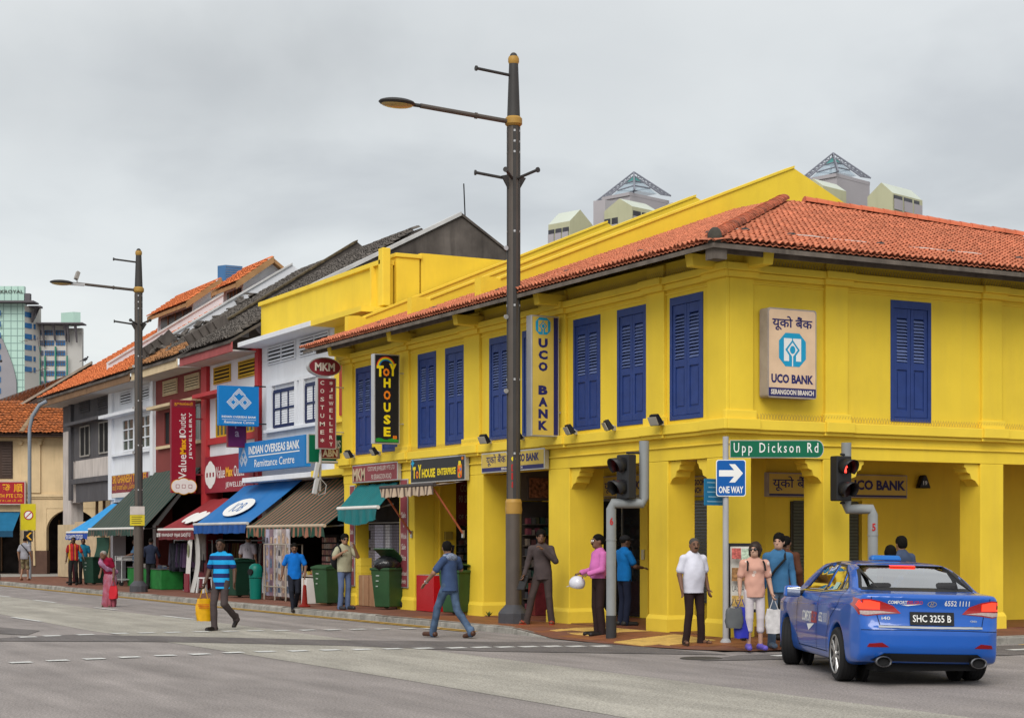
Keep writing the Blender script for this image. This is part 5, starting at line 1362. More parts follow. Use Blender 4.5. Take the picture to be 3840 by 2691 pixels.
# costume jewellery shop
t = sign('jewellery_oval_sign', 'maroon oval sign with white letters above the narrow jewellery sign', (-.585, 16.0, 5.9), VR, .01, .01, .01, m_maro)
for ch in list(t.children): bpy.data.objects.remove(ch)
mb = MB(); mb.prism([Vector((a, 0, b)) for a, b in disc(.43, .235, 28)], (0, .16, 0)); mb.build('housing', m_steel, t)
plate(t, 'face', disc(.405, .21, 28), (0, 0, 0), VR, VU, m_maro, off=.003); letter(t, 'MKM', (0, 0, 0), VR, VU, .52, .2, m_pw, bold=.035, off=.006)
t = sign('jewellery_projecting_sign', 'narrow maroon projecting sign with two columns of letters under the oval', (-.535, 16.0, 4.77), VR, .5, 1.74, .14, m_maro)
for i, ch in enumerate('COSTUME*'): letter(t, ch, (-.12, 0, .74 - i * .2), VR, VU, .1 if ch not in 'MW' else .13, .1, m_pw, bold=.012, off=.006)
for i, ch in enumerate('*JEWELLERY'): letter(t, ch, (.11, 0, .74 - i * .165), VR, VU, .085 if ch not in 'MW' else .12, .095, m_pw, bold=.012, off=.006)
for z in (.65, -.45): mb = MB(); mb.cyl((.25, .07, z), (.53, .07, z), .015); mb.build('bracket', m_steel, t)
t = sign('jewellery_fascia_sign', 'faded maroon jewellery fascia sign over the teal awning', (-.13, 14.05, 3.27), VL, 2.64, .43, .1, mat('faded maroon face', (.24, .05, .06), .6, var=.12, scale=3))
letter(t, 'MKM', (-.9, 0, -.02), VL, VU, .72, .3, mat('faded gold letters', (.5, .4, .27), .6), bold=.03, off=.006)
letter(t, 'COSTUME JEWELLERY PTE LTD', (.4, 0, .08), VL, VU, 1.55, .13, m_pw, bold=.0, off=.006); letter(t, '90 SERANGOON ROAD', (.42, 0, -.1), VL, VU, 1.15, .12, m_pw, bold=.0, off=.006)
t = sign('jewellery_pilaster_sign', 'tall maroon wholesale panel on the pillar between the teal awning and the red counter', (-.03, 12.6, 1.84), VL, .42, 2.48, .028, mat('faded maroon face'))
for s_t, z, w_ in (('MKM', 1.0, .3), ('Sale', .42, .24), ('+', .16, .06), ('Whole', -.06, .3), ('Sale', -.3, .22), ('Price', -.55, .24), ('purchased', -.92, .33), ('directly', -1.1, .25)): letter(t, s_t, (0, 0, z), VL, VU, w_, .13 if s_t != '+' else .06, m_pw, bold=.01, off=.006)
t = sign('jewellery_doorpost_sign', 'slim maroon panel on the doorpost left of the teal awning', (-.03, 15.62, 1.79), VL, .3, 2.45, .028, mat('faded maroon face'))
for s_t, z, w_ in (('MKM', .95, .22), ('Sale', .1, .18), ('Whole', -.2, .24), ('Price', -.5, .2), ('Sale', -.8, .18)): letter(t, s_t, (0, 0, z), VL, VU, w_, .12, m_pw, bold=.01, off=.006)
# overseas bank
def iob_logo(t, c, rt, s, m, off=.006):
    for (ox, oz) in ((0, .22), (-.26, -.08), (.26, -.08)):
        for k in range(3):
            a = .30 - k * .075; b = a - .035
            cx, cz = ox * s, oz * s
            if oz > 0: P = [(-a, -a * .0), (0, a), (a, 0), (b, 0), (0, b), (-b, 0)]
            else: P = [(-a, 0), (0, -a), (a, 0), (b, 0), (0, -b), (-b, 0)]
            plate(t, 'emblem_chevron', [(cx + x * s, cz + z * s) for x, z in P], c, rt, VU, m, off=off)
    for ox in (-.26, .26):
        for k in range(3):
            a = .30 - k * .075; b = a - .035; cx, cz = ox * s, -.08 * s
            plate(t, 'emblem_chevron', [(cx + x * s, cz + z * s) for x, z in [(-a, 0), (0, a), (a, 0), (b, 0), (0, b), (-b, 0)]], c, rt, VU, m, off=off + .001)
t = sign('remittance_square_sign', 'square blue remittance bank sign with interlaced white chevrons', (.285, 24.8, 5.58), VR, 1.22, 1.16, .18, m_iob, m_iob, rim=.012)
iob_logo(t, Vector((0, 0, .16)), VR, .68, m_wht); letter(t, 'INDIAN OVERSEAS BANK', (0, 0, -.32), VR, VU, 1.05, .065, m_wht, bold=.02, off=.006)
plate(t, 'rule', [(-.52, -.405), (.52, -.405), (.52, -.395), (-.52, -.395)], (0, 0, 0), VR, VU, m_wht, off=.006); letter(t, 'Remittance Centre', (0, 0, -.47), VR, VU, .92, .085, m_wht, bold=.005, off=.006, shear=.25)
for z in (.6, -.5): mb = MB(); mb.cyl((.5, .09, z), (.92, .09, z), .02); mb.build('bracket', m_black, t)
t = sign('remittance_long_sign', 'long tilted blue remittance bank sign above the blue awning', (.62, 23.1, 4.1), VL, 5.4, .86, .16, m_iob, m_iob, rim=.012)
iob_logo(t, Vector((-2.25, 0, -.02)), VL, .62, m_wht); letter(t, 'INDIAN OVERSEAS BANK', (.25, 0, .19), VL, VU, 4.1, .24, m_wht, bold=.025, off=.006)
plate(t, 'rule', [(-1.8, -.005), (2.3, -.005), (2.3, .025), (-1.8, .025)], (0, 0, 0), VL, VU, m_wht, off=.006); letter(t, 'Remittance Centre', (.3, 0, -.2), VL, VU, 3.2, .22, m_wht, bold=.005, off=.006)
for y in (-2.2, 2.2): mb = MB(); mb.cyl((.1, y, -.2), (.56, y, -.2), .025); mb.build('bracket', m_black, t)
# value outlet
t = sign('outlet_projecting_sign', 'tall crimson projecting jewellery outlet sign with lettering running upwards', (.43, 30.58, 4.68), VR, .8, 2.98, .16, m_crim, m_maro, rim=.004)
plate(t, 'top_band', [(-.39, 1.25), (.39, 1.25), (.39, 1.48), (-.39, 1.48)], (0, 0, 0), VR, VU, m_maro, off=.005); letter(t, 'ஜுவல்லரி', (0, 0, 1.36), VR, VU, .6, .13, m_gold, bold=.01, off=.007)
letter(t, 'Value', (-.04, 0, -.65), VU, (-1, 0, 0), .78, .26, m_wht, bold=.008, off=.006); letter(t, 'Max', (-.02, 0, .0), VU, (-1, 0, 0), .5, .2, m_gold, bold=.05, off=.006); letter(t, 'Outlet', (-.04, 0, .72), VU, (-1, 0, 0), .68, .22, m_wht, bold=.003, off=.006)
plate(t, 'seal', [(-.1, .28), (.1, .28), (.1, .36), (-.1, .36)], (-.03, 0, 0), VR, VU, m_wht, off=.006)
letter(t, 'JEWELLERY', (.24, 0, .35), VU, (-1, 0, 0), 1.5, .12, m_wht, bold=.015, off=.006, spacing=1.2)
for x, r in ((-.2, .2), (.22, .2), (.0, .25)):
    plate(t, 'coin', disc(r + .02, r + .02), (x, 0, -1.28), VR, VU, m_gold, off=.006 + r * .01); plate(t, 'coin', disc(r, r), (x, 0, -1.28), VR, VU, m_wht, off=.009 + r * .02)
    plate(t, 'coin_mark', [(-.06, -.06), (.06, -.06), (.06, .06), (-.06, .06)], (x, 0, -1.28), VR, VU, m_crim, off=.012 + r * .02); plate(t, 'coin_mark', [(-.045, -.045), (.045, -.045), (.045, .045), (-.045, .045)], (x, 0, -1.28), VR, VU, m_wht, off=.014 + r * .02)
for z in (.9, -.9): mb = MB(); mb.cyl((.4, .08, z), (.77, .08, z), .025); mb.build('bracket', m_maro, t)
t = sign('outlet_fascia_sign', 'crimson jewellery outlet fascia between the red post and the long blue sign', (1.05, 28.0, 3.75), VL, 4.6, 1.16, .1, m_crim, m_maro, rim=.01)
for x, r in ((-1.98, .3), (-1.5, .3), (-1.74, .4)): plate(t, 'coin', disc(r, r * 1.1), (x, 0, .0), VL, VU, m_wht, off=.005 + r * .01)
for x in (-2.05, -1.74, -1.43): plate(t, 'coin_mark', [(-.07, -.07), (.07, -.07), (.07, .07), (-.07, .07)], (x, 0, 0), VL, VU, m_crim, off=.012)
letter(t, 'Value', (-.75, 0, .05), VL, VU, .85, .36, m_wht, bold=.005, off=.006); letter(t, 'Max', (.1, 0, .04), VL, VU, .68, .3, m_gold, bold=.05, off=.006); letter(t, 'Outlet', (1.0, 0, .05), VL, VU, .95, .34, m_wht, bold=.003, off=.006)
letter(t, 'JEWELLERY', (.7, 0, -.38), VL, VU, 1.9, .2, m_wht, bold=.012, off=.006, spacing=1.15)
# others
t = sign('purple_sign', 'purple vertical sign peeping out under the square blue sign', (.38, 25.25, 5.2), VR, .58, 1.6, .12, mat('purple sign face', (.11, .012, .09), .5), m_maro)
for i, ch in enumerate('mitra'): letter(t, ch, (0, 0, .55 - i * .24), VR, VU, .13, .16, mat('print lilac', (.45, .35, .45), .6), bold=.01, off=.006)
t = sign('green_sign', 'dark green sign half hidden behind the narrow jewellery sign', (-.25, 16.75, 3.95), VR, .95, .72, .12, m_gr)
letter(t, 'MUS', (.22, 0, .12), VR, VU, .34, .2, m_wht, bold=.03, off=.006)
t = sign('small_maroon_sign', 'small maroon sign with pale capitals hanging below the narrow jewellery sign', (-.33, 16.3, 3.82), VR, .5, .28, .06, m_maro)
letter(t, 'ABN', (0, 0, 0), VR, VU, .4, .18, m_pw, bold=.04, off=.006)
t = sign('textile_shop_sign', 'maroon textile shop sign with yellow lettering behind the far lamp post', (1.05, 39.1, 3.68), VL, 4.9, .86, .1, m_maro)
plate(t, 'address_strip', [(-2.4, -.42), (2.4, -.42), (2.4, -.25), (-2.4, -.25)], (0, 0, 0), VL, VU, m_pw, off=.005)
letter(t, 'SRI GHANESH TEXTILES', (-.05, 0, .26), VL, VU, 4.5, .3, m_gold, bold=.02, off=.006); letter(t, 'ஸ்ரீ கணேஷ் டெக்ஸ்டைல்ஸ்', (-.1, 0, -.06), VL, VU, 4.4, .3, m_gold, bold=.0, off=.006)
gt = thing('goldsmith_sign', 'red and yellow sign with two large Chinese characters on the cream house', 'sign', Vector((.02, 56.72, 0)) + RT * .02 - FW * .32 + Vector((0, 0, 3.79)), RZ)
mb = MB(); mb.box(-2.6, 1.22, 0, .16, -.53, .53); mb.build('housing', mat('pale sign rim', (.5, .42, .38), .6), gt)
plate(gt, 'face', [(-2.55, -.49), (1.18, -.49), (1.18, .49), (-2.55, .49)], (0, 0, 0), VR, VU, mat('signal red face', (.33, .012, .02), .5), off=.004)
letter(gt, '發', (.34, 0, .22), VR, VU, .4, .38, m_gold, bold=.012, off=.008); letter(gt, '順', (.9, 0, .22), VR, VU, .4, .38, m_gold, bold=.012, off=.008); letter(gt, '金', (-.25, 0, .22), VR, VU, .4, .38, m_gold, bold=.012, off=.008)
letter(gt, 'GOLDSMITH PTE LTD', (.12, 0, -.13), VR, VU, 1.95, .17, m_gold, bold=.012, off=.008); letter(gt, 'நகைக்கடை பி. லி.', (.35, 0, -.36), VR, VU, 1.5, .15, m_gold, bold=.0, off=.008)
ct = thing('blue_shop_awning', 'small faded blue awning under the red goldsmith sign', 'awning', Vector((.02, 56.72, 2.9)) - FW * .02, RZ)
mb = MB(); mb.prism([(-3, 0, 0), (.92, 0, 0), (.85, -.9, -.85), (-3, -.9, -.85)], (0, 0, .02)); mb.build('canopy', mat('faded blue canvas', (.01, .12, .24), .8, var=.15), ct)
mb = MB(); mb.box(-3, .85, -.92, -.9, -1.1, -.83); mb.build('valance', mat('faded navy canvas', (.01, .06, .12), .8, var=.15), ct)
# ================================================================ arcade interiors of the corner building
def inn(name, m, x0, x1, y0, y1, z0, z1, parent=None, bevel=0):
    return MB().box(x0, x1, y0, y1, z0, z1).build(name, m, parent or yb, bevel=bevel)
m_lens = mat('blinds behind glass', (.10, .11, .085), .25, var=.1)
def blind_window(x0, x1, y, z0, z1):
    o = inn('arcade_window', mat('window dark reveal', (.05, .045, .03), .5), x0, x1, y - .03, y + .02, z0, z1)
    n = int((z1 - z0) / .06)
    me = MB().taper(0, x1 - x0 - .08, -.006, .0, 0, 0, x1 - x0 - .08, .012, .018, .045).mesh('blind_slat'); me.materials.append(m_lens)
    for k in range(n):
        s = bpy.data.objects.new('blind_slat', me); COL.objects.link(s); s.parent = o; s.location = (x0 + .04, y - .055, z0 + .03 + k * .06)
blind_window(2.95, 3.5, 2.2, .3, 2.4); blind_window(4.2, 4.52, 2.2, .3, 2.4)
inn('window_reveal', m_yel2, 4.54, 4.62, 2.1, 2.2, .2, 2.42)
# glass doors of the bank
d = inn('bank_door', m_dglass, 2.33, 2.4, 6.25, 8.2, .14, 2.56)
inn('door_frame', m_yel2, 2.28, 2.4, 5.95, 6.24, .13, 2.6, d); inn('door_meeting_stile', m_metal, 2.31, 2.33, 6.98, 7.0, .15, 2.5, d); inn('door_head', m_metal, 2.3, 2.33, 6.25, 8.2, 2.5, 2.56, d)
mb = MB(); mb.tube([(2.3, 6.75, .95), (2.24, 6.75, .97), (2.24, 6.75, 1.55), (2.3, 6.75, 1.57)], .016, 8); mb.build('door_handle', m_metal, d, smooth=True)
inn('intercom', m_metal, 2.25, 2.28, 6.05, 6.15, 1.3, 1.5, d)
g2 = inn('bank_window', m_dglass, 2.34, 2.4, 3.2, 5.1, .5, 2.45)
for k in range(32):
    inn('blind_slat', m_lens, 2.32, 2.335, 3.25, 5.05, .55 + k * .06, .59 + k * .06, g2)
# third bay: a dark shop wall of goods with framed pictures
def goods_wall(name, y, x0, x1, seed, cols, dark=m_shopdk, z1=3.0):
    rnd = random.Random(seed); w = inn(name, dark, x0, x1, y, y + .06, .13, z1)
    nz = 9
    for k in range(nz):
        z = .25 + k * (z1 - .5) / nz
        inn('shelf', mat('shelf edge', (.06, .05, .045), .7), x0 + .02, x1 - .02, y - .18, y - .001, z - .02, z, w)
        n = int((x1 - x0) / .11)
        for i in range(n):
            h = rnd.uniform(.1, (z1 - .5) / nz - .06); x = x0 + .05 + i * .11; c = rnd.choice(cols)
            inn('packet', mat('packet %d' % cols.index(c), c, .5, var=.2, scale=20), x, x + rnd.uniform(.06, .1), y - .16, y - .05, z + .001, z + h, w)
    return w
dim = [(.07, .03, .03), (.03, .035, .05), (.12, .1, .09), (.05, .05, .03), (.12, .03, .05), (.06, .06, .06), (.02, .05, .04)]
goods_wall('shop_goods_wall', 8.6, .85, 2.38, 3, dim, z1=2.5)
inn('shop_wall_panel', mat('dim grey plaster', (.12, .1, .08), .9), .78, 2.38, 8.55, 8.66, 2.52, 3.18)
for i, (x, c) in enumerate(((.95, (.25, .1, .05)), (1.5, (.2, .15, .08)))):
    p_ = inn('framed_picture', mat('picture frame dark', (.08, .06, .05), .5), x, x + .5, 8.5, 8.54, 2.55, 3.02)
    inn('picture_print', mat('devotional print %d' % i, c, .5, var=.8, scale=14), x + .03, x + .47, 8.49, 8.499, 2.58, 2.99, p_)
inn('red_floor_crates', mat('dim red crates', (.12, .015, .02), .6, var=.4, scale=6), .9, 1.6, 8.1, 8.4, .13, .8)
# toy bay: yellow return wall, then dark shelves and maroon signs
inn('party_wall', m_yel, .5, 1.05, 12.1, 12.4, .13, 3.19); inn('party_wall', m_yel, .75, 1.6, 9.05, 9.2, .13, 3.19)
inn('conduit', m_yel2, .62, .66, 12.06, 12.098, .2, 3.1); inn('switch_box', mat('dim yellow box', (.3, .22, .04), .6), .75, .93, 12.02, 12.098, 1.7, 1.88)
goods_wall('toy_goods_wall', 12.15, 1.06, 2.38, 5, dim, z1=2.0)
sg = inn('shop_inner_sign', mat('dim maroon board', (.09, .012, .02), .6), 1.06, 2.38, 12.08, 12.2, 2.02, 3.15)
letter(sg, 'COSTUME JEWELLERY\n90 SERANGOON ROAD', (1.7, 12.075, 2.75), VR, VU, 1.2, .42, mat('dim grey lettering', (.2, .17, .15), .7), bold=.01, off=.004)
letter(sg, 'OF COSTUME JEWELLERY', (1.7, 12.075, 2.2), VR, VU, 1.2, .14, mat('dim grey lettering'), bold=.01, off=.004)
# jewellery bay: sheets of packaged goods hung in the doorway
t = thing('packaged_goods_display', 'sheets of small packaged jewellery hanging in the doorway under the teal awning', 'goods', (.2, 14.2, .12))
MB().box(.12, .2, -1.2, 1.2, 0, 2.95).build('backing_board', m_shopdk, t)
rnd = random.Random(2)
lil = [mat('lilac packet', (.46, .45, .58), .35, var=.3, scale=25), mat('white packet', (.58, .57, .62), .35, var=.3, scale=25), mat('grey packet', (.2, .19, .24), .35, var=.4, scale=25), mat('plum packet', (.09, .07, .1), .4, var=.4, scale=25)]
for i in range(18):
    y = 1.08 - i * .125
    for k in range(16):
        z = .85 + k * .068
        if i < 1 and rnd.random() < .5: continue
        m_ = lil[0 if i in (3, 4, 5, 6) else (1 if i in (8, 9) else (2 if i < 3 or i in (7, 10) else 3))]
        MB().box(.085, .1, y - .055, y + .055, z, z + .06, Matrix.Translation((0, 0, 0))).build('packet', m_, t)
for z in (1.98, .83): mb = MB(); mb.cyl((.09, -1.1, z), (.09, 1.15, z), .012, n=6); mb.build('hanging_rail', m_steel, t)
m_card = mat('brown cardboard', (.36, .2, .11), .85, var=.12, scale=6)
def carton(name, label, x0, x1, y0, y1, h, group=None, m=None):
    t = thing(name, label, 'box', ((x0 + x1) / 2, (y0 + y1) / 2, .12), group=group); a, b = (x1 - x0) / 2, (y1 - y0) / 2
    MB().box(-a, a, -b, b, 0, h).build('carton_body', m or m_card, t, bevel=.008)
    MB().box(-a - .001, a + .001, -.03, .03, .002, h + .001).build('tape_strip', mat('parcel tape', (.42, .27, .16), .3), t)
    for s in (-1, 1): MB().box(-a + .01, a - .01, s * .004, s * (b - .005), h + .002, h + .007).build('flap', m or m_card, t)
    return t
carton('cardboard_box', 'tall brown cardboard carton under the hanging packets, farther from the bin', -.08, .25, 14.55, 15.1, .72)
carton('cardboard_box', 'tall brown cardboard carton partly hidden by the open green bin', -.08, .25, 13.85, 14.45, .72)
yw = thing('low_yellow_boards', 'stack of yellow painted shutter boards beside the doorpost', 'boards', (.02, 15.3, .12))
for k in range(6): MB().box(-.02, .3, -.15, .13, .0 + k * .19, .185 + k * .19).build('board', m_yel2, yw)
# red counter
t = thing('red_counter', 'glossy red counter box in front of the toy shop', 'counter', (.25, 11.33, .12))
MB().box(-.35, .4, -.45, .45, 0, .79).build('counter_body', mat('glossy red laminate', (.42, .006, .012), .25, var=.05, spec=.5), t, bevel=.006)
MB().box(-.33, .38, -.43, .43, .792, .80).build('counter_top', mat('clutter paper', (.4, .38, .36), .8, var=.6, scale=12), t)

# ================================================================ floodlights on the ledge
def flood(y, tilt, label):
    t = thing('floodlight', label, 'floodlight', (-.2, y, 3.68), 0, 'floodlights along the first-floor ledge')
    MB().box(.0, .06, -.02, .02, -.02, .06).build('bracket', m_steel, t)
    mb = MB(); M = Matrix.Translation((-.1, 0, .08)) @ Matrix.Rotation(R_(tilt), 4, 'Z') @ Matrix.Rotation(R_(-28), 4, 'Y')
    mb.taper(-.06, .05, -.12, .12, -.1, -.03, .03, -.09, .09, .09); mb.xf(M); mb.build('housing', m_black, t, bevel=.01)
    mb = MB(); mb.box(-.075, -.062, -.1, .1, -.08, .07); mb.xf(M); mb.build('lens', mat('floodlight glass', (.35, .34, .3), .1, spec=.6), t)
    mb = MB(); mb.tube([(.05, .0, .05), (-.02, .13, .12), (-.08, .13, .1)], .01, 6); mb.build('yoke', m_steel, t)
for y, tl, lb in ((15.2, 10, 'black floodlight above the maroon fascia, nearest the white shophouse'), (13.66, -5, 'black floodlight under the tall black projecting sign'), (8.08, 15, 'black floodlight on the ledge just left of the near lamp post'), (6.67, 0, 'black floodlight hanging under the tall yellow projecting sign'), (4.62, -8, 'black floodlight on the ledge below the third shutter from the corner'), (3.25, -15, 'black floodlight on the ledge just above the grey signal post'), (1.69, 12, 'black floodlight raised beside the shutter nearest the corner')):
    flood(y, tl, lb)
t = thing('warning_lamp', 'small black triangular lamp box on the inner arcade wall', 'lamp', (6.03, 2.17, 2.68)); mb = MB(); mb.prism([(-.15, 0, 0), (.15, 0, 0), (.04, 0, .25), (-.04, 0, .25)], (0, -.12, 0)); mb.build('lamp_housing', m_black, t, bevel=.02)
letter(t, '19', (0, -.12, .1), VR, VU, .1, .08, m_steel, bold=.02, off=.003)

# ================================================================ lamp posts
m_post = mat('bronze brown post', (.095, .078, .066), .45, var=.12, scale=3, metal=.2, spec=.4)
m_postd = mat('dark bronze post', (.045, .043, .042), .55, var=.12)
m_ring = mat('brass ring paint', (.38, .22, .05), .5, var=.15)
m_base = mat('dark post base', (.06, .06, .068), .5, var=.2, scale=5)
def lamp_post(x, y, label, extras=True, number=None):
    t = thing('street_lamp', label, 'street lamp', (x, y, .11), 0, 'tall bronze street lamps along the kerb')
    mb = MB(); mb.lathe([(.29, 0), (.29, .2), (.25, .26), (.17, .34), (.155, .36)], 12); mb.build('base', m_base, t, smooth=25)
    mb = MB(); mb.lathe([(.15, .34), (.15, 2.1)], 24); mb.build('lower_post', m_post, t, smooth=True)
    mb = MB(); mb.lathe([(.155, 2.08), (.165, 2.16), (.155, 2.26), (.16, 2.3), (.14, 2.36)], 20); mb.build('cuff', m_ring, t, smooth=25)
    mb = MB(); mb.lathe([(.118, 2.34), (.112, 9.45)], 24); up_ = mb.build('upper_post', m_post, t, smooth=True)
    for a in (20, 160, 250, -50):
        mb = MB(); M = Matrix.Rotation(R_(a), 4, 'Z'); mb.box(.1, .128, -.028, .028, 2.36, 9.4, M); mb.build('cable_channel', m_postd, up_)
        for z in (3.2, 4.6, 6.0, 7.4, 8.9, 9.1, 9.3): mb = MB(); mb.box(.127, .135, -.018, .018, z, z + .04, M); mb.build('channel_clip', m_steel, up_)
    mb = MB(); mb.lathe([(.13, 9.42), (.165, 9.46), (.165, 9.56), (.13, 9.6)], 20); mb.build('arm_collar', m_ring, t, smooth=30)
    mb = MB(); mb.lathe([(.125, 9.58), (.088, 10.62)], 20); mb.build('finial', m_postd, t, smooth=True)
    mb = MB(); mb.lathe([(.09, 10.6), (.105, 10.64), (.105, 10.7), (.09, 10.74)], 16); mb.build('top_ring', m_ring, t, smooth=30)
    mb = MB(); mb.ell((0, 0, 10.74), (.075, .075, .08)); mb.build('cap', m_postd, t, smooth=True)
    mb = MB(); mb.tube([(-.1, 0, 9.5), (-1.95, 0, 9.58)], .045, 10); mb.lathe([(.06, -.02), (.06, .02)], 12, Matrix.Translation((-.8, 0, 9.53)) @ Matrix.Rotation(R_(90), 4, 'Y')); ar = mb.build('arm', m_post, t, smooth=30)
    mb = MB(); mb.ell((-2.42, 0, 9.58), (.36, .24, .075), 20, 8); mb.cyl((-2.1, 0, 9.58), (-1.85, 0, 9.58), .035); mb.build('luminaire', m_postd, t, smooth=40)
    mb = MB(); mb.ell((-2.42, 0, 9.545), (.31, .2, .055), 20, 8); mb.build('lens', mat('lamp lens amber', (.45, .33, .12), .15, spec=.6), t, smooth=True)
    mb = MB(); mb.cyl((-.08, 0, 10.38), (-.78, 0, 10.42), .028); mb.cyl((-.78, 0, 10.42), (-.81, 0, 10.42), .05); mb.build('banner_arm', m_postd, t, smooth=30)
    for dx, dy in ((-.72, .15), (-.35, -.35), (.18, -.6)):
        n = math.hypot(dx, dy); ux, uy = dx / n, dy / n
        mb = MB(); mb.cyl((ux * .1, uy * .1, 8.42), (dx, dy, 8.5), .028); mb.cyl((dx, dy, 8.5), (dx + ux * .03, dy + uy * .03, 8.5), .05); mb.build('banner_arm', m_postd, t, smooth=30)
    for a in (-1, 1): mb = MB(); mb.prism([(a * .1, -.02, 8.2), (a * .26, -.02, 8.46), (a * .1, -.02, 8.5)], (0, .04, 0)); mb.build('arm_gusset', m_postd, t)
    for z in (4.4, 5.8, 7.1): mb = MB(); mb.lathe([(.045, -.012), (.045, .012)], 12, Matrix.Translation((-.17, -.02, z)) @ Matrix.Rotation(R_(90), 4, 'X')); mb.build('cable_eye', m_steel, t)
    return t
l1 = lamp_post(-.92, 5.66, 'tall bronze street lamp on the pavement in front of the bank fascia')
for k, ch in enumerate('D18'):
    letter(l1, ch, Vector((-.057, -.106, 2.95 - k * .16)), (.8814, -.4724, 0), VU, .085, .13, mat('stencil red', (.4, .02, .02), .6), bold=.03, off=.002)
plate(l1, 'arrow_sticker', disc(.045, .045, 12), Vector((-.057, -.106, 3.12)), (.8814, -.4724, 0), VU, m_yp, off=.003)
l2 = lamp_post(-1.83, 27.8, 'tall bronze street lamp carrying a camera and a yellow plate, among the far awnings')
n_ = Vector((-.4724, -.8814, 0)); l2.scale = (.955, .955, .955)
for nm, z0, z1, mm in (('white_plate', 2.44, 2.7, mat('faded notice', (.48, .43, .4), .7, var=.2)), ('yellow_plate', 2.1, 2.43, mat('notice yellow', (.55, .44, .02), .6, var=.1))):
    mb = MB(); M = Matrix.Translation(n_ * .19) @ Matrix.Rotation(RZ, 4, 'Z'); mb.box(-.23, .23, -.01, .0, z0, z1, M); pl = mb.build(nm, mm, l2)
for k in range(4): plate(l2, 'notice_line', [(-.18, 0), (.16 - .04 * (k % 2), 0), (.16 - .04 * (k % 2), .02), (-.18, .02)], n_ * .2 + Vector((0, 0, 2.36 - k * .065)), RT, VU, mat('notice ink', (.08, .07, .02), .7), off=.003)
ct_ = thing('surveillance_camera', 'grey surveillance camera clamped on the arm of the far street lamp', 'camera', (-1.83 - 1.85, 27.8, 9.29))
mb = MB(); M = Matrix.Translation((0, 0, .2)) @ Matrix.Rotation(R_(-35), 4, 'Y') @ Matrix.Rotation(R_(25), 4, 'Z'); mb.box(-.05, .05, -.05, .05, -.13, .13, M @ Matrix.Rotation(R_(60), 4, 'Y')); mb.build('camera_body', mat('camera grey', (.28, .26, .24), .5, var=.1), ct_)
mb = MB(); mb.cyl((0, 0, -.02), (0, 0, .15), .02); mb.build('camera_post', m_steel, ct_); MB().box(-.22, .22, -.05, .05, -.09, -.02).build('camera_clamp', m_steel, ct_)
lamp_post(-2.5, 45.75, 'tall bronze street lamp at the left edge of the view, only its base in sight')
# thin grey pole with a yellow plate
t = thing('thin_grey_post', 'slim grey bent-top post with a yellow prohibition plate by the plywood hoarding', 'post', (-.9, 46.6, .11))
mb = MB(); mb.tube([(0, 0, 0), (0, 0, 6.0), (.1, -.05, 6.5), (.35, -.2, 6.95), (.6, -.35, 7.1)], .075, 10); mb.build('pole', mat('galvanised blue grey', (.22, .25, .29), .5, var=.1), t, smooth=True)
mb = MB(); M = Matrix.Translation(n_ * .1) @ Matrix.Rotation(RZ, 4, 'Z'); mb.box(-.33, .28, -.015, 0, 1.95, 3.0, M); mb.build('plate', mat('plate yellow', (.55, .46, .01), .5), t)
cpl = n_ * .118 + Vector((-.01, 0, 2.55)); plate(t, 'ring', disc(.19, .19), cpl, RT, VU, mat('ring red', (.4, .02, .02), .6), off=.002); plate(t, 'ring_white', disc(.15, .15), cpl, RT, VU, m_wht, off=.004)
plate(t, 'ring_bar', [(-.12, -.09), (-.09, -.12), (.12, .09), (.09, .12)], cpl, RT, VU, mat('ring red'), off=.006)
mb = MB(); mb.box(-.2, .16, -.015, 0, 1.5, 1.92, M); mb.build('chevron_plate', m_black, t)
plate(t, 'chevron', [(.05, .15), (.13, .15), (-.02, 0), (.13, -.15), (.05, -.15), (-.1, 0)], n_ * .118 + Vector((0, 0, 1.71)), RT, VU, m_gold, off=.003)

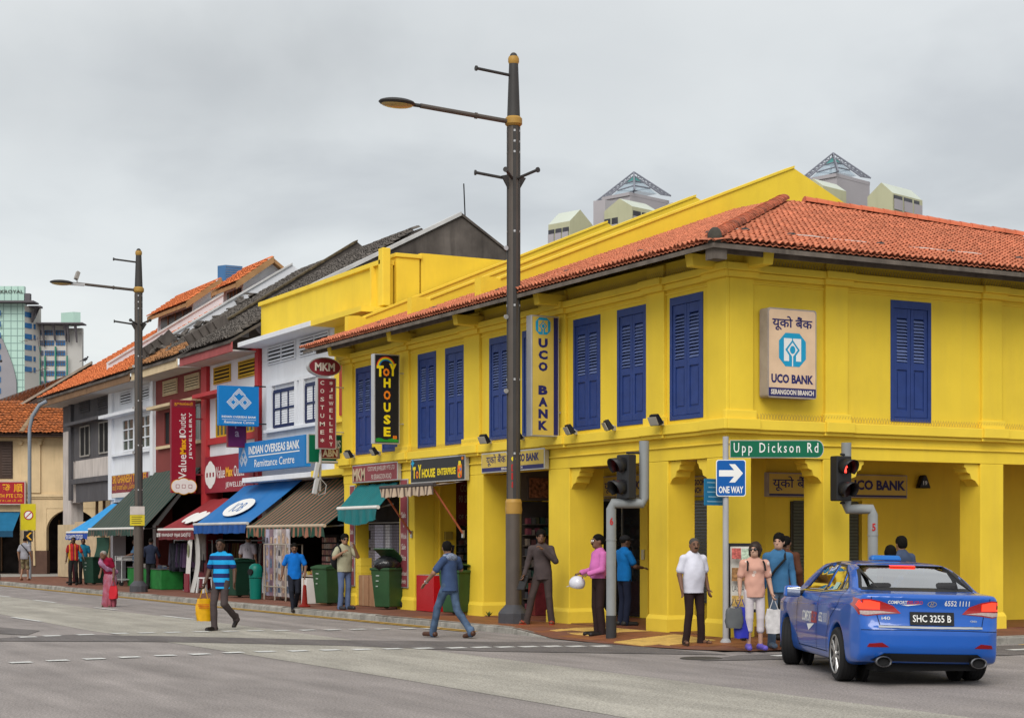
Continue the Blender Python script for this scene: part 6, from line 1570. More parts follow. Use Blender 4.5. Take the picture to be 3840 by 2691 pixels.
# ================================================================ traffic signals and street-name post
m_gpole = mat('signal post grey', (.25, .265, .27), .45, var=.1, scale=4, dirt=.2, dcol=(.13, .13, .13))
m_sig = mat('signal housing black', (.022, .022, .024), .45, var=.1)
def signal(name, label, base, off, zt, zh, head, face, num):
    """post up to zh, sideways by off, then up to zt; head at the local point, facing the given direction"""
    t = thing(name, label, 'traffic light', base)
    mb = MB(); r = .083
    P = [Vector((0, 0, .4)), Vector((0, 0, zh - .09)), Vector((0, 0, zh)) + off * .06, off * .5 + Vector((0, 0, zh)), off * .94 + Vector((0, 0, zh)), off + Vector((0, 0, zh + .09)), off + Vector((0, 0, zt))]
    mb.tube(P, r, 16); mb.build('post', m_gpole, t, smooth=50)
    mb = MB(); mb.cyl((0, 0, 0), (0, 0, .41), .09, n=16); mb.build('post_foot', mat('foot bitumen', (.035, .035, .038), .7), t, smooth=40)
    mb = MB(); mb.cyl((0, 0, 1.66), (0, 0, 1.68), .09, n=16); mb.build('post_band', m_gpole, t)
    letter(t, num, n_ * .085 + Vector((0, 0, zh - .3)), RT, VU, .06, .13, mat('stencil red'), bold=.04, off=.003)
    f = Vector(face).normalized(); r_ = f.cross(Vector((0, 0, -1))).normalized(); B = Matrix.Translation(head) @ Matrix((r_, -f, Vector((0, 0, 1)))).transposed().to_4x4()
    mb = MB(); mb.box(-.16, .16, -.09, .09, -.37, .37); mb.xf(B); h = mb.build('housing', m_sig, t, bevel=.02)
    for k, z in enumerate((.185, -.185)):
        mb = MB(); n = 12; R0 = .135
        v = []
        for i in range(n + 1):
            a = R_(-40 + 260 * i / n); L = .26 if True else .1
            ln = L * (0.35 + .65 * max(0, math.sin(a) * .5 + .5))
            v += [(R0 * math.cos(a), -.09, z + R0 * math.sin(a)), (R0 * 1.02 * math.cos(a), -.09 - ln, z + R0 * 1.02 * math.sin(a) - .03)]
        mb.add(v, [(2 * i, 2 * i + 1, 2 * i + 3, 2 * i + 2) for i in range(n)]); mb.xf(B); o = mb.build('visor', m_sig, t, smooth=60)
        sm = o.modifiers.new('thick', 'SOLIDIFY'); sm.thickness = .006
        mb = MB(); mb.lathe([(.001, 0), (.125, 0), (.125, .012)], 20, Matrix.Translation((0, -.09, z)) @ Matrix.Rotation(R_(90), 4, 'X')); mb.xf(B)
        mb.build('lens', mat('signal lens dark', (.03, .012, .012), .2, spec=.5), t)
        if k == 0:
            # standing figure in red
            fig = [(-.03, -.09), (-.008, -.09), (0, -.03), (.008, -.09), (.03, -.09), (.025, .0), (.045, -.01), (.05, .005), (.022, .04), (.018, .05), (.018, .085), (-.018, .085), (-.018, .05), (-.022, .04), (-.05, .005), (-.045, -.01), (-.025, .0)]
            mb = MB(); mb.quad(*[(a, -.106, z + b) for a, b in fig]); mb.xf(B); mb.build('lit_figure', mat('signal red glow', (.5, .02, .02), .5, var=0, emit=(1, .03, .02), estr=3.0), t)
    for z in (.4, -.4): mb = MB(); mb.cyl(Vector(head) + Vector((0, 0, z)), Vector(off) + Vector((0, 0, head[2] + z)), .02, n=8); mb.build('clamp', m_sig, t)
    return t
RTn = RT.copy()
signal('traffic_signal', 'black pedestrian signal on a cranked grey post numbered 6, beside the bank door', (-1.32, 1.47, .03), RTn * .55, 3.32, 2.28, RTn * .25 + Vector((0, 0, 2.72)) - FW * .05, -RT * .83 - FW * .55, '6')
signal('traffic_signal', 'black pedestrian signal on a cranked grey post behind the taxi', (2.4, -.75, .11), -RTn * .44, 3.2, 2.1, -RTn * .56 + Vector((0, 0, 2.6)) - FW * .16, -FW * .86 + RT * .5, '5')
t = thing('street_name_post', 'grey post with a green street-name board and a blue one-way plate', 'sign post', (-.46, -.6, .06))
mb = MB(); mb.cyl((0, 0, 0), (0, 0, 3.28), .047, n=14); mb.lathe([(.1, 0), (.075, .05), (.05, .08)], 14); mb.build('post', mat('post pale grey', (.36, .36, .37), .5, var=.1), t, smooth=40)
mb = MB(); W0, W1 = .06, 1.55; zs0, zs1 = 2.94, 3.22
pts = [(W0, zs0), (W1 - .1, zs0)] + [(W1 - .1 + .1 * math.sin(math.pi * k / 8), zs0 + .14 - .14 * math.cos(math.pi * k / 8)) for k in range(1, 8)] + [(W1 - .1, zs1), (W0, zs1)]
mb.prism([RT * a + Vector((0, 0, b)) - FW * .05 for a, b in pts], FW * .02); nb = mb.build('name_board', m_steel, t)
plate(t, 'name_face', [(a * .985 + .012, (b - 3.08) * .93 + 3.08) for a, b in pts], -FW * .052, RT, VU, m_gr, off=.002)
letter(t, 'Upp Dickson Rd', RT * .79 + Vector((0, 0, 3.075)) - FW * .054, RT, VU, 1.34, .205, m_wht, bold=.004, off=.004, spacing=1.4)
P2 = rrect(.47, .58, .04); cw = RT * .075 + Vector((0, 0, 2.62)) - FW * .07
mb = MB(); mb.prism([cw + RT * a + Vector((0, 0, b)) for a, b in P2], FW * .015); mb.build('one_way_plate', m_wht, t)
m_ow = mat('plate blue', (.0, .085, .33), .45, var=.04)
plate(t, 'one_way_face', [(a * .95, b * .96) for a, b in P2], cw, RT, VU, m_ow, off=.002)
plate(t, 'arrow', [(-.19, .05), (.06, .05), (-.02, .19), (.06, .19), (.19, .07), (.06, -.075), (-.02, -.075), (.06, .015), (-.19, .015)] if False else [(-.19, .025), (.05, .025), (-.03, -.07), (.065, -.07), (.19, .075), (.065, .22), (-.03, .22), (.05, .125), (-.19, .125)], cw, RT, VU, m_wht, off=.004)
letter(t, 'ONE WAY', cw + Vector((0, 0, -.185)), RT, VU, .39, .11, m_wht, bold=.03, off=.005)
r2 = (RT * .75 + FW * .66).normalized(); n2 = r2.cross(Vector(VU)); cb2 = -RT * .17 + Vector((0, 0, 2.4)) + FW * .06
mb = MB(); mb.prism([cb2 + r2 * a + Vector((0, 0, b)) for a, b in ((-.25, -.21), (.25, -.21), (.25, .21), (-.25, .21))], n2 * .02); mb.build('blue_notice_plate', mat('notice blue', (.01, .15, .3), .5, var=.08), t)
for k in range(5): plate(t, 'notice_line', [(-.2 + .03 * (k % 2), 0), (.2 - .04 * (k % 3), 0), (.2 - .04 * (k % 3), .02), (-.2 + .03 * (k % 2), .02)], cb2 + n2 * .02 + Vector((0, 0, .14 - k * .075)), r2, VU, mat('notice pale blue', (.2, .38, .5), .6), off=.002)

# ================================================================ restaurant board
t = thing('menu_board', 'black framed restaurant menu board standing behind the woman in peach', 'menu board', (-.167, -.7, .1), RZ); t.scale = (.56, 1, 1)
for s in (-1, 1): MB().box(s * .42 - .025, s * .42 + .025, -.025, .025, 0, 1.55, Matrix.Rotation(R_(-3), 4, 'X')).build('upright', m_black, t)
for z in (.45, 1.5): MB().box(-.42, .42, -.02, .02, z, z + .05, Matrix.Rotation(R_(-3), 4, 'X')).build('rail', m_black, t)
bp_ = MB().box(-.4, .4, -.015, .015, .5, 1.5, Matrix.Rotation(R_(-3), 4, 'X')).build('board', mat('menu white', (.6, .58, .53), .5, var=.1), t)
def mp(x0, x1, z0, z1, m_): plate(t, 'menu_print', [(x0, z0), (x1, z0), (x1, z1), (x0, z1)], (0, -.075, 0), VR, VU, m_, off=.006)
mp(-.38, -.12, 1.3, 1.47, mat('menu red print', (.5, .12, .1), .6, var=.6, scale=30)); mp(-.1, .14, 1.18, 1.46, mat('menu green print', (.45, .55, .42), .6, var=.5, scale=30)); mp(.16, .38, 1.25, 1.45, mat('menu orange print', (.6, .2, .03), .6, var=.3, scale=20))
mp(-.38, .38, .95, 1.16, mat('menu dish photo', (.35, .18, .07), .6, var=.8, scale=16)); mp(-.38, -.05, .55, .72, mat('menu drink photo', (.5, .33, .1), .5, var=.6, scale=20))
letter(t, 'LAGNAA', (-.16, -.075, .83), VR, VU, .4, .09, mat('menu ink', (.03, .03, .03), .6), bold=.005, off=.008)
MB().box(-.06, .06, .05, .5, .0, .03).build('back_strut', m_black, t)

# ================================================================ bins
m_bin = mat('bottle green plastic', (.026, .075, .03), .45, var=.15, scale=4, dirt=.25, dcol=(.07, .08, .05))
m_bin2 = mat('dark green plastic', (.012, .045, .028), .45, var=.15, scale=4)
m_tyre = mat('black rubber', (.015, .015, .016), .75, var=.15)
def wheelie(label, x, y, rz, lid=0, m=m_bin, s=1.0, bag=False):
    t = thing('wheelie_bin', label, 'bin', (x, y, .12), rz, 'green wheelie bins on the pavement')
    mb = MB(); mb.taper(-.23 * s, .23 * s, -.26 * s, .24 * s, .05, -.29 * s, .29 * s, -.35 * s, .33 * s, .98 * s); mb.build('bin_body', m, t, bevel=.02)
    mb = MB(); mb.taper(-.31 * s, .31 * s, -.37 * s, .35 * s, .96 * s, -.31 * s, .31 * s, -.37 * s, .35 * s, 1.02 * s); mb.build('rim', m, t, bevel=.012)
    mb = MB(); M = Matrix.Translation((0, .34 * s, 1.02 * s)) @ Matrix.Rotation(R_(-lid), 4, 'X')
    v = []; n = 6
    for i in range(n + 1):
        yy = -.72 * s * i / n; zz_ = .055 * math.sin(math.pi * i / n)
        v += [(-.31 * s, yy, zz_), (.31 * s, yy, zz_), (-.31 * s, yy, zz_ - .03), (.31 * s, yy, zz_ - .03)]
    f = []
    for i in range(n): a = 4 * i; f += [(a, a + 1, a + 5, a + 4), (a + 2, a + 6, a + 7, a + 3), (a, a + 4, a + 6, a + 2), (a + 1, a + 3, a + 7, a + 5)]
    f += [(0, 2, 3, 1), (4 * n, 4 * n + 1, 4 * n + 3, 4 * n + 2)]
    mb.add(v, f); mb.xf(M); mb.build('lid', m, t, smooth=40)
    mb = MB(); mb.cyl((-.25 * s, .4 * s, .95 * s), (.25 * s, .4 * s, .95 * s), .018, n=8); mb.build('handle', m, t, smooth=True)
    for sx in (-1, 1):
        mb = MB(); mb.cyl((sx * .24 * s, .27 * s, .1), (sx * .3 * s, .27 * s, .1), .1, n=20); w_ = mb.build('wheel', m_tyre, t, smooth=40)
        mb = MB(); mb.cyl((sx * .301 * s, .27 * s, .1), (sx * .306 * s, .27 * s, .1), .05, n=12); mb.build('hub', mat('hub grey', (.08, .08, .08), .5), w_)
    for k in range(3): plate(t, 'stencil_mark', [(-.12, 0), (-.02 - .02 * k, 0), (-.02 - .02 * k, .025), (-.12, .025)], (0, -.335 * s, .75 - k * .12), VR, VU, mat('stencil pale', (.35, .4, .36), .7), off=.006)
    if bag:
        mb = MB(); mb.ell((0, -.05, 1.0), (.3, .34, .2), 16, 10); rr_ = random.Random(8)
        mb.v = [(p[0] * (1 + rr_.uniform(-.06, .06)), p[1] * (1 + rr_.uniform(-.06, .06)), p[2] + rr_.uniform(-.02, .03)) for p in mb.v]
        mb.build('bin_bag', mat('black bin bag', (.01, .01, .012), .25, spec=.5, var=.1, bump=.6, bscale=18), t, smooth=True)
    return t
wheelie('green wheelie bin with a black bag and its lid propped open, under the teal awning', -.3, 12.85, R_(-62), 42, s=.92, bag=True)
wheelie('green wheelie bin half hidden behind the man on the phone', -.2, 9.5, R_(-62), 12, s=.92)
wheelie('green wheelie bin behind the man in the khaki polo shirt', -.65, 15.6, R_(-70), 0, s=.9)
wheelie('dark green wheelie bin behind the sari lady, lid thrown back', -.85, 36.8, R_(-60), 100, m_bin2, .95)
t = wheelie('wide dark green bin beside the man in the striped polo', -.75, 21.9, R_(-70), 0, m_bin2, 1.0)
t = thing('litter_bin', 'slim teal litter bin with a round opening beside the poster rack', 'bin', (-.8, 20.35, .12))
m_tb = mat('teal bin plastic', (.0, .13, .1), .4, var=.1)
mb = MB(); mb.lathe([(.15, 0), (.17, .55), (.18, .56)], 18); mb.build('bin_body', m_tb, t, smooth=30)
mb = MB(); mb.lathe([(.18, .57), (.185, .75), (.17, .86), (.1, .93), (.001, .95)], 18); mb.build('bin_hood', m_tb, t, smooth=40)
mb = MB(); mb.cyl((-.2, -.09, .72), (-.13, -.06, .72), .085, n=14); mb.build('opening', m_void, t)

# ================================================================ goods in front of the old shops
fr_ = lambda *p: Vector(p)
m_frame = mat('old aluminium frame', (.36, .31, .25), .45, var=.15, metal=.3)
t = thing('poster_rack', 'aluminium rack of tall movie and portrait posters in front of the green striped awning shop', 'rack', (-.45, 19.4, .12))
for y in (-.9, -.1, .7):
    mb = MB(); mb.tube([(-.2, y, 0), (-.2, y, 1.45), (.25, y, 1.45), (.25, y, 0)], .022, 6); mb.build('rack_frame', m_frame, t)
for z in (.35, 1.45): mb = MB(); mb.cyl((-.2, -.9, z), (-.2, .7, z), .02, n=6); mb.build('rack_rail', m_frame, t)
pc = [(.45, .42, .45), (.3, .22, .2), (.42, .38, .36), (.5, .46, .5), (.2, .12, .15), (.32, .3, .4)]
for i in range(6):
    y = -.95 + i * .3; mb = MB(); mb.box(-.12, -.1, y, y + .27, .1, 1.85); po = mb.build('poster', mat('poster stock %d' % i, pc[i], .4, var=.5, scale=4), t)
    rp = random.Random(i)
    for k in range(5):
        z = .2 + k * .32; plate(t, 'poster_print', [(-rp.uniform(.05, .11), 0), (rp.uniform(.05, .11), 0), (rp.uniform(.04, .1), rp.uniform(.12, .28)), (-rp.uniform(.04, .1), rp.uniform(.12, .28))], (-.121, y + .135, z), VL, VU, mat('poster ink %d' % rp.randrange(5), [(.3, .16, .1), (.04, .03, .04), (.25, .05, .12), (.08, .12, .2), (.45, .3, .2)][rp.randrange(5)], .4, var=.6, scale=12), off=.004)
t = thing('postcard_rack', 'black rack with rows of small cards beside the yellow pillar', 'rack', (.15, 17.5, .12))
MB().box(0, .06, -.5, .5, 0, 1.7).build('rack_panel', m_void, t)
rp = random.Random(9)
for r in range(7):
    for c in range(7): MB().box(-.03, -.01, -.47 + c * .135, -.36 + c * .135, .55 + r * .16, .67 + r * .16).build('card', mat('card stock %d' % rp.randrange(4), [(.3, .17, .12), (.35, .28, .24), (.22, .1, .09), (.4, .33, .3)][rp.randrange(4)], .4, var=.5, scale=20), t)
t = thing('trinket_table', 'low table heaped with small trinkets behind the man in the bright blue shirt', 'table', (-.35, 17.2, .12))
MB().box(-.35, .3, -.9, .7, .66, .7).build('tabletop', mat('table plywood', (.3, .25, .2), .7), t)
for a in (-.3, .25):
    for b in (-.8, .6): MB().box(a, a + .05, b, b + .05, 0, .66).build('leg', m_frame, t)
rp = random.Random(4)
for k in range(46):
    x, y = rp.uniform(-.3, .25), rp.uniform(-.85, .62); h = rp.uniform(.03, .1); MB().box(x, x + .07, y, y + .07, .701, .701 + h).build('trinket', mat('trinket %d' % (k % 5), [(.35, .2, .1), (.4, .38, .34), (.12, .12, .14), (.4, .3, .05), (.25, .05, .05)][k % 5], .35, var=.4, scale=30), t)
carton('white_red_carton', 'upright white carton with a red side under the trinket table', -.85, -.6, 16.55, 16.9, .62, m=mat('white carton', (.6, .58, .56), .7))
o = carton('brown_carton', 'brown carton with a white label under the trinket table', -.6, -.3, 16.25, 16.55, .5)
t = thing('red_bollard', 'short red plastic cone beside the man in the bright blue shirt', 'cone', (-1.5, 15.0, .12))
mb = MB(); mb.lathe([(.14, 0), (.14, .03), (.07, .05), (.04, .5), (.001, .52)], 14); mb.build('cone_body', mat('cone red', (.4, .03, .02), .5, var=.1), t, smooth=30)
for i, (y, c1, lb) in enumerate(((27.0, (.6, .58, .55), 'white standing banner with maroon foot in front of the crimson awning shop'), (26.65, (.5, .49, .47), 'bare white board leaning beside the standing banner'))):
    t = thing('standing_banner', lb, 'banner', (-.6 + .05 * i, y, .12))
    mb = MB(); v = []
    for k in range(9):
        z = k / 8 * 1.75; x = .12 * (k / 8) + (.12 * math.sin(math.pi * k / 8) if i else 0); v += [(x, -.2, z), (x, .2, z), (x + .015, -.2, z), (x + .015, .2, z)]
    f = []
    for k in range(8): a = 4 * k; f += [(a, a + 1, a + 5, a + 4), (a + 2, a + 6, a + 7, a + 3), (a, a + 4, a + 6, a + 2), (a + 1, a + 3, a + 7, a + 5)]
    mb.add(v, f); mb.build('banner_sheet', mat('banner sheet %d' % i, c1, .6, var=.1), t, smooth=True)
    if i == 0: MB().box(-.015, .04, -.2, .2, 0, .55).build('banner_foot', m_maro, t); plate(t, 'banner_print', disc(.1, .22, 10), (.07, 0, 1.25), VL, VU, mat('banner ink', (.18, .2, .1), .6, var=.7, scale=15), off=.02)
t = thing('notice_stand', 'grey notice poster on a maroon stand behind the man in the striped polo', 'notice', (.1, 27.6, .12))
MB().box(0, .04, -.38, .38, .1, 1.9).build('stand_panel', m_maro, t); MB().box(-.02, -.001, -.33, .33, .95, 1.85).build('notice_sheet', mat('notice sheet', (.33, .31, .29), .6, var=.25, scale=8), t)
def stool(label, x, y):
    t = thing('plastic_stool', label, 'stool', (x, y, .12), .3); mw = mat('white plastic', (.6, .6, .6), .5)
    MB().taper(-.16, .16, -.16, .16, .42, -.15, .15, -.15, .15, .46).build('seat', mw, t, bevel=.01)
    for a in (-1, 1):
        for b in (-1, 1): mb = MB(); mb.taper(a * .17 - .025, a * .17 + .025, b * .17 - .025, b * .17 + .025, 0, a * .13 - .02, a * .13 + .02, b * .13 - .02, b * .13 + .02, .42); mb.build('leg', mw, t)
stool('white plastic stool behind the man in the striped polo', -.35, 26.0)
def clothes_rack(label, x, y, L, cols, seed):
    t = thing('clothes_rack', label, 'clothes rack', (x, y, .12)); rp = random.Random(seed)
    mb = MB(); mb.cyl((0, -L / 2, 1.55), (0, L / 2, 1.55), .02, n=8); mb.build('rail', m_steel, t)
    for s in (-1, 1): mb = MB(); mb.cyl((0, s * L / 2, 0), (0, s * L / 2, 1.56), .02, n=8); mb.build('upright', m_steel, t); MB().box(-.22, .22, s * L / 2 - .02, s * L / 2 + .02, 0, .03).build('foot', m_steel, t)
    n = int(L / .09)
    for i in range(n):
        yy = -L / 2 + .06 + i * (L - .1) / n; w_ = rp.uniform(.16, .24); h = rp.uniform(.6, .95); c = rp.choice(cols)
        mb = MB(); mb.taper(-w_ - .04, w_ + .04, yy - .03, yy + .03, 1.5 - h, -w_, w_, yy - .015, yy + .015, 1.46); mb.build('garment', mat('garment %s' % (c,), c, .9, var=.3, scale=8), t)
clothes_rack('rack of dark purple clothes under the long pinstriped awning', -.05, 29.2, 1.6, [(.05, .03, .07), (.03, .03, .04), (.1, .06, .12), (.02, .02, .03)], 3)
clothes_rack('rack of black clothes under the crimson awning', .3, 28.0, 1.4, [(.02, .02, .025), (.06, .05, .05), (.1, .09, .09)], 4)
clothes_rack('rack of dark textiles deep under the striped awning by the yellow corner', 1.0, 18.5, 2.0, [(.12, .02, .03), (.02, .02, .025), (.05, .02, .05), (.03, .06, .04)], 5)
clothes_rack('rack of bright shirts deep under the blue awning', 1.0, 24.2, 3.2, [(.2, .19, .18), (.03, .04, .09), (.16, .03, .03), (.3, .28, .24), (.05, .05, .06)], 6)
clothes_rack('rack of folded shawls deep under the crimson awning', 1.2, 28.2, 2.8, [(.14, .02, .03), (.2, .15, .06), (.04, .03, .05), (.22, .2, .2)], 7)
def crate_table(label, x, y, L, m_):
    t = thing('stall_table', label, 'stall', (x, y, .12)); MB().box(-.35, .35, -L / 2, L / 2, .0, .62).build('skirt', m_, t, bevel=.01); MB().box(-.37, .37, -L / 2 - .02, L / 2 + .02, .622, .65).build('tabletop', mat('stall top', (.08, .07, .07), .7), t); rp = random.Random(int(y * 10))
    for k in range(int(L * 12)):
        a, b, h = rp.uniform(-.32, .24), rp.uniform(-L / 2, L / 2 - .1), rp.uniform(.03, .12); MB().box(a, a + .1, b, b + .1, .651, .651 + h).build('ware', mat('ware %d' % (k % 4), [(.1, .09, .1), (.3, .28, .26), (.12, .04, .04), (.06, .08, .12)][k % 4], .5, var=.3), t)
m_grn = mat('bright green cloth', (.015, .16, .03), .8, var=.25, scale=4)
crate_table('green draped stall table left of the standing banner', -.2, 30.6, 1.7, m_grn); crate_table('green draped stall table under the long pinstriped awning behind the lamp post', .1, 33.6, 2.2, m_grn)
t = thing('hand_trolley', 'metal hand trolley loaded with papers beside the far lamp post', 'trolley', (-.5, 34.9, .12))
mb = MB(); mb.tube([(0, -.4, .12), (0, -.4, 1.0), (.4, -.4, 1.0)], .02, 6); mb.tube([(0, .4, .12), (0, .4, 1.0), (.4, .4, 1.0)], .02, 6); mb.build('trolley_frame', m_steel, t)
for z in (.2, .85): MB().box(-.02, .42, -.42, .42, z, z + .03).build('deck', m_steel, t)
MB().box(.02, .38, -.35, .3, .881, .97).build('paper_stack', mat('paper stack', (.4, .39, .37), .8, var=.4, scale=20), t)
for b in (-.35, .35): mb = MB(); mb.cyl((.0, b - .02, .08), (.0, b + .02, .08), .08, n=12); mb.build('wheel', m_tyre, t)
t = thing('equipment_pole', 'tilted white antenna boxes on a pole at the yellow building corner', 'antenna', (-.66, 16.15, 2.88))
mb = MB(); mb.cyl((0, 0, 0), (.02, 0, .95), .035, n=8); mb.cyl((.02, 0, .72), (.75, .05, .72), .025, n=8); mb.build('pole', mat('pole galvanised', (.4, .38, .36), .6), t)
for z, x in ((.5, -.1), (.12, -.12)): MB().box(-.06, .05, -.04, .04, -.2, .2, Matrix.Translation((x, -.05, z)) @ Matrix.Rotation(R_(12), 4, 'Y')).build('antenna_box', mat('antenna plastic', (.5, .5, .5), .5), t, bevel=.015)
mb = MB(); mb.tube([(.0, -.05, .3), (.15, -.06, .15), (.12, -.05, -.05), (-.05, -.05, -.1), (-.1, -.05, .05)], .012, 6); mb.build('cable_loop', mat('cable grey', (.35, .34, .33), .6), t)
t = thing('pigeon', 'dark pigeon perched on the ridge end of the cream house roof', 'bird', Vector((.02, 56.72, 9.95)) + RT * 3.45 + FW * 1.7, RZ)
mb = MB(); mb.ell((0, 0, .09), (.13, .06, .07), 12, 8, Matrix.Rotation(R_(-30), 4, 'Y')); mb.ell((.11, 0, .2), (.04, .035, .04), 8, 6); mb.prism([(-.1, -.03, .06), (-.27, -.02, -.03), (-.27, .02, -.03), (-.1, .03, .06)], (0, 0, .02)); mb.cyl((.14, 0, .2), (.18, 0, .19), .012, .002, n=6); mb.cyl((.0, 0, -.05), (.0, 0, .05), .012, n=5); mb.build('bird_body', mat('pigeon grey', (.04, .042, .05), .8), t, smooth=True)
# rooftop aerials on the cream house
t = thing('rooftop_aerial', 'thin leaning television aerial above the cream house roof', 'aerial', Vector((.02, 56.72, 8.6)) + RT * 1.15 + FW * 3.5, RZ)
mb = MB(); mb.cyl((0, 0, 0), (-.42, 0, 2.7), .018, n=5); mb.build('mast', m_hdk, t)
for z, L in ((2.55, .8), (1.1, .6)):
    mb = MB(); x = -.155 * z; mb.cyl((x - L, 0, z - .08), (x + L * .4, 0, z + .1), .012, n=5)
    for k in range(6): q = x - L + k * L * 1.4 / 5; mb.cyl((q, -.3, z - .08 + k * .036), (q, .3, z - .08 + k * .036), .008, n=4)
    mb.build('aerial_boom', m_hdk, t)
# coin of litter, weeds by the pillar foot
t = thing('weed', 'small weed sprouting at the foot of the yellow pillar by the near lamp post', 'plant', (-.08, 8.3, .12))
rp = random.Random(3)
for k in range(14):
    a, e, L = rp.uniform(0, 6.28), rp.uniform(.3, 1.3), rp.uniform(.06, .16); c = Vector((math.cos(a) * math.cos(e), math.sin(a) * math.cos(e), math.sin(e))) * L; s_ = Vector((-math.sin(a), math.cos(a), 0)) * .02
    mb = MB(); mb.quad((0, 0, 0), c * .5 + s_, c, c * .5 - s_); mb.build('leaf', mat('weed leaf', (.08, .12, .03), .8, var=.3), t)
# ================================================================ taxi
m_tblue = mat('taxi blue paint', (.0005, .085, .42), rough=.3, var=.03, scale=2, spec=.4, coat=.8)
m_tglass = None
def car_glass(nm='car window glass', ior=1.75):
    m = bpy.data.materials.new(nm); m.use_nodes = True; n = m.node_tree.nodes; l = m.node_tree.links
    b = n['Principled BSDF']; n.remove(b); out = n['Material Output']
    tr = n.new('ShaderNodeBsdfTransparent'); tr.inputs['Color'].default_value = (.5, .55, .53, 1)
    gl = n.new('ShaderNodeBsdfGlossy'); gl.inputs['Roughness'].default_value = .03; gl.inputs['Color'].default_value = (1, 1, 1, 1)
    fr = n.new('ShaderNodeFresnel'); fr.inputs['IOR'].default_value = ior
    mxs = n.new('ShaderNodeMixShader'); l.new(fr.outputs[0], mxs.inputs[0]); l.new(tr.outputs[0], mxs.inputs[1]); l.new(gl.outputs[0], mxs.inputs[2]); l.new(mxs.outputs[0], out.inputs['Surface'])
    return m
m_tglass = car_glass()
m_trim = mat('car black trim', (.012, .012, .013), .4, var=.05)
m_chrome = mat('car chrome', (.75, .75, .76), .1, metal=1.0, var=0)
m_lred = mat('tail lamp red', (.33, .006, .008), .12, var=.1, scale=30, spec=.6, coat=.5)
m_lit = mat('tail lamp lit', (.6, .03, .02), .3, var=0, emit=(1, .05, .02), estr=.55)
m_lclr = mat('tail lamp clear', (.45, .36, .35), .15, var=.2, scale=40, spec=.6)
m_cabin = mat('cabin dark', (.03, .03, .032), .8, var=.2)
PH = R_(-3.5); hdg = FW * math.cos(PH) + RT * math.sin(PH)
taxi = thing('taxi', 'glossy blue saloon taxi with lit brake lights turning at the corner', 'car', (-2.26, -6.93, .004), math.atan2(-hdg.x, hdg.y))

h_ = .018; org = (-1.0, -1.15, .1)
gx = np.arange(org[0], 1.0, h_); gy = np.arange(org[1], 3.9, h_); gz = np.arange(org[2], 1.6, h_)
X3, Y3, Z3 = np.meshgrid(gx, gy, gz, indexing='ij')
side_low = [(-.86, .27), (-.95, .35), (-1.0, .46), (-1.005, .60), (-.995, .665), (-.955, .70), (-.93, .80), (-.925, .93), (-.95, 1.035), (-.90, 1.07), (-.55, 1.095), (-.3, 1.10), (2.35, 1.03), (2.6, .99), (3.3, .86), (3.6, .70), (3.72, .55), (3.70, .35), (3.6, .22), (2.2, .2), (-.5, .21)]
side_gh = [(-.5, .9), (-.44, 1.085), (-.1, 1.24), (.2, 1.35), (.45, 1.408), (.75, 1.438), (1.1, 1.45), (1.5, 1.44), (1.8, 1.39), (2.2, 1.2), (2.5, 1.02), (2.5, .9)]
plan_low = [(0, -1.02), (.45, -1.005), (.68, -.95), (.81, -.83), (.875, -.6), (.895, -.2), (.9, .3), (.895, 1.4), (.9, 2.77), (.87, 3.2), (.75, 3.55), (.45, 3.69), (0, 3.72)]
plan_low = plan_low + [(-x, y) for x, y in reversed(plan_low) if x > 0]
front_low = [(0, .15), (.80, .15), (.85, .24), (.885, .34), (.905, .48), (.908, .62), (.90, .74), (.893, .84), (.872, .94), (.83, 1.03), (.77, 1.085), (.4, 1.13), (0, 1.14)]
front_low = front_low + [(-x, y) for x, y in reversed(front_low) if x > 0]
front_gh = [(0, .8), (.83, .8), (.8, 1.0), (.745, 1.12), (.67, 1.28), (.60, 1.385), (.5, 1.425), (.3, 1.45), (0, 1.46)]
front_gh = front_gh + [(-x, y) for x, y in reversed(front_gh) if x > 0]
def warp(Y, X, a): return Y - a * (np.abs(X) / .85) ** 2.2 * np.clip((.9 - Y) / 1.6, 0, 1)
f = smax(poly_sd(side_low, warp(Y3, X3, .10), Z3), poly_sd(plan_low, X3[:, :, 0], Y3[:, :, 0])[:, :, None] + 0 * X3, .05)
f = smax(f, poly_sd(front_low, X3[:, 0, :], Z3[:, 0, :])[:, None, :] + 0 * X3, .06)
g_ = smax(poly_sd(side_gh, warp(Y3, X3, .16), Z3), poly_sd(front_gh, X3[:, 0, :], Z3[:, 0, :])[:, None, :] + 0 * X3, .07)
f = smin(f, g_, .035)
for yw in (0, 2.77):
    cy = np.sqrt((Y3 - yw) ** 2 + (Z3 - .33) ** 2) - .355
    f = np.maximum(f, -np.maximum(cy, .6 - np.abs(X3)))
V_, F_ = sn_mesh(f.astype(np.float32), org, h_); V_ = relax(V_, F_, 3, .45)
del X3, Y3, Z3, f, g_
bvh = BVHTree.FromPolygons([tuple(v) for v in V_], [tuple(int(i) for i in q) for q in F_])
TILT = Matrix.Translation((0, 0, .33)) @ Matrix.Rotation(R_(1.3), 4, 'Y') @ Matrix.Translation((0, 0, -.33))
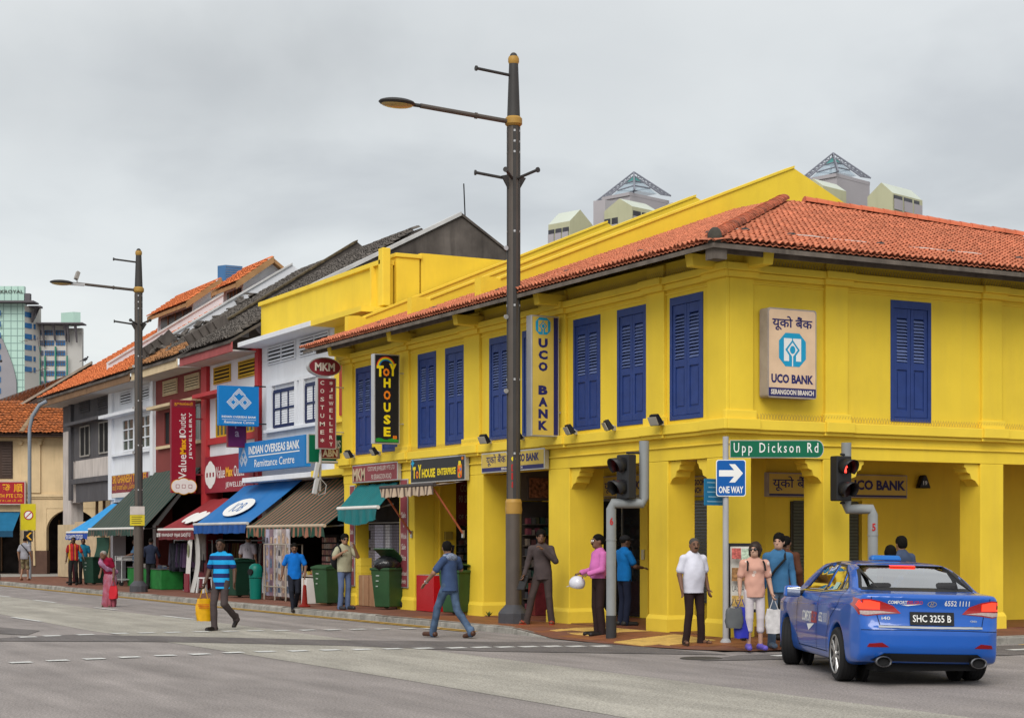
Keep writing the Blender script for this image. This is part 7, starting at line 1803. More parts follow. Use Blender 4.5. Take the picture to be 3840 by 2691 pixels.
# cut the window openings into the shell
WIN = {'front': [(1.98, 1.035), (1.0, 1.045), (.985, 1.37), (1.3, 1.395), (1.62, 1.31)], 'rear': [(.93, 1.046), (.30, 1.07), (.26, 1.13), (.40, 1.29), (.6, 1.355), (.92, 1.37)], 'quarter': [(.245, 1.075), (-.03, 1.095), (-.02, 1.12), (.2, 1.24), (.335, 1.285)]}
REAR = [(-.66, 1.115), (.66, 1.115), (.53, 1.39), (-.53, 1.39)]
WSCR = [(-.7, 1.06), (.7, 1.06), (.55, 1.40), (-.55, 1.40)]
bm = bmesh.new(); bm.from_mesh(np_mesh('tmp', V_, F_))
def cut(poly, ax, sel, strip):
    """cut a polygon (a, z) through the shell and delete the piece; ax: which coordinate 'a' is (0 = x, 1 = y)"""
    c = sum((Vector(p) for p in poly), Vector((0, 0))) / len(poly)
    for i in range(len(poly)):
        a, b = poly[i], poly[(i + 1) % len(poly)]
        e = Vector((b[0] - a[0], b[1] - a[1])); nn = Vector((e.y, -e.x)).normalized()
        co = Vector((a[0], 0, a[1])) if ax == 0 else Vector((0, a[0], a[1])); no = Vector((nn.x, 0, nn.y)) if ax == 0 else Vector((0, nn.x, nn.y))
        fs = [q for q in bm.faces if sel(q.calc_center_median()) and min(abs(v.co[ax] - c.x) for v in q.verts) < strip]
        es = {e_ for q in fs for e_ in q.edges}; vs = {v for q in fs for v in q.verts}
        bmesh.ops.bisect_plane(bm, geom=list(fs) + list(es) + list(vs), plane_co=co, plane_no=no, dist=1e-5)
    def inside(p):
        s = None
        for i in range(len(poly)):
            a, b = poly[i], poly[(i + 1) % len(poly)]; cr_ = (b[0] - a[0]) * (p[1] - a[1]) - (b[1] - a[1]) * (p[0] - a[0])
            if s is None: s = cr_ > 0
            elif (cr_ > 0) != s: return False
        return True
    dl = []
    for q in bm.faces:
        m_ = q.calc_center_median()
        if sel(m_) and inside((m_[ax], m_.z)): dl.append(q)
    bmesh.ops.delete(bm, geom=dl, context='FACES')
for k_, p_ in WIN.items(): cut(p_, 1, lambda m_: abs(m_.x) > .45 and m_.z > 1.0, .75)
cut(REAR, 0, lambda m_: m_.y < .75 and m_.z > 1.06, 1.0); cut(WSCR, 0, lambda m_: m_.y > 1.2 and m_.z > 1.0, 1.0)
bm.transform(TILT); me = bpy.data.meshes.new('body_shell'); bm.to_mesh(me); bm.free()
me.polygons.foreach_set('use_smooth', [True] * len(me.polygons)); body = link('body_shell', me, m_tblue, taxi)
sm = body.modifiers.new('thick', 'SOLIDIFY'); sm.thickness = .02; sm.offset = -1

def project(pts, way, off):
    out = []
    for a, b in pts:
        if way == 'rear': o_, d_ = Vector((a, -2.5, b)), Vector((0, 1, 0))
        elif way == 'front': o_, d_ = Vector((a, 5.5, b)), Vector((0, -1, 0))
        elif way == 'left': o_, d_ = Vector((-2.5, a, b)), Vector((1, 0, 0))
        elif way == 'right': o_, d_ = Vector((2.5, a, b)), Vector((-1, 0, 0))
        else: o_, d_ = Vector((a, b, 3)), Vector((0, 0, -1))
        hit, nor, _, _ = bvh.ray_cast(o_, d_)
        if hit is None: hit, nor, _, _ = bvh.find_nearest(o_ + d_ * 1.6)
        if nor.dot(d_) > 0: nor = -nor
        out.append(TILT @ (hit + nor * off))
    return out
def patch(name, poly, way, m, off=.004, step=.03, parent=None):
    """a panel that follows the bodywork: polygon triangulated finely and laid on the surface"""
    P = [Vector(p) for p in poly]; B = []
    for i in range(len(P)):
        a, b = P[i], P[(i + 1) % len(P)]; n = max(1, int((b - a).length / step)); B += [a + (b - a) * k / n for k in range(n)]
    nB = len(B); mn = (min(p.x for p in B), min(p.y for p in B)); mx_ = (max(p.x for p in B), max(p.y for p in B))
    gx_, gy_ = np.meshgrid(np.arange(mn[0] + step / 2, mx_[0], step), np.arange(mn[1] + step / 2, mx_[1], step)); sd = poly_sd([tuple(p) for p in B], gx_, gy_)
    I = [Vector((float(a), float(b))) for a, b, s in zip(gx_.ravel(), gy_.ravel(), sd.ravel()) if s < -step * .3]
    vs, es, fs, *_ = delaunay_2d_cdt(B + I, [(i, (i + 1) % nB) for i in range(nB)], [], 1, 1e-6)
    mb = MB(); mb.add(project([tuple(v) for v in vs], way, off), fs); return mb.build(name, m, parent or taxi, smooth=60)
def decal(name, body_, cx, cz, w, h, way, m, bold=0.0, off=.003, flip=1, shear=0, parent=None):
    vs, fs, _ = text_mesh(body_, bold, 1.0, 1.0, shear)
    mb = MB(); mb.add(project([(cx + flip * p[0] * w, cz + p[1] * h) for p in vs], way, off), fs); return mb.build(name, m, parent or taxi)
def strip_line(name, pts, way, w, m, off=.004, parent=None):
    """a narrow seam or moulding along a polyline on the bodywork"""
    Q = []
    for i in range(len(pts) - 1):
        a, b = Vector(pts[i]), Vector(pts[i + 1]); n = max(1, int((b - a).length / .04)); Q += [a + (b - a) * k / n for k in range(n)]
    Q.append(Vector(pts[-1])); L, R2 = [], []
    for i, q in enumerate(Q):
        t = (Q[min(i + 1, len(Q) - 1)] - Q[max(i - 1, 0)]).normalized(); nn = Vector((-t.y, t.x)) * w / 2; L.append(tuple(q + nn)); R2.append(tuple(q - nn))
    mb = MB(); A = project(L, way, off); B = project(R2, way, off); n = len(A); mb.add(A + B, [(i, i + 1, n + i + 1, n + i) for i in range(n - 1)]); return mb.build(name, m, parent or taxi, smooth=60)
# windows: pane and dark surround
def shrink(poly, d):
    c = sum((Vector(p) for p in poly), Vector((0, 0))) / len(poly); return [tuple(Vector(p) + (Vector(p) - c).normalized() * d) for p in poly]
for way in ('left', 'right'):
    for k_, p_ in WIN.items():
        w_ = patch('side_window', shrink(p_, .008), way, m_tglass, off=-.006, step=.08)
        q = shrink(p_, .012); strip_line('window_trim', q + [q[0]], way, .022, m_trim, .003, w_)
    strip_line('window_chrome', [(2.02, 1.022), (1.0, 1.03), (-.05, 1.078)], way, .012, m_chrome, .006)
rw = patch('rear_window', shrink(REAR, .01), 'rear', car_glass('rear window glass', 14.0), off=-.004, step=.08); q = shrink(REAR, .02); strip_line('window_trim', q + [q[0]], 'rear', .035, m_trim, .002, rw)
patch('windscreen', shrink(WSCR, .01), 'front', m_tglass, off=-.004, step=.1)
patch('third_brake_light', [(-.16, 1.365), (.16, 1.365), (.16, 1.382), (-.16, 1.382)], 'rear', m_lit, .006, .05)
# tail lamps
for s in (-1, 1):
    L_o = [(.36, .845), (.45, .93), (.6, .985), (.72, 1.005), (.83, 1.0), (.86, .93), (.82, .82), (.74, .805), (.6, .825)]
    po = [(s * a, b) for a, b in L_o]; tl = patch('tail_lamp', po, 'rear', m_lred, .006, .03)
    patch('lit_segment', [(s * a, b) for a, b in ((.60, .965), (.72, .99), (.815, .985), (.835, .93), (.81, .885), (.6, .885))], 'rear', m_lit, .011, .04, tl)
    patch('clear_segment', [(s * a, b) for a, b in ((.40, .848), (.6, .838), (.74, .818), (.805, .825), (.81, .865), (.6, .868))], 'rear', m_lclr, .011, .04, tl)
    way = 'left' if s < 0 else 'right'
    patch('tail_lamp_return', [(-.80, 1.0), (-.58, 1.015), (-.68, .92), (-.80, .83)], way, m_lred, .006, .04, tl)
    patch('bumper_reflector', [(s * a, b) for a, b in ((.50, .455), (.74, .45), (.72, .49), (.58, .505))], 'rear', mat('reflector red', (.2, .006, .01), .25, var=.1), .005, .04)
    mb = MB(); mb.lathe([(.075, -.1), (.085, 0), (.075, .01), (.065, 0), (.06, -.1)], 20, TILT @ Matrix.Translation((s * .56, -.965, .285)) @ Matrix.Rotation(R_(90), 4, 'X') @ Matrix.Diagonal((1.15, .75, 1, 1))); ex = mb.build('exhaust_tip', mat('exhaust steel', (.22, .22, .23), .35, metal=1.0, var=.1), taxi, smooth=40)
    mb = MB(); mb.lathe([(.001, 0), (.066, 0), (.066, -.005)], 18, TILT @ Matrix.Translation((s * .56, -.93, .285)) @ Matrix.Rotation(R_(90), 4, 'X') @ Matrix.Diagonal((1.15, .75, 1, 1))); mb.build('exhaust_bore', m_void, ex)
# rear panels
patch('diffuser', [(-.66, .22), (.66, .22), (.68, .30), (.55, .385), (-.55, .385), (-.68, .30)], 'rear', m_trim, .008, .05)
pl = patch('number_plate', [(-.26, .71), (.26, .71), (.26, .865), (-.26, .865)], 'rear', mat('plate black', (.015, .015, .015), .4, var=.05), .012, .1)
decal('plate_lettering', 'SHC 3255 B', 0, .788, .45, .085, 'rear', m_wht, .012, .016, parent=pl)
strip_line('boot_chrome_strip', [(-.62, .683), (0, .68), (.6, .683)], 'rear', .022, m_chrome, .012)
decal('lettering', 'COMFORT', -.40, .972, .22, .04, 'rear', m_wht, .02); decal('lettering', 'DELGRO', -.20, .972, .18, .042, 'rear', mat('letter red', (.5, .03, .04), .4, var=0), .02)
patch('swoosh', [(-.36, .945), (-.12, .955), (-.28, .932)], 'rear', m_wht, .004, .05)
mb = MB(); a_ = project([(.0 + .055 * math.cos(2 * math.pi * i / 24), .958 + .034 * math.sin(2 * math.pi * i / 24)) for i in range(24)], 'rear', .008); b_ = project([(.0 + .045 * math.cos(2 * math.pi * i / 24), .958 + .025 * math.sin(2 * math.pi * i / 24)) for i in range(24)], 'rear', .008)
mb.add(a_ + b_, [(i, (i + 1) % 24, 24 + (i + 1) % 24, 24 + i) for i in range(24)]); mb.build('badge_ring', m_chrome, taxi); decal('badge_letter', 'H', 0, .958, .05, .04, 'rear', m_chrome, .04, .008, shear=.35)
decal('lettering', '6552 1111', .30, .97, .3, .062, 'rear', m_wht, .015); decal('model_badge', 'i40', -.53, .785, .1, .04, 'rear', m_chrome, .02, .006); decal('engine_badge', 'CRDi', .5, .765, .08, .02, 'rear', m_chrome, .02, .006)
seam = mat('panel gap', (.003, .01, .04), .8, var=0)
strip_line('boot_seam', [(-.70, 1.075), (-.70, .98), (-.63, .82), (-.60, .70), (0, .695), (.60, .70), (.63, .82), (.70, .98), (.70, 1.075)], 'rear', .009, seam, .003)
strip_line('bumper_seam', [(-.8, .645), (-.4, .655), (.4, .655), (.8, .645)], 'rear', .008, seam, .003)
for way, fl in (('left', 1), ('right', -1)):
    strip_line('door_seam', [(2.06, 1.02), (2.1, .8), (2.05, .4), (1.95, .3)], way, .01, seam); strip_line('door_seam', [(.965, 1.03), (.97, .7), (1.0, .32)], way, .01, seam)
    strip_line('door_seam', [(-.08, 1.07), (.0, .9), (.33, .72), (.46, .5), (.5, .32)], way, .01, seam); strip_line('sill_seam', [(2.0, .31), (.45, .31)], way, .01, seam)
    for y_ in (1.13, .12): patch('door_handle', [(y_, .86), (y_ + .2, .855), (y_ + .2, .885), (y_, .89)], way, m_tblue, .025, .04)
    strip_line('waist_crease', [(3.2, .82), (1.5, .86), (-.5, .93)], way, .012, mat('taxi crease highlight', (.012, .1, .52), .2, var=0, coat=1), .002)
decal('lettering', 'COMFORT', 1.52, .70, .5, .14, 'left', m_wht, .02, flip=-1); decal('lettering', 'DELGRO', 1.12, .70, .33, .15, 'left', mat('letter orange red', (.5, .06, .03), .4, var=0), .02, flip=-1)
patch('swoosh', [(1.5, .60), (1.1, .62), (1.4, .52)], 'left', m_wht, .004, .06); decal('lettering', '6552 1111', .68, .72, .4, .12, 'left', m_wht, .02, flip=-1)
# wheel wells, wheels
for s in (-1, 1):
    for yw in (0, 2.77):
        mb = MB(); mb.cyl((s * .55, yw, .335), (s * .6, yw, .335), .36, n=24); mb.build('wheel_well', m_void, taxi)
        st = Matrix.Translation((s * .785, yw, .325)) @ (Matrix.Rotation(R_(-21), 4, 'Z') if yw > 1 else Matrix.Identity(4)) @ Matrix.Rotation(R_(90) * s, 4, 'Y')
        wd = .108
        mb = MB(); mb.lathe([(.2, -wd), (.29, -wd), (.318, -wd + .02), (.325, -wd + .05), (.325, wd - .05), (.318, wd - .02), (.295, wd), (.225, wd), (.2, wd - .015)], 40, st); wh = mb.build('wheel', m_tyre, taxi, smooth=30)
        for k in range(4): zt_ = -.07 + k * .045; mb = MB(); mb.lathe([(.3255, zt_), (.3265, zt_ + .004), (.3255, zt_ + .008)], 40, st); mb.build('tread_groove', m_void, wh)
        mb = MB(); mb.lathe([(.205, wd - .02), (.232, wd - .004), (.236, wd + .002), (.222, wd + .004), (.2, wd - .03)], 36, st); mb.build('rim', m_metal, wh, smooth=30)
        mb = MB(); mb.lathe([(.001, wd - .06), (.205, wd - .06), (.205, wd - .065)], 28, st); mb.build('brake_disc', m_cabin, wh)
        for k in range(10):
            a = R_(36 * k + (6 if k % 2 else -6)); M = st @ Matrix.Rotation(a, 4, 'Z'); mb = MB(); mb.taper(.03, .215, -.02, .02, wd - .03, .035, .21, -.013, .013, wd - .002); mb.xf(M); mb.build('spoke', m_metal, wh)
        mb = MB(); mb.lathe([(.055, wd - .03), (.05, wd + .004), (.001, wd + .006)], 16, st); mb.build('hub_cap', m_metal, wh, smooth=30)
# underbody, cabin, seats
MB().box(-.6, .6, -.75, 3.4, .17, .26).build('underbody', m_void, taxi)
MB().box(-.7, .7, -.4, 2.4, .3, .36).build('cabin_floor', m_cabin, taxi)
MB().box(-.68, .68, 1.95, 2.4, .6, 1.0).build('dashboard', m_cabin, taxi, bevel=.04)
for x_ in (-.36, .36):
    MB().box(x_ - .25, x_ + .25, .95, 1.45, .36, .58).build('seat', m_cabin, taxi, bevel=.05); sb_ = MB().box(x_ - .25, x_ + .25, .88, 1.02, .55, 1.08, Matrix.Translation((0, 0, 0))).build('backrest', m_cabin, taxi, bevel=.05)
    MB().box(x_ - .13, x_ + .13, .86, .98, 1.11, 1.27).build('headrest', m_cabin, sb_, bevel=.04)
rs = MB().box(-.66, .66, -.15, .4, .36, .6).build('rear_seat', m_cabin, taxi, bevel=.05); MB().box(-.66, .66, -.25, -.1, .58, 1.05).build('rear_backrest', m_cabin, rs, bevel=.05)
for x_ in (-.4, .4): MB().box(x_ - .13, x_ + .13, -.3, -.2, 1.06, 1.19).build('headrest', m_cabin, rs, bevel=.04)
MB().box(-.62, .62, -.42, -.22, 1.03, 1.05).build('parcel_shelf', m_cabin, taxi)
# mirrors, roof sign, stickers
for s in (-1, 1):
    mb = MB(); M = TILT @ Matrix.Translation((s * 1.0, 1.9, 1.0)) @ Matrix.Rotation(R_(-10 * s), 4, 'Z'); mb.taper(-.11, .11, -.05, .06, -.07, -.10, .09, -.05, .04, .08); mb.xf(M); mi = mb.build('door_mirror', m_tblue, taxi, bevel=.03, seg=3)
    mb = MB(); mb.box(-.09, .09, -.058, -.052, -.055, .06); mb.xf(M); mb.build('mirror_glass', mat('mirror glass', (.3, .32, .34), .05, metal=.9, var=0), mi); mb = MB(); mb.cyl(TILT @ Vector((s * .93, 1.92, .97)), TILT @ Vector((s * .82, 1.95, .99)), .035, n=8); mb.build('mirror_stalk', m_trim, mi)
mb = MB(); mb.taper(-.2, .2, .98, 1.16, 1.44, -.18, .18, 1.01, 1.14, 1.505); mb.xf(TILT); mb.build('roof_sign', mat('roof sign blue', (.015, .13, .42), .3, var=.03), taxi, bevel=.025)
patch('window_sticker', [(.62, 1.07), (.42, 1.075), (.42, 1.16), (.62, 1.16)], 'left', mat('sticker mint', (.35, .5, .42), .5, var=.2, scale=40), .004, .1)
# ================================================================ people
def v3(*p): return np.array(p, float)
class Field:
    """smooth union of tapered limbs and ellipsoids, meshed as one continuous surface"""
    def __init__(s): s.pr = []; s.cuts = []
    def rc(s, a, b, ra, rb, k=.02, fa=None, q=1.0): s.pr.append(('c', np.array(a, float), np.array(b, float), ra, rb, k, None if fa is None else np.array(fa, float), q)); return s
    def el(s, c, r, k=.02, M=None): s.pr.append(('e', np.array(c, float), np.array(r, float), k, M)); return s
    def cut(s, p, n): s.cuts.append((np.array(p, float), np.array(n, float) / np.linalg.norm(n))); return s
    def mesh(s, h, wr=0.0, seed=0, it=1, wsc=9.0):
        lo = np.full(3, 1e9); hi = -lo
        for p in s.pr:
            if p[0] == 'c': r = max(p[3], p[4]); lo = np.minimum(lo, np.minimum(p[1], p[2]) - r); hi = np.maximum(hi, np.maximum(p[1], p[2]) + r)
            else: r = max(p[2]); lo = np.minimum(lo, p[1] - r); hi = np.maximum(hi, p[1] + r)
        lo -= 3 * h; n = np.ceil((hi + 3 * h - lo) / h).astype(int) + 1
        f = np.full(n, 1.0, np.float32); ax = [lo[i] + h * np.arange(n[i]) for i in range(3)]
        for p in s.pr:
            if p[0] == 'c': r = max(p[3], p[4]); a, b, k = np.minimum(p[1], p[2]) - r, np.maximum(p[1], p[2]) + r, p[5]
            else: r = max(p[2]); a, b, k = p[1] - r, p[1] + r, p[3]
            i0 = np.maximum(((a - lo - k) / h).astype(int) - 2, 0); i1 = np.minimum(((b - lo + k) / h).astype(int) + 3, n)
            sl = tuple(slice(i0[i], i1[i]) for i in range(3)); G = np.stack(np.meshgrid(*[ax[i][sl[i]] for i in range(3)], indexing='ij'), -1)
            if p[0] == 'c':
                A, B = p[1], p[2]; e = B - A; W = G - A; t = np.clip((W @ e) / max(e @ e, 1e-9), 0, 1); Dv = W - t[..., None] * e
                if p[6] is not None:
                    fa = p[6] / np.linalg.norm(p[6]); c_ = Dv @ fa; Dv = Dv + (c_ * (p[7] - 1))[..., None] * fa
                d = np.sqrt((Dv ** 2).sum(-1)) - (p[3] + t * (p[4] - p[3]))
            else:
                W = G - p[1]
                if p[4] is not None: W = W @ np.array(p[4])
                k0 = np.sqrt(((W / p[2]) ** 2).sum(-1)); k1 = np.sqrt(((W / p[2] ** 2) ** 2).sum(-1)); d = k0 * (k0 - 1) / np.maximum(k1, 1e-6)
            f[sl] = smin(f[sl], d.astype(np.float32), k)
        if s.cuts:
            G = np.stack(np.meshgrid(*ax, indexing='ij'), -1)
            for P, nn in s.cuts: f = np.maximum(f, ((G - P) @ nn).astype(np.float32))
        V, F = sn_mesh(f, lo, h); V = relax(V, F, it, .5)
        if wr:
            rs = np.random.RandomState(seed); d = np.zeros(len(V)); 
            for _ in range(5): w_ = rs.normal(size=3) * wsc * np.array([1, 1, .8]); d += np.sin(V @ w_ + rs.uniform(0, 6.28)) / 5
            fn = np.cross(V[F[:, 2]] - V[F[:, 0]], V[F[:, 3]] - V[F[:, 1]]); nv = np.zeros_like(V)
            for i in range(4): np.add.at(nv, F[:, i], fn)
            nv /= np.maximum(np.linalg.norm(nv, axis=1), 1e-9)[:, None]; V = V + nv * (d * wr)[:, None]
        return V, F

def hand(fl, wr, d, lat, palm, s=1.0, curl=.5):
    """palm, four unequal bent fingers and a thumb leaving the side of the palm"""
    d = d / np.linalg.norm(d); lat = lat - d * (lat @ d); lat /= np.linalg.norm(lat); palm = np.cross(d, lat) if palm is None else palm
    P = wr + d * .085 * s
    for o in (-.024, -.008, .008, .024): fl.rc(wr + d * .015 * s + lat * o * .7 * s, P + lat * o * s, .0145 * s, .0125 * s, .008)
    for o, L in ((-.027, .075), (-.009, .085), (.009, .08), (.027, .062)):
        b = P + lat * o * s; m = b + (d * (1 - curl * .3) + palm * curl * .5) * L * .5 * s; e = m + (d * (1 - curl) + palm * curl) * L * .5 * s
        fl.rc(b, m, .0095 * s, .0088 * s, .004); fl.rc(m, e, .0088 * s, .007 * s, .004)
    t0 = wr + d * .03 * s - lat * .03 * s; t1 = t0 + (d * .6 - lat * .55 + palm * .35) * .04 * s; t2 = t1 + (d * .85 - lat * .1 + palm * .35) * .032 * s
    fl.rc(t0, t1, .0125 * s, .0105 * s, .008); fl.rc(t1, t2, .0105 * s, .0085 * s, .004)

def skin(name, c): return mat('skin ' + name, c, .55, var=.08, scale=12, spec=.35)
SK = {'deep': skin('deep brown', (.085, .042, .026)), 'brown': skin('brown', (.16, .08, .048)), 'tan': skin('tan', (.27, .145, .088)), 'fair': skin('fair', (.46, .27, .19))}
def cloth(name, c=(.5, .5, .5), var=.14, rough=.85, bump=.25): return mat('cloth ' + name, c, rough, var=var, scale=7, bump=bump, bscale=22, spec=.15)
mat('leather black', (.012, .01, .01), .4)
m_hair = mat('hair black', (.008, .007, .006), .8, var=.3, scale=60, spec=.08)
m_hairg = mat('hair grey', (.28, .26, .24), .6, var=.3, scale=60)
m_eye = mat('eye dark', (.012, .01, .01), .25, var=0)
m_eyew = mat('eye white', (.5, .47, .44), .3, var=0)
J0 = dict(hip=(0, 0, .93), nk=(0, -.01, 1.45), hd=(0, .025, 1.595), shR=(.178, -.015, 1.37), shL=(-.178, -.015, 1.37), elR=(.235, -.04, 1.12), elL=(-.235, -.04, 1.12), wrR=(.245, .05, .885), wrL=(-.245, .05, .885),
          hR=(.085, 0, .92), hL=(-.085, 0, .92), knR=(.095, .02, .5), knL=(-.095, .02, .5), anR=(.1, -.02, .085), anL=(-.1, -.02, .085), ftR=(.125, .17, .03), ftL=(-.125, .17, .03))
def person(label, loc, face, H=1.7, sk='brown', pose=None, shirt=('x', (.3, .3, .3)), sleeve='short', bottom=('y', (.05, .05, .05)), legs='long', shoe=('dark', (.02, .018, .016)), hair='short', yaw=0, pitch=0, belly=0.0, fat=1.0,
           far=False, hem=.86, extra=None, grip=(0, 0), tuck=False, hmat=None, sandals=False, moustache=False, shades=False, mshirt=None, mbottom=None, group=None, female=False, lower_ok=True):
    dx, dy = face; t = thing('person', label, 'person', loc, math.atan2(-dx, dy), group)
    s = H / 1.72; J = {k: np.array(v, float) for k, v in J0.items()}
    if pose:
        for k, v in pose.items(): J[k] = np.array(v, float)
    J = {k: v * s for k, v in J.items()}
    h = .0165 if far else .0105
    up = (J['nk'] - J['hip']); up /= np.linalg.norm(up); side = J['shR'] - J['shL']; side /= np.linalg.norm(side); fw = np.cross(up, side); fw = fw / np.linalg.norm(fw)
    if female: fat = fat * .93
    # head frame
    Rm = (Matrix.Rotation(R_(yaw), 3, 'Z') @ Matrix.Rotation(R_(pitch), 3, 'X')); R3 = np.array(Rm)
    hd = J['hd']
    def hp(x, y, z): return hd + R3 @ (v3(x, y, z) * s)
    b = Field()
    b.el(hp(0, -.012, .03), v3(.076, .094, .085) * s, .03, R3); b.el(hp(0, .012, -.03), v3(.064, .082, .09) * s, .03, R3); b.el(hp(0, .045, -.082), v3(.042, .045, .035) * s, .03, R3)
    b.rc(hp(0, .094, .008), hp(0, .113, -.028), .009 * s, .016 * s, .012); b.el(hp(0, .09, -.062), v3(.024, .012, .012) * s, .01, R3); b.rc(hp(-.035, .083, .03), hp(.035, .083, .03), .012 * s, .012 * s, .015)
    for q in (-1, 1): b.el(hp(q * .077, -.01, -.01), v3(.011, .024, .034) * s, .008, R3)
    b.rc(J['nk'] - up * .03 * s, hd - v3(0, .015, .05) * s, .062 * s * fat ** .5, .053 * s, .03)
    b.rc(J['hip'], J['nk'] - up * .12 * s, .10 * s, .11 * s, .03, fw, 1.3); b.rc(J['shL'], J['shR'], .045 * s, .045 * s, .03)
    lo = legs in ('shorts', 'capri', 'sari')
    for q in 'LR':
        sg = 1 if q == 'R' else -1
        b.rc(J['sh' + q], J['el' + q], .05 * s * fat, .04 * s * fat, .02); b.rc(J['el' + q], J['wr' + q], .041 * s * fat, .027 * s, .015)
        dd = J['wr' + q] - J['el' + q]; lat = fw * 1.0 if abs(dd @ fw) < .75 * np.linalg.norm(dd) else side * sg
        hand(b, J['wr' + q], dd, -lat, None if False else np.cross(dd / np.linalg.norm(dd), -lat / np.linalg.norm(lat)) * (1 if sg < 0 else -1) * 1.0, s, .85 if grip[0 if q == 'L' else 1] else .45)
        kq = 1.0 if lo else .72
        b.rc(J['h' + q], J['kn' + q], .078 * s * fat * kq, .05 * s * kq, .02); b.rc(J['kn' + q], J['an' + q], .046 * s * kq, .034 * s, .012)
        if lo: b.el(J['kn' + q] * .65 + J['an' + q] * .35 - v3(0, .02, 0) * s, v3(.042, .042, .1) * s, .03)
        b.rc(J['an' + q] - v3(0, .03, .045) * s, J['ft' + q], .034 * s, .026 * s, .02)
    V, F = b.mesh(h * (.78 if not far else 1)); link('body', np_mesh('body', V, F), SK[sk] if isinstance(sk, str) else sk, t)
    # shirt
    g = Field(); wst = J['hip'] * .62 + J['nk'] * .38; ch = J['hip'] * .28 + J['nk'] * .72
    g.rc(ch - up * .02 * s, ch + up * .07 * s, .154 * s * fat, .125 * s * fat, .04, fw, 1.45); g.rc(J['hip'] + up * .02 * s, wst, .148 * s * fat, .139 * s * fat, .05, fw, 1.38); g.rc(wst, ch, .139 * s * fat, .152 * s * fat, .05, fw, 1.42)
    if female: g.el(ch + fw * .075 * s - up * .01 * s, v3(.13, .06, .065) * s, .05)
    if belly: g.el(wst + fw * (.04 + .025 * belly) * s - up * .01 * s, v3(.135, .09, .17) * s, .12)
    g.rc(J['shL'] * .93 + J['shR'] * .07, J['shR'] * .93 + J['shL'] * .07, .05 * s, .05 * s, .04); g.rc(J['nk'] - up * .09 * s, J['nk'] - up * .03 * s, .095 * s, .066 * s, .04)
    for q in 'LR': g.rc(J['nk'] - up * .055 * s, J['sh' + q], .062 * s, .046 * s, .03)
    for q in 'LR':
        S_, E_, W_ = J['sh' + q], J['el' + q], J['wr' + q]
        if sleeve == 'short': m_ = S_ + (E_ - S_) * .7; g.rc(S_, m_, .056 * s * fat, .06 * s * fat, .035); g.cut(S_ + (E_ - S_) * .74, (E_ - S_)) if False else None
        elif sleeve == 'long': g.rc(S_, E_, .057 * s * fat, .05 * s * fat, .035); g.rc(E_, E_ + (W_ - E_) * .93, .05 * s * fat, .038 * s, .02)
        elif sleeve == 'rolled': g.rc(S_, E_, .064 * s * fat, .055 * s * fat, .03); g.rc(E_, E_ + (W_ - E_) * .35, .056 * s * fat, .052 * s, .02)
    hm = J['hip'] + up * ((hem - .93) * s if not tuck else .05 * s)
    if not tuck: g.rc(hm - up * .02 * s, J['hip'] + up * .1 * s, .162 * s * fat, .148 * s * fat, .05, fw, 1.36)
    g.cut(hm, -up) if sleeve != 'none' else None
    g.cuts = []
    V, F = g.mesh(h, wr=.010, seed=int(abs(loc[0] * 31 + loc[1] * 17)), wsc=19)
    below = ((V - hm) @ up) < -.004                                    # trim at the hem
    arm = np.zeros(len(V), bool)
    for q in 'LR':
        for A, B in ((J['sh' + q], J['el' + q]), (J['el' + q], J['wr' + q])):
            e = B - A; tt = np.clip(((V - A) @ e) / (e @ e), 0, 1); arm |= np.linalg.norm(V - A - tt[:, None] * e, axis=1) < .085 * s
    kill = below & ~(arm & (np.abs((V - J['hip']) @ side) > .15 * s))
    keep = ~kill[F].all(1); F = F[keep]; used = np.unique(F); mp_ = -np.ones(len(V), int); mp_[used] = np.arange(len(used))
    sh = link('shirt', np_mesh('shirt', V[used], mp_[F]), mshirt or cloth(*shirt), t)
    sh.modifiers.new('thick', 'SOLIDIFY').thickness = .006 * -1
    if sleeve != 'none' and not far:
        mb = MB(); n = 16; P = []
        for i in range(n + 1):                                          # turned-down collar, open at the throat
            a = R_(-62 + 304 * i / n) - math.pi / 2 + math.pi; c0 = J['nk'] - up * .012 * s
            r1, r2 = .066 * s, .092 * s; e1 = side * math.sin(a) + fw * math.cos(a); drop = .03 + .035 * abs(math.cos(math.pi * i / n)) ** 3
            P += [tuple(c0 + e1 * r1 + up * .012 * s), tuple(c0 + e1 * r2 - up * drop * s)]
        mb.add(P, [(2 * i, 2 * i + 1, 2 * i + 3, 2 * i + 2) for i in range(n)]); mb.build('collar', mshirt or cloth(*shirt), sh, smooth=60)
    # trousers, shorts or skirt
    if legs != 'sari':
        g = Field(); g.rc(J['hip'] + up * .09 * s, J['hip'] - up * .02 * s, .136 * s * fat, .14 * s * fat, .04, fw, 1.42)
        if belly and tuck: g.el(J['hip'] + up * .07 * s + fw * .035 * s, v3(.12, .075, .07) * s, .05)
        for q in 'LR':
            Hq, Kq, Aq = J['h' + q], J['kn' + q], J['an' + q]
            g.rc(Hq, Kq, .086 * s * fat, .066 * s, .03)
            if legs == 'long': g.rc(Kq, Aq - v3(0, 0, .02) * s, .066 * s, .06 * s, .008); g.rc(Aq + v3(0, 0, .02) * s, Aq - v3(0, .005, .055) * s, .058 * s, .062 * s, .008)
            elif legs == 'slim': g.rc(Kq, Aq, .062 * s, .048 * s, .008)
            elif legs == 'capri': g.rc(Kq, Kq + (Aq - Kq) * .45, .066 * s, .064 * s, .008)
            else: g.rc(Kq, Kq + (Aq - Kq) * .05, .078 * s, .078 * s, .025)
        V, F = g.mesh(h, wr=.008, seed=int(abs(loc[1] * 7)), wsc=18); tr_ = link('trousers', np_mesh('trousers', V, F), mbottom or cloth(*bottom), t)
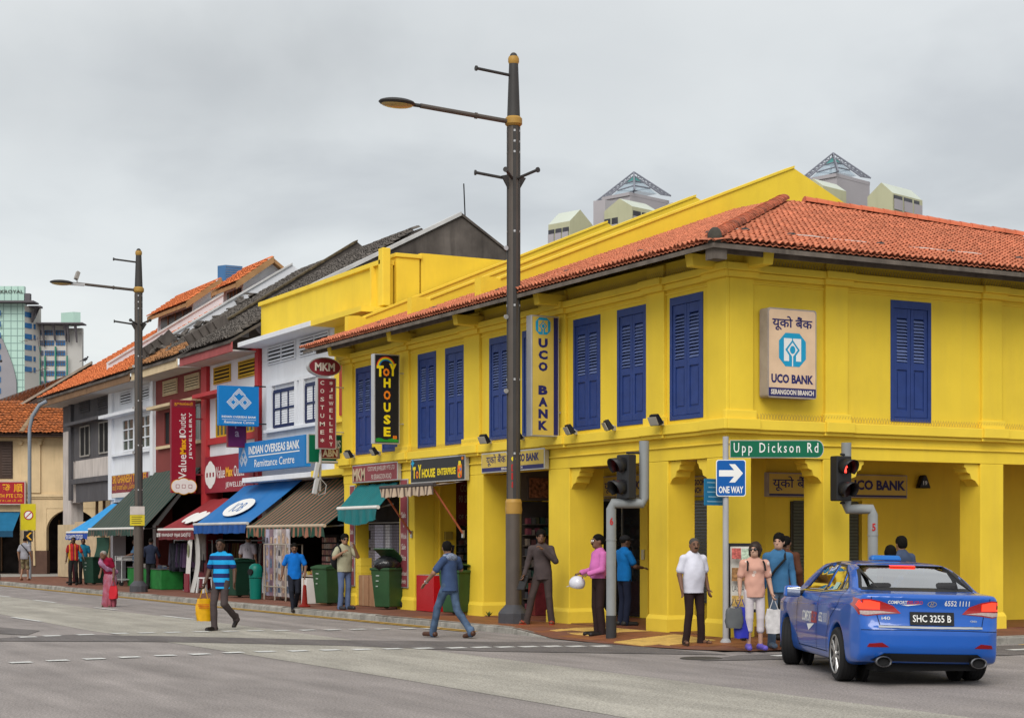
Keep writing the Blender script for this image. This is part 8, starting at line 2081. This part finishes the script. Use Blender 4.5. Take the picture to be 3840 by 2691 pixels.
        if tuck:
            mb = MB(); n = 28; P = []
            for i in range(n):
                a = 2 * math.pi * i / n; c = J['hip'] + up * .075 * s + side * math.cos(a) * .157 * s * fat + fw * math.sin(a) * (.118 + .03 * belly) * s * fat; P += [tuple(c + up * .017), tuple(c - up * .017)]
            mb.add(P, [(2 * i, 2 * i + 1, (2 * i + 3) % (2 * n), (2 * i + 2) % (2 * n)) for i in range(n)]); mb.build('belt', mat('leather black', (.012, .01, .01), .4), t)
    for q in 'LR':
        g = Field(); A_, T_ = J['an' + q], J['ft' + q]; hl = A_ - v3(0, .045, .05) * s
        if sandals:
            dirn = T_ - hl; mb = MB(); up_ = v3(0, 0, 1); dirn = dirn / np.linalg.norm(dirn); sd_ = np.cross(dirn, up_); P = []
            for k in range(12): a = 2 * math.pi * k / 12; P.append(tuple((hl + T_) / 2 - v3(0, 0, .02) * s + dirn * math.cos(a) * .14 * s + sd_ * math.sin(a) * .048 * s))
            mb.prism(P, (0, 0, -.018)); o = mb.build('sandal', mat('sandal ' + shoe[0], shoe[1], .6), t); mb = MB(); mb.tube([tuple(T_ - dirn * .05 + sd_ * .045 * s), tuple(T_ - dirn * .035 + up_ * .035 * s), tuple(T_ - dirn * .05 - sd_ * .045 * s)], .01, 6); mb.build('sandal_strap', mat('sandal ' + shoe[0]), o)
        else:
            g.rc(hl, T_ + (T_ - hl) * .12, .047 * s, .043 * s, .02); g.rc(A_ - v3(0, .01, .02) * s, hl, .045 * s, .045 * s, .03); V, F = g.mesh(.011 if far else .009)
            zb = -.0 ; V[:, 2] = np.maximum(V[:, 2], min(hl[2], T_[2]) - .035 * s); link('shoe', np_mesh('shoe', V, F), mat('shoe ' + shoe[0], shoe[1], .45, var=.15), t)
    # hair
    g = Field(); hm_ = hmat or m_hair
    if hair == 'short':
        g.el(hp(0, -.018, .04), v3(.085, .103, .09) * s, .02, R3); g.el(hp(0, -.055, -.01), v3(.074, .06, .075) * s, .03, R3); g.cut(hp(0, .07, .045), R3 @ v3(0, .8, -.6)); g.cut(hp(0, -.05, -.055), R3 @ v3(0, -.1, -1))
    elif hair == 'thick':
        g.el(hp(0, -.015, .045), v3(.093, .11, .1) * s, .02, R3); g.el(hp(0, -.05, -.01), v3(.085, .07, .085) * s, .03, R3); g.cut(hp(0, .082, .03), R3 @ v3(0, .82, -.57)); g.cut(hp(0, -.05, -.075), R3 @ v3(0, -.1, -1))
    elif hair == 'bob':
        g.el(hp(0, -.02, .035), v3(.1, .115, .105) * s, .02, R3); g.rc(hp(-.075, -.02, .0), hp(-.07, .005, -.09), .04 * s, .03 * s, .03); g.rc(hp(.075, -.02, 0), hp(.07, .005, -.09), .04 * s, .03 * s, .03); g.el(hp(0, -.06, -.04), v3(.085, .065, .09) * s, .03, R3); g.cut(hp(0, .085, .04), R3 @ v3(0, .85, -.5))
    elif hair == 'bun':
        g.el(hp(0, -.02, .03), v3(.084, .102, .092) * s, .02, R3); g.el(hp(0, -.12, -.02), v3(.045, .04, .045) * s, .02, R3); g.cut(hp(0, .06, .05), R3 @ v3(0, .8, -.6))
    elif hair == 'crop':
        g.el(hp(0, -.016, .033), v3(.0805, .098, .089) * s, .02, R3); g.cut(hp(0, .055, .05), R3 @ v3(0, .8, -.6)); g.cut(hp(0, -.05, -.03), R3 @ v3(0, 0, -1))
    if g.pr:
        V, F = g.mesh(.0105 if far else .0075, wr=.004, wsc=40); link('hair', np_mesh('hair', V, F), hm_, t)
    for q in (-1, 1):
        mb = MB(); mb.ell(hp(q * .031, .087, .008), (.014 * s, .008 * s, .0075 * s), 8, 6, Rm); mb.build('eye', m_eye, t); mb = MB(); mb.ell(hp(q * .033, .091, .034), (.02 * s, .008 * s, .0045 * s), 8, 6, Rm); mb.build('eyebrow', hm_ if hm_ is not m_hairg else m_hairg, t)
    if moustache: mb = MB(); mb.ell(hp(0, .1, -.047), (.034 * s, .014 * s, .01 * s), 10, 6, Rm); mb.build('moustache', m_hair, t)
    if shades:
        mb = MB()
        for q in (-1, 1): mb.ell(hp(q * .034, .098, .006), (.03 * s, .01 * s, .021 * s), 10, 8, Rm)
        mb.cyl(hp(-.02, .1, .012), hp(.02, .1, .012), .004); mb.cyl(hp(.065, .09, .01), hp(.08, -.02, .012), .004); mb.cyl(hp(-.065, .09, .01), hp(-.08, -.02, .012), .004); mb.build('sunglasses', mat('dark lens', (.01, .009, .009), .1, spec=.6), t)
    return t, J, hp, s, (up, side, fw)

def strap(t, pts, w, m, name='strap'):
    mb = MB(); mb.tube(pts, w, 6); return mb.build(name, m, t, smooth=True)
def bag(t, c, w, h, d, m, name='carrier_bag', seed=1, up=.22, inflate=.25):
    """soft carrier bag hanging from the hand at c (top of the handles)"""
    rs = random.Random(seed); mb = MB(); n, k = 12, 7; c = Vector(c); vs = []
    for j in range(k):
        f = j / (k - 1); z = -up - h * f
        for i in range(n):
            a = 2 * math.pi * i / n; wx = w / 2 * (.8 + .25 * math.sin(math.pi * min(1, f * .9))); wy = d / 2 * (.25 + .9 * f)
            ca, sa = math.cos(a), math.sin(a); e = .6
            vs.append(c + Vector((math.copysign(abs(ca) ** e, ca) * wx * (1 + rs.uniform(-.07, .07)), math.copysign(abs(sa) ** e, sa) * wy * (1 + rs.uniform(-.1, .1)), z + rs.uniform(-.012, .012))))
    fs = [(j * n + i, j * n + (i + 1) % n, (j + 1) * n + (i + 1) % n, (j + 1) * n + i) for j in range(k - 1) for i in range(n)] + [tuple(range((k - 1) * n, k * n))]
    mb.add(vs, fs); o = mb.build(name, m, t, smooth=60)
    for sx in (-1, 1): mbh = MB(); mbh.tube([c + Vector((sx * w * .25, 0, -up)), c + Vector((sx * .02, 0, -.02)), c + Vector((sx * .015, 0, .01))], .007, 5); mbh.build('handle', m, o)
    return o
def held(name, label, cat, c): return thing(name, label, cat, c)
def wpt(t, p): return Matrix.Translation(t.location) @ Matrix.Rotation(t.rotation_euler[2], 4, 'Z') @ Vector(p)
cd = lambda a, b: ((RT * a - FW * b).x, (RT * a - FW * b).y)         # a: picture right, b: towards the camera

# --- striped polo, crossing with a yellow bag
polo = stripes('polo stripes', [(0, (.012, .02, .10)), (.5, (.01, .30, .62))], .165, .8, .02, 'Z')
t, J, hp, s, fr = person('man in a navy and cyan striped polo striding across the road', (-5.94, 7.89, .004), cd(-.35, .94), 1.72, 'deep', dict(hip=(0, 0, .92), knR=(.09, .12, .5), anR=(.1, .08, .085), ftR=(.12, .27, .03), hR=(.085, .01, .91), knL=(-.09, .05, .5), anL=(-.1, -.38, .24), ftL=(-.11, -.3, .08), wrR=(.28, .1, .89), wrL=(-.29, .02, .9), elR=(.26, -.02, 1.13), elL=(-.26, -.05, 1.13)),
       sleeve='short', bottom=('charcoal', (.065, .05, .05)), hem=.8, mshirt=polo, shoe=('black leather', (.015, .012, .012)), grip=(0, 1), hair='crop', yaw=12)
w_ = wpt(t, J['wrR'] + v3(.02, .02, -.09)); tb = held('yellow_carrier_bag', 'yellow printed carrier bag swinging from the hand of the man in stripes', 'bag', w_); my = mat('yellow plastic bag', (.62, .33, .005), .4, var=.15, scale=12); o = bag(tb, (0, 0, .02), .3, .42, .14, my)
for k in range(3): plate(tb, 'print_line', [(-.12, 0), (.12, 0), (.12, .012), (-.12, .012)], n_ * .075 + Vector((0, 0, -.32 - k * .03)), RT, VU, mat('bag red ink', (.45, .04, .01), .5), off=.01)
# --- bright blue shirt
person('man in a bright blue shirt and dark jeans stepping off the kerb', (-1.95, 14.5, .02), cd(.12, .99), 1.6, 'brown', dict(knR=(.07, .16, .52), anR=(.03, .16, .085), ftR=(.03, .34, .04), knL=(-.08, .1, .5), anL=(-.03, -.24, .12), ftL=(-.03, -.08, .03), elR=(.28, -.06, 1.13), wrR=(.31, -.0, .9), elL=(-.28, .0, 1.13), wrL=(-.26, .14, .93)),
       shirt=('royal blue', (.005, .13, .48)), bottom=('dark denim', (.015, .017, .026)), hem=.83, shoe=('dark sandal', (.02, .015, .012)), hair='short', pitch=-14, moustache=True, legs='slim')
# --- khaki polo with backpack
t, J, hp, s, fr = person('man in a khaki polo with a black backpack and dark glasses, hand at his chin', (-1.28, 13.1, .125), cd(.62, .78), 1.7, 'tan', dict(elR=(.3, .02, 1.17), wrR=(.16, .18, 1.3), elL=(-.26, .16, 1.2), wrL=(-.1, .26, 1.43)), shirt=('khaki', (.34, .33, .23)), bottom=('blue denim', (.10, .14, .25)), hem=.86, belly=.8, fat=1.06, shades=True, yaw=-20, grip=(1, 1), shoe=('dark trainer', (.03, .03, .035)), hair='thick')
bp2 = held('backpack', 'black backpack slung on the man in khaki', 'backpack', wpt(t, v3(.06, -.23, 1.0))); bp2.rotation_euler = t.rotation_euler; mb = MB(); mb.ell((0, 0, .15), (.16, .1, .25), 14, 10); mb.build('pack', cloth('black nylon', (.015, .015, .018)), bp2, smooth=True); strap(bp2, [(.1, .02, .38), (.1, .2, .47), (.12, .34, .36), (.1, .36, .2)], .018, cloth('black nylon'))
# --- phone man in jeans
blj = cloth('washed denim', (.07, .11, .18), .5)
t, J, hp, s, fr = person('man in a slate blue hooded tee talking on a phone as he walks left', (-3.2, 3.76, .004), cd(-.72, -.68), 1.69, 'tan', dict(hip=(0, 0, .92), nk=(0, .03, 1.44), hd=(0, .07, 1.585), knL=(-.09, .22, .52), anL=(-.08, .34, .1), ftL=(-.09, .52, .05), knR=(.08, -.1, .5), anR=(.09, -.44, .14), ftR=(.1, -.3, .04), elR=(.3, .02, 1.2), wrR=(.17, .09, 1.46), elL=(-.3, .1, 1.14), wrL=(-.3, .3, .97)),
       shirt=('slate blue', (.045, .075, .16)), mbottom=blj, hem=.84, shoe=('brown leather', (.07, .03, .018)), yaw=-38, hair='short', grip=(0, 1))
mb = MB(); mb.box(-.012, .012, -.03, .03, -.07, .07, Matrix.Translation(hp(.1, .0, -.02)) @ Matrix.Rotation(R_(15), 4, 'X')); ph = mb.build('phone', mat('phone black', (.012, .012, .014), .25), None); ph.matrix_world = Matrix.Translation(t.location) @ Matrix.Rotation(t.rotation_euler[2], 4, 'Z'); tag(ph, 'black phone held to the ear of the man in the hooded tee', 'phone')
g = Field(); g.el(J['nk'] - fr[2] * .075 - fr[0] * .03, v3(.13, .06, .075), .03); g.rc(J['nk'] - fr[1] * .09, J['nk'] + fr[1] * .09, .04, .04, .03); V, F = g.mesh(.011, .008, 3, wsc=25); link('hood', np_mesh('hood', V, F), mat('cloth checked hood', (.2, .24, .33), .9, var=.7, scale=45), t)
mb = MB(); mb.lathe([(.036, -.012), (.036, .012)], 14, Matrix.Translation(J['wrL'] * .9 + J['elL'] * .1) @ Vector(J['elL'] - J['wrL']).to_track_quat('Z', 'Y').to_matrix().to_4x4()); mb.build('wristwatch', m_chrome, t)
# --- grey shirt by the lamp post
t, J, hp, s, fr = person('man in a charcoal shirt and red sandals, hand at mouth, beside the lamp post', (-.66, 5.05, .125), cd(-.2, .98), 1.76, 'brown', dict(hip=(-.03, 0, .91), hR=(.055, 0, .9), hL=(-.115, 0, .9), knR=(.17, .06, .49), anR=(.26, .02, .085), ftR=(.36, .16, .03), knL=(-.15, .03, .49), anL=(-.19, -.02, .085), ftL=(-.22, .17, .03), elR=(.25, -.02, 1.12), wrR=(.3, .08, .9), elL=(-.28, .1, 1.15), wrL=(-.07, .21, 1.36)), shirt=('charcoal', (.06, .062, .07)), sleeve='long', bottom=('brown grey', (.06, .045, .042)), hem=.84, sandals=True, shoe=('red rubber', (.4, .04, .02)), yaw=14, hair='thick', grip=(1, 1))
w_ = wpt(t, J['wrR'] + v3(0, .03, -.1)); fl_ = held('black_folder', 'black zip folder tucked at the side of the man in the charcoal shirt', 'folder', w_); MB().box(-.02, .02, -.14, .14, -.2, .1, Matrix.Rotation(R_(20), 4, 'Y')).build('folder', mat('leather black'), fl_, bevel=.015)
# --- pink shirt with a white helmet
t, J, hp, s, fr = person('man in a pink shirt and spectacles standing behind the signal post', (-1.12, 2.2, .06), cd(-.93, .35), 1.74, 'brown', dict(elR=(.23, .0, 1.12), wrR=(.2, .24, 1.06), elL=(-.23, .04, 1.12), wrL=(-.16, .26, 1.05), ftR=(.12, .17, .03)), shirt=('pink', (.55, .15, .40)), sleeve='long', bottom=('dark brown', (.028, .016, .016)), tuck=True, belly=.6, moustache=True, grip=(1, 1), hair='short', shoe=('black leather', (.015, .012, .012)))
w_ = wpt(t, v3(.06, .38, .9)); hl_ = held('white_helmet', 'white motorcycle helmet dangling from the hand of the man in pink', 'helmet', w_); g = Field(); g.el(v3(0, 0, 0), v3(.135, .15, .13), .01); g.cut(v3(0, .0, -.075), v3(.0, .25, -1)); V, F = g.mesh(.012); link('helmet_shell', np_mesh('helmet_shell', V, F), mat('helmet white', (.62, .62, .68), .2, coat=.6, var=.03), hl_)
mb = MB(); mb.prism([(-.1, .1, -.05), (.1, .1, -.05), (.07, .24, -.07), (-.07, .24, -.07)], (0, 0, .012)); mb.build('helmet_peak', mat('helmet white'), hl_); strap(hl_, [(-.1, 0, -.06), (0, .05, .16), (.1, 0, -.06)], .008, m_void)
for q in (-1, 1):
    mb = MB(); n = 12; pts = [hp(q * .033 + .026 * math.cos(2 * math.pi * i / n), .102, .006 + .02 * math.sin(2 * math.pi * i / n)) for i in range(n + 1)]; mb.tube(pts, .003, 5, False); mb.build('spectacle_rim', m_chrome, t)
# --- blue tee and cap in the doorway
t, J, hp, s, fr = person('man in a blue tee and dark cap by the glass door behind the signal post', (.45, 3.9, .125), cd(.75, -.4), 1.66, 'deep', dict(elR=(.24, .1, 1.12), wrR=(.18, .3, 1.1), elL=(-.24, .1, 1.12), wrL=(-.16, .3, 1.12)), shirt=('cobalt', (.005, .12, .36)), bottom=('navy', (.012, .016, .035)), hair='crop')
g = Field(); g.el(hp(0, -.01, .055), v3(.088, .105, .075), .02); g.el(hp(0, .12, .04), v3(.07, .075, .012), .02); g.cut(hp(0, 0, .025), v3(0, -.1, -1)); V, F = g.mesh(.009); link('cap', np_mesh('cap', V, F), cloth('black cap', (.015, .015, .017)), t)
# --- white shirt at the corner
person('elderly man in a white short-sleeved shirt and brown trousers waiting at the corner', (-.98, -.46, .055), cd(.42, .9), 1.69, 'brown', dict(anR=(.13, -.02, .085), anL=(-.16, -.02, .085), knL=(-.12, .02, .5), ftL=(-.23, .15, .03), ftR=(.2, .14, .03), hd=(0, .03, 1.59)), shirt=('crisp white', (.60, .60, .68), .06), bottom=('dark brown', (.028, .016, .016)), hem=.83, belly=1.0, fat=1.07, sandals=True, shoe=('brown leather', (.05, .03, .02)), yaw=-14, hair='crop', hmat=mat('hair thin grey', (.06, .055, .05), .7), moustache=True)
# --- woman in peach with bags
pe = mat('cloth peach embroidered', (.55, .30, .23), .85, var=.06, scale=7, dirt=0)
nt_ = pe.node_tree; vo = nt_.nodes.new('ShaderNodeTexVoronoi'); vo.inputs['Scale'].default_value = 7.5; gg = nt_.nodes.new('ShaderNodeNewGeometry'); nt_.links.new(gg.outputs['Position'], vo.inputs['Vector'])
lt = nt_.nodes.new('ShaderNodeMath'); lt.operation = 'LESS_THAN'; lt.inputs[1].default_value = .2; nt_.links.new(vo.outputs['Distance'], lt.inputs[0]); mq = nt_.nodes.new('ShaderNodeMix'); mq.data_type = 'RGBA'; mq.inputs['B'].default_value = (.66, .52, .45, 1); bs = nt_.nodes['Principled BSDF']
nt_.links.new(bs.inputs['Base Color'].links[0].from_socket, mq.inputs['A']); nt_.links.new(lt.outputs[0], mq.inputs['Factor']); nt_.links.new(mq.outputs['Result'], bs.inputs['Base Color'])
t, J, hp, s, fr = person('woman in a peach top, white cropped trousers and sunglasses carrying shopping bags', (-.82, -1.86, .05), cd(.1, .99), 1.62, 'fair', dict(elR=(.235, -.03, 1.12), wrR=(.25, .03, .9), elL=(-.24, -.03, 1.12), wrL=(-.27, .06, .9), anR=(.09, -.02, .085), anL=(-.1, -.02, .085)), mshirt=pe, bottom=('white linen', (.55, .5, .52), .08), legs='capri', hem=.84, female=True, hair='bob', hmat=mat('hair dark brown', (.025, .014, .01), .5, var=.3, scale=60), shades=True, yaw=-32, shoe=('purple trainer', (.12, .09, .42)), grip=(1, 1), fat=1.05)
bpk = cloth('black strap webbing', (.015, .015, .016))
for q in (-1, 1): strap(t, [J['nk'] + fr[1] * q * .12 + fr[0] * -.01 + fr[2] * -.02, J['nk'] + fr[1] * q * .125 - fr[0] * .06 + fr[2] * .1, J['nk'] + fr[1] * q * .14 - fr[0] * .18 + fr[2] * .13], .014, bpk)
for nm, lb, off_, w1, h1, m_, sd in (('grey_carrier_bag', 'grey carrier bag in the hand of the woman in peach', v3(.09, .02, -.1), .27, .3, mat('grey plastic bag', (.085, .09, .095), .5, var=.15), 2), ('blue_carrier_bag', 'deep blue carrier bag in the hand of the woman in peach', v3(-.03, -.02, -.1), .24, .46, mat('blue plastic bag', (.025, .03, .33), .35, var=.15), 3)):
    tb = held(nm, lb, 'bag', wpt(t, J['wrR'] + off_)); tb.rotation_euler = t.rotation_euler; bag(tb, (0, 0, 0), w1, h1, .12, m_, seed=sd, up=.12)
tb = held('white_carrier_bag', 'thin white plastic bag between the woman in peach and the man in denim', 'bag', wpt(t, J['wrL'] + v3(-.02, .03, -.1))); tb.rotation_euler = t.rotation_euler; bag(tb, (0, 0, 0), .26, .36, .13, mat('white thin plastic', (.52, .5, .5), .4, var=.2, scale=15), seed=5, up=.14)
# --- denim shirt
t, J, hp, s, fr = person('man in a denim shirt with a black cross-body strap beside the taxi', (-.27, -1.72, .06), cd(.2, .98), 1.74, 'fair', dict(wrR=(.25, .05, .9), wrL=(-.24, .05, .88)), shirt=('denim shirt', (.045, .14, .27)), sleeve='long', bottom=('faded denim', (.10, .14, .20)), hem=.84, hair='thick', yaw=-35, shoe=('blue trainer', (.1, .14, .2)))
strap(t, [J['nk'] - fr[1] * .1 + fr[2] * .0 + fr[0] * .01, J['nk'] - fr[1] * .06 - fr[0] * .12 + fr[2] * .15, J['hip'] + fr[1] * .1 + fr[0] * .25 + fr[2] * .165, J['hip'] + fr[1] * .19 + fr[0] * .08 + fr[2] * .06], .02, bpk)
# --- half hidden ones
t, J, hp, s, fr = person('dark-haired person in brown with a shoulder bag, mostly hidden behind the man in denim', (.42, -1.0, .115), cd(.4, -.9), 1.66, 'brown', dict(elL=(-.28, .05, 1.15), wrL=(-.2, .2, 1.2)), shirt=('rust brown', (.09, .035, .02)), sleeve='long', bottom=('black', (.015, .015, .015)), hair='bun')
person('man with thick black hair standing just beyond the taxi roof', (2.15, -1.75, .115), cd(-.35, -.9), 1.64, 'tan', None, shirt=('dull blue', (.05, .07, .12)), bottom=('black', (.015, .015, .015)), hair='thick')
person('shorter dark-haired woman beside him beyond the taxi', (1.75, -1.95, .115), cd(-.2, -.98), 1.5, 'tan', None, shirt=('plum', (.06, .02, .04)), bottom=('black', (.015, .015, .015)), hair='bob', female=True)
# --- sari
sarim = mat('sari printed', (.30, .07, .10), .8, var=.25, scale=3, dirt=.75, dcol=(.36, .25, .36), dscale=2.6)
t, J, hp, s, fr = person('grey-haired stooping lady in a pink and red sari crossing the road', (-4.8, 20.0, .004), cd(-.45, .9), 1.5, 'brown', dict(hip=(0, -.02, .9), nk=(0, .2, 1.4), hd=(0, .29, 1.5), shR=(.17, .16, 1.36), shL=(-.17, .16, 1.36), elR=(.2, .1, 1.1), wrR=(.16, .22, .95), elL=(-.22, .08, 1.1), wrL=(-.24, .12, .86)), shirt=('crimson blouse', (.22, .006, .03)), legs='sari', hair='bun', hmat=m_hairg, female=True, sandals=True, shoe=('dark', (.03, .02, .02)), hem=.95, fat=1.05, grip=(1, 0))
g = Field(); sg_ = s
g.rc(J['hip'] + v3(0, 0, .12), J['hip'] - v3(0, 0, .1), .17 * s, .2 * s, .05, fr[2], 1.25); g.rc(J['hip'] - v3(0, 0, .1), v3(0, .02, .12), .2 * s, .21 * s, .05, (0, 1, 0), 1.3); g.rc(v3(0, .02, .14), v3(0, .03, .06), .21 * s, .215 * s, .03, (0, 1, 0), 1.35)
V, F = g.mesh(.014); a = np.arctan2(V[:, 1] - .02, V[:, 0]); fall = np.clip((1.0 - V[:, 2]), 0, 1); V[:, 0] += np.cos(a) * .018 * fall * np.sin(a * 11 + V[:, 2] * 2); V[:, 1] += np.sin(a) * .018 * fall * np.sin(a * 11 + V[:, 2] * 2); link('sari_skirt', np_mesh('sari_skirt', V, F), sarim, t)
g = Field(); N1 = J['shR'] + v3(-.03, -.03, .05)
pts = [J['hip'] + v3(-.17, -.02, .1), J['hip'] + v3(-.05, .17, .17), J['nk'] + v3(.06, .09, -.12), N1 + v3(0, .02, .02), N1 + v3(.02, -.13, -.15), N1 + v3(.02, -.2, -.5)]
for p1, p2 in zip(pts[:-1], pts[1:]): g.rc(p1, p2, .07, .07, .03, fr[2], 1.9)
V, F = g.mesh(.014, .008, 2, wsc=22); link('sari_drape', np_mesh('sari_drape', V, F), mat('sari lilac edge', (.33, .16, .27), .8, var=.4, scale=8), t)
tb = held('red_carrier_bag', 'red carrier bag held by the lady in the sari', 'bag', wpt(t, J['wrL'] + v3(0, 0, -.08))); tb.rotation_euler = t.rotation_euler; bag(tb, (0, 0, 0), .26, .32, .12, mat('red plastic bag', (.45, .01, .02), .4, var=.1), seed=7, up=.14)
# --- along the far pavement
rv = stripes('red vest print', [(0, (.35, .01, .015)), (.55, (.02, .015, .02)), (.68, (.4, .02, .02)), (.85, (.45, .25, .02))], .16, .8, .02, 'X')
person('man in a red printed shirt and black trousers walking towards the crossing', (-1.64, 36.5, .125), cd(.05, 1), 1.66, 'deep', dict(knR=(.09, .1, .5), anR=(.09, .1, .085), ftR=(.1, .27, .03), anL=(-.09, -.2, .1), ftL=(-.09, -.03, .03), elL=(-.3, -.05, 1.13), wrL=(-.38, .05, .95)), mshirt=rv, bottom=('black', (.015, .015, .015)), far=True, hem=.88, hair='crop')
person('woman in a yellow top behind the man in the red printed shirt', (-1.1, 38.9, .125), cd(-.2, .98), 1.5, 'brown', dict(wrR=(.15, .2, .95)), shirt=('yellow', (.5, .36, .005)), bottom=('maroon', (.05, .012, .015)), far=True, female=True, hair='bun')
person('man in blue partly hidden by the man in the red printed shirt', (-1.0, 37.7, .125), cd(.2, .98), 1.62, 'deep', None, shirt=('teal blue', (.01, .12, .2)), bottom=('black', (.015, .015, .015)), far=True, hair='crop')
t, J, hp, s, fr = person('man in a grey tee and camouflage shorts walking away past the cream house', (-1.59, 44.3, .125), cd(.15, -.98), 1.64, 'tan', dict(knR=(.09, .08, .5), anR=(.1, .08, .085), ftR=(.1, .25, .03), anL=(-.1, -.16, .1), ftL=(-.1, .0, .03), elL=(-.27, -.03, 1.13), wrL=(-.26, .0, .9)), shirt=('heather grey', (.27, .27, .30)), mbottom=mat('cloth camouflage', (.16, .13, .07), .9, var=.8, scale=9), legs='shorts', far=True, hair='crop', sandals=True, fat=1.08, shoe=('rust', (.2, .05, .02)))
strap(t, [J['nk'] - fr[1] * .1 - fr[2] * .1, J['hip'] + fr[1] * .12 + fr[0] * .3 - fr[2] * .16, J['hip'] + fr[1] * .2 + fr[0] * .1 - fr[2] * .05], .02, bpk)
person('man in a pale blue shirt reaching across the trolley by the far lamp post', (.1, 34.9, .125), cd(-.85, .3), 1.62, 'brown', dict(elR=(.23, .15, 1.13), wrR=(.2, .36, 1.05), elL=(-.23, .15, 1.13), wrL=(-.2, .36, 1.08)), shirt=('pale blue', (.10, .20, .34)), bottom=('mid denim', (.05, .09, .16)), far=True, hair='crop')
person('man in dark navy seen from behind at the green draped stall', (-.55, 30.9, .125), cd(.1, -.99), 1.62, 'deep', dict(elR=(.25, .12, 1.12), wrR=(.18, .34, 1.05), elL=(-.25, .1, 1.12), wrL=(-.2, .3, 1.0)), shirt=('dark navy', (.018, .024, .045)), sleeve='long', bottom=('black', (.015, .015, .015)), far=True, hair='crop')
person('man in black beside him at the green draped stall', (.1, 30.0, .125), cd(.3, -.95), 1.6, 'deep', None, shirt=('black', (.015, .015, .015)), sleeve='long', bottom=('black', (.015, .015, .015)), far=True, hair='crop')
t, J, hp, s, fr = person('man in a star-print white tee seen from behind under the blue awning', (.25, 23.9, .125), cd(.25, -.97), 1.72, 'tan', None, shirt=('white tee', (.45, .42, .47), .06), bottom=('dark denim', (.02, .022, .03)), hair='crop', far=True)
st5 = [(.07 * (1 if i % 2 == 0 else .42) * math.cos(2 * math.pi * i / 12), .055 * (1 if i % 2 == 0 else .42) * math.sin(2 * math.pi * i / 12)) for i in range(12)]
plate(t, 'star_print', st5, J['nk'] - fr[0] * .17 - fr[2] * .128, (-1, 0, 0), VU, m_void, off=.012)
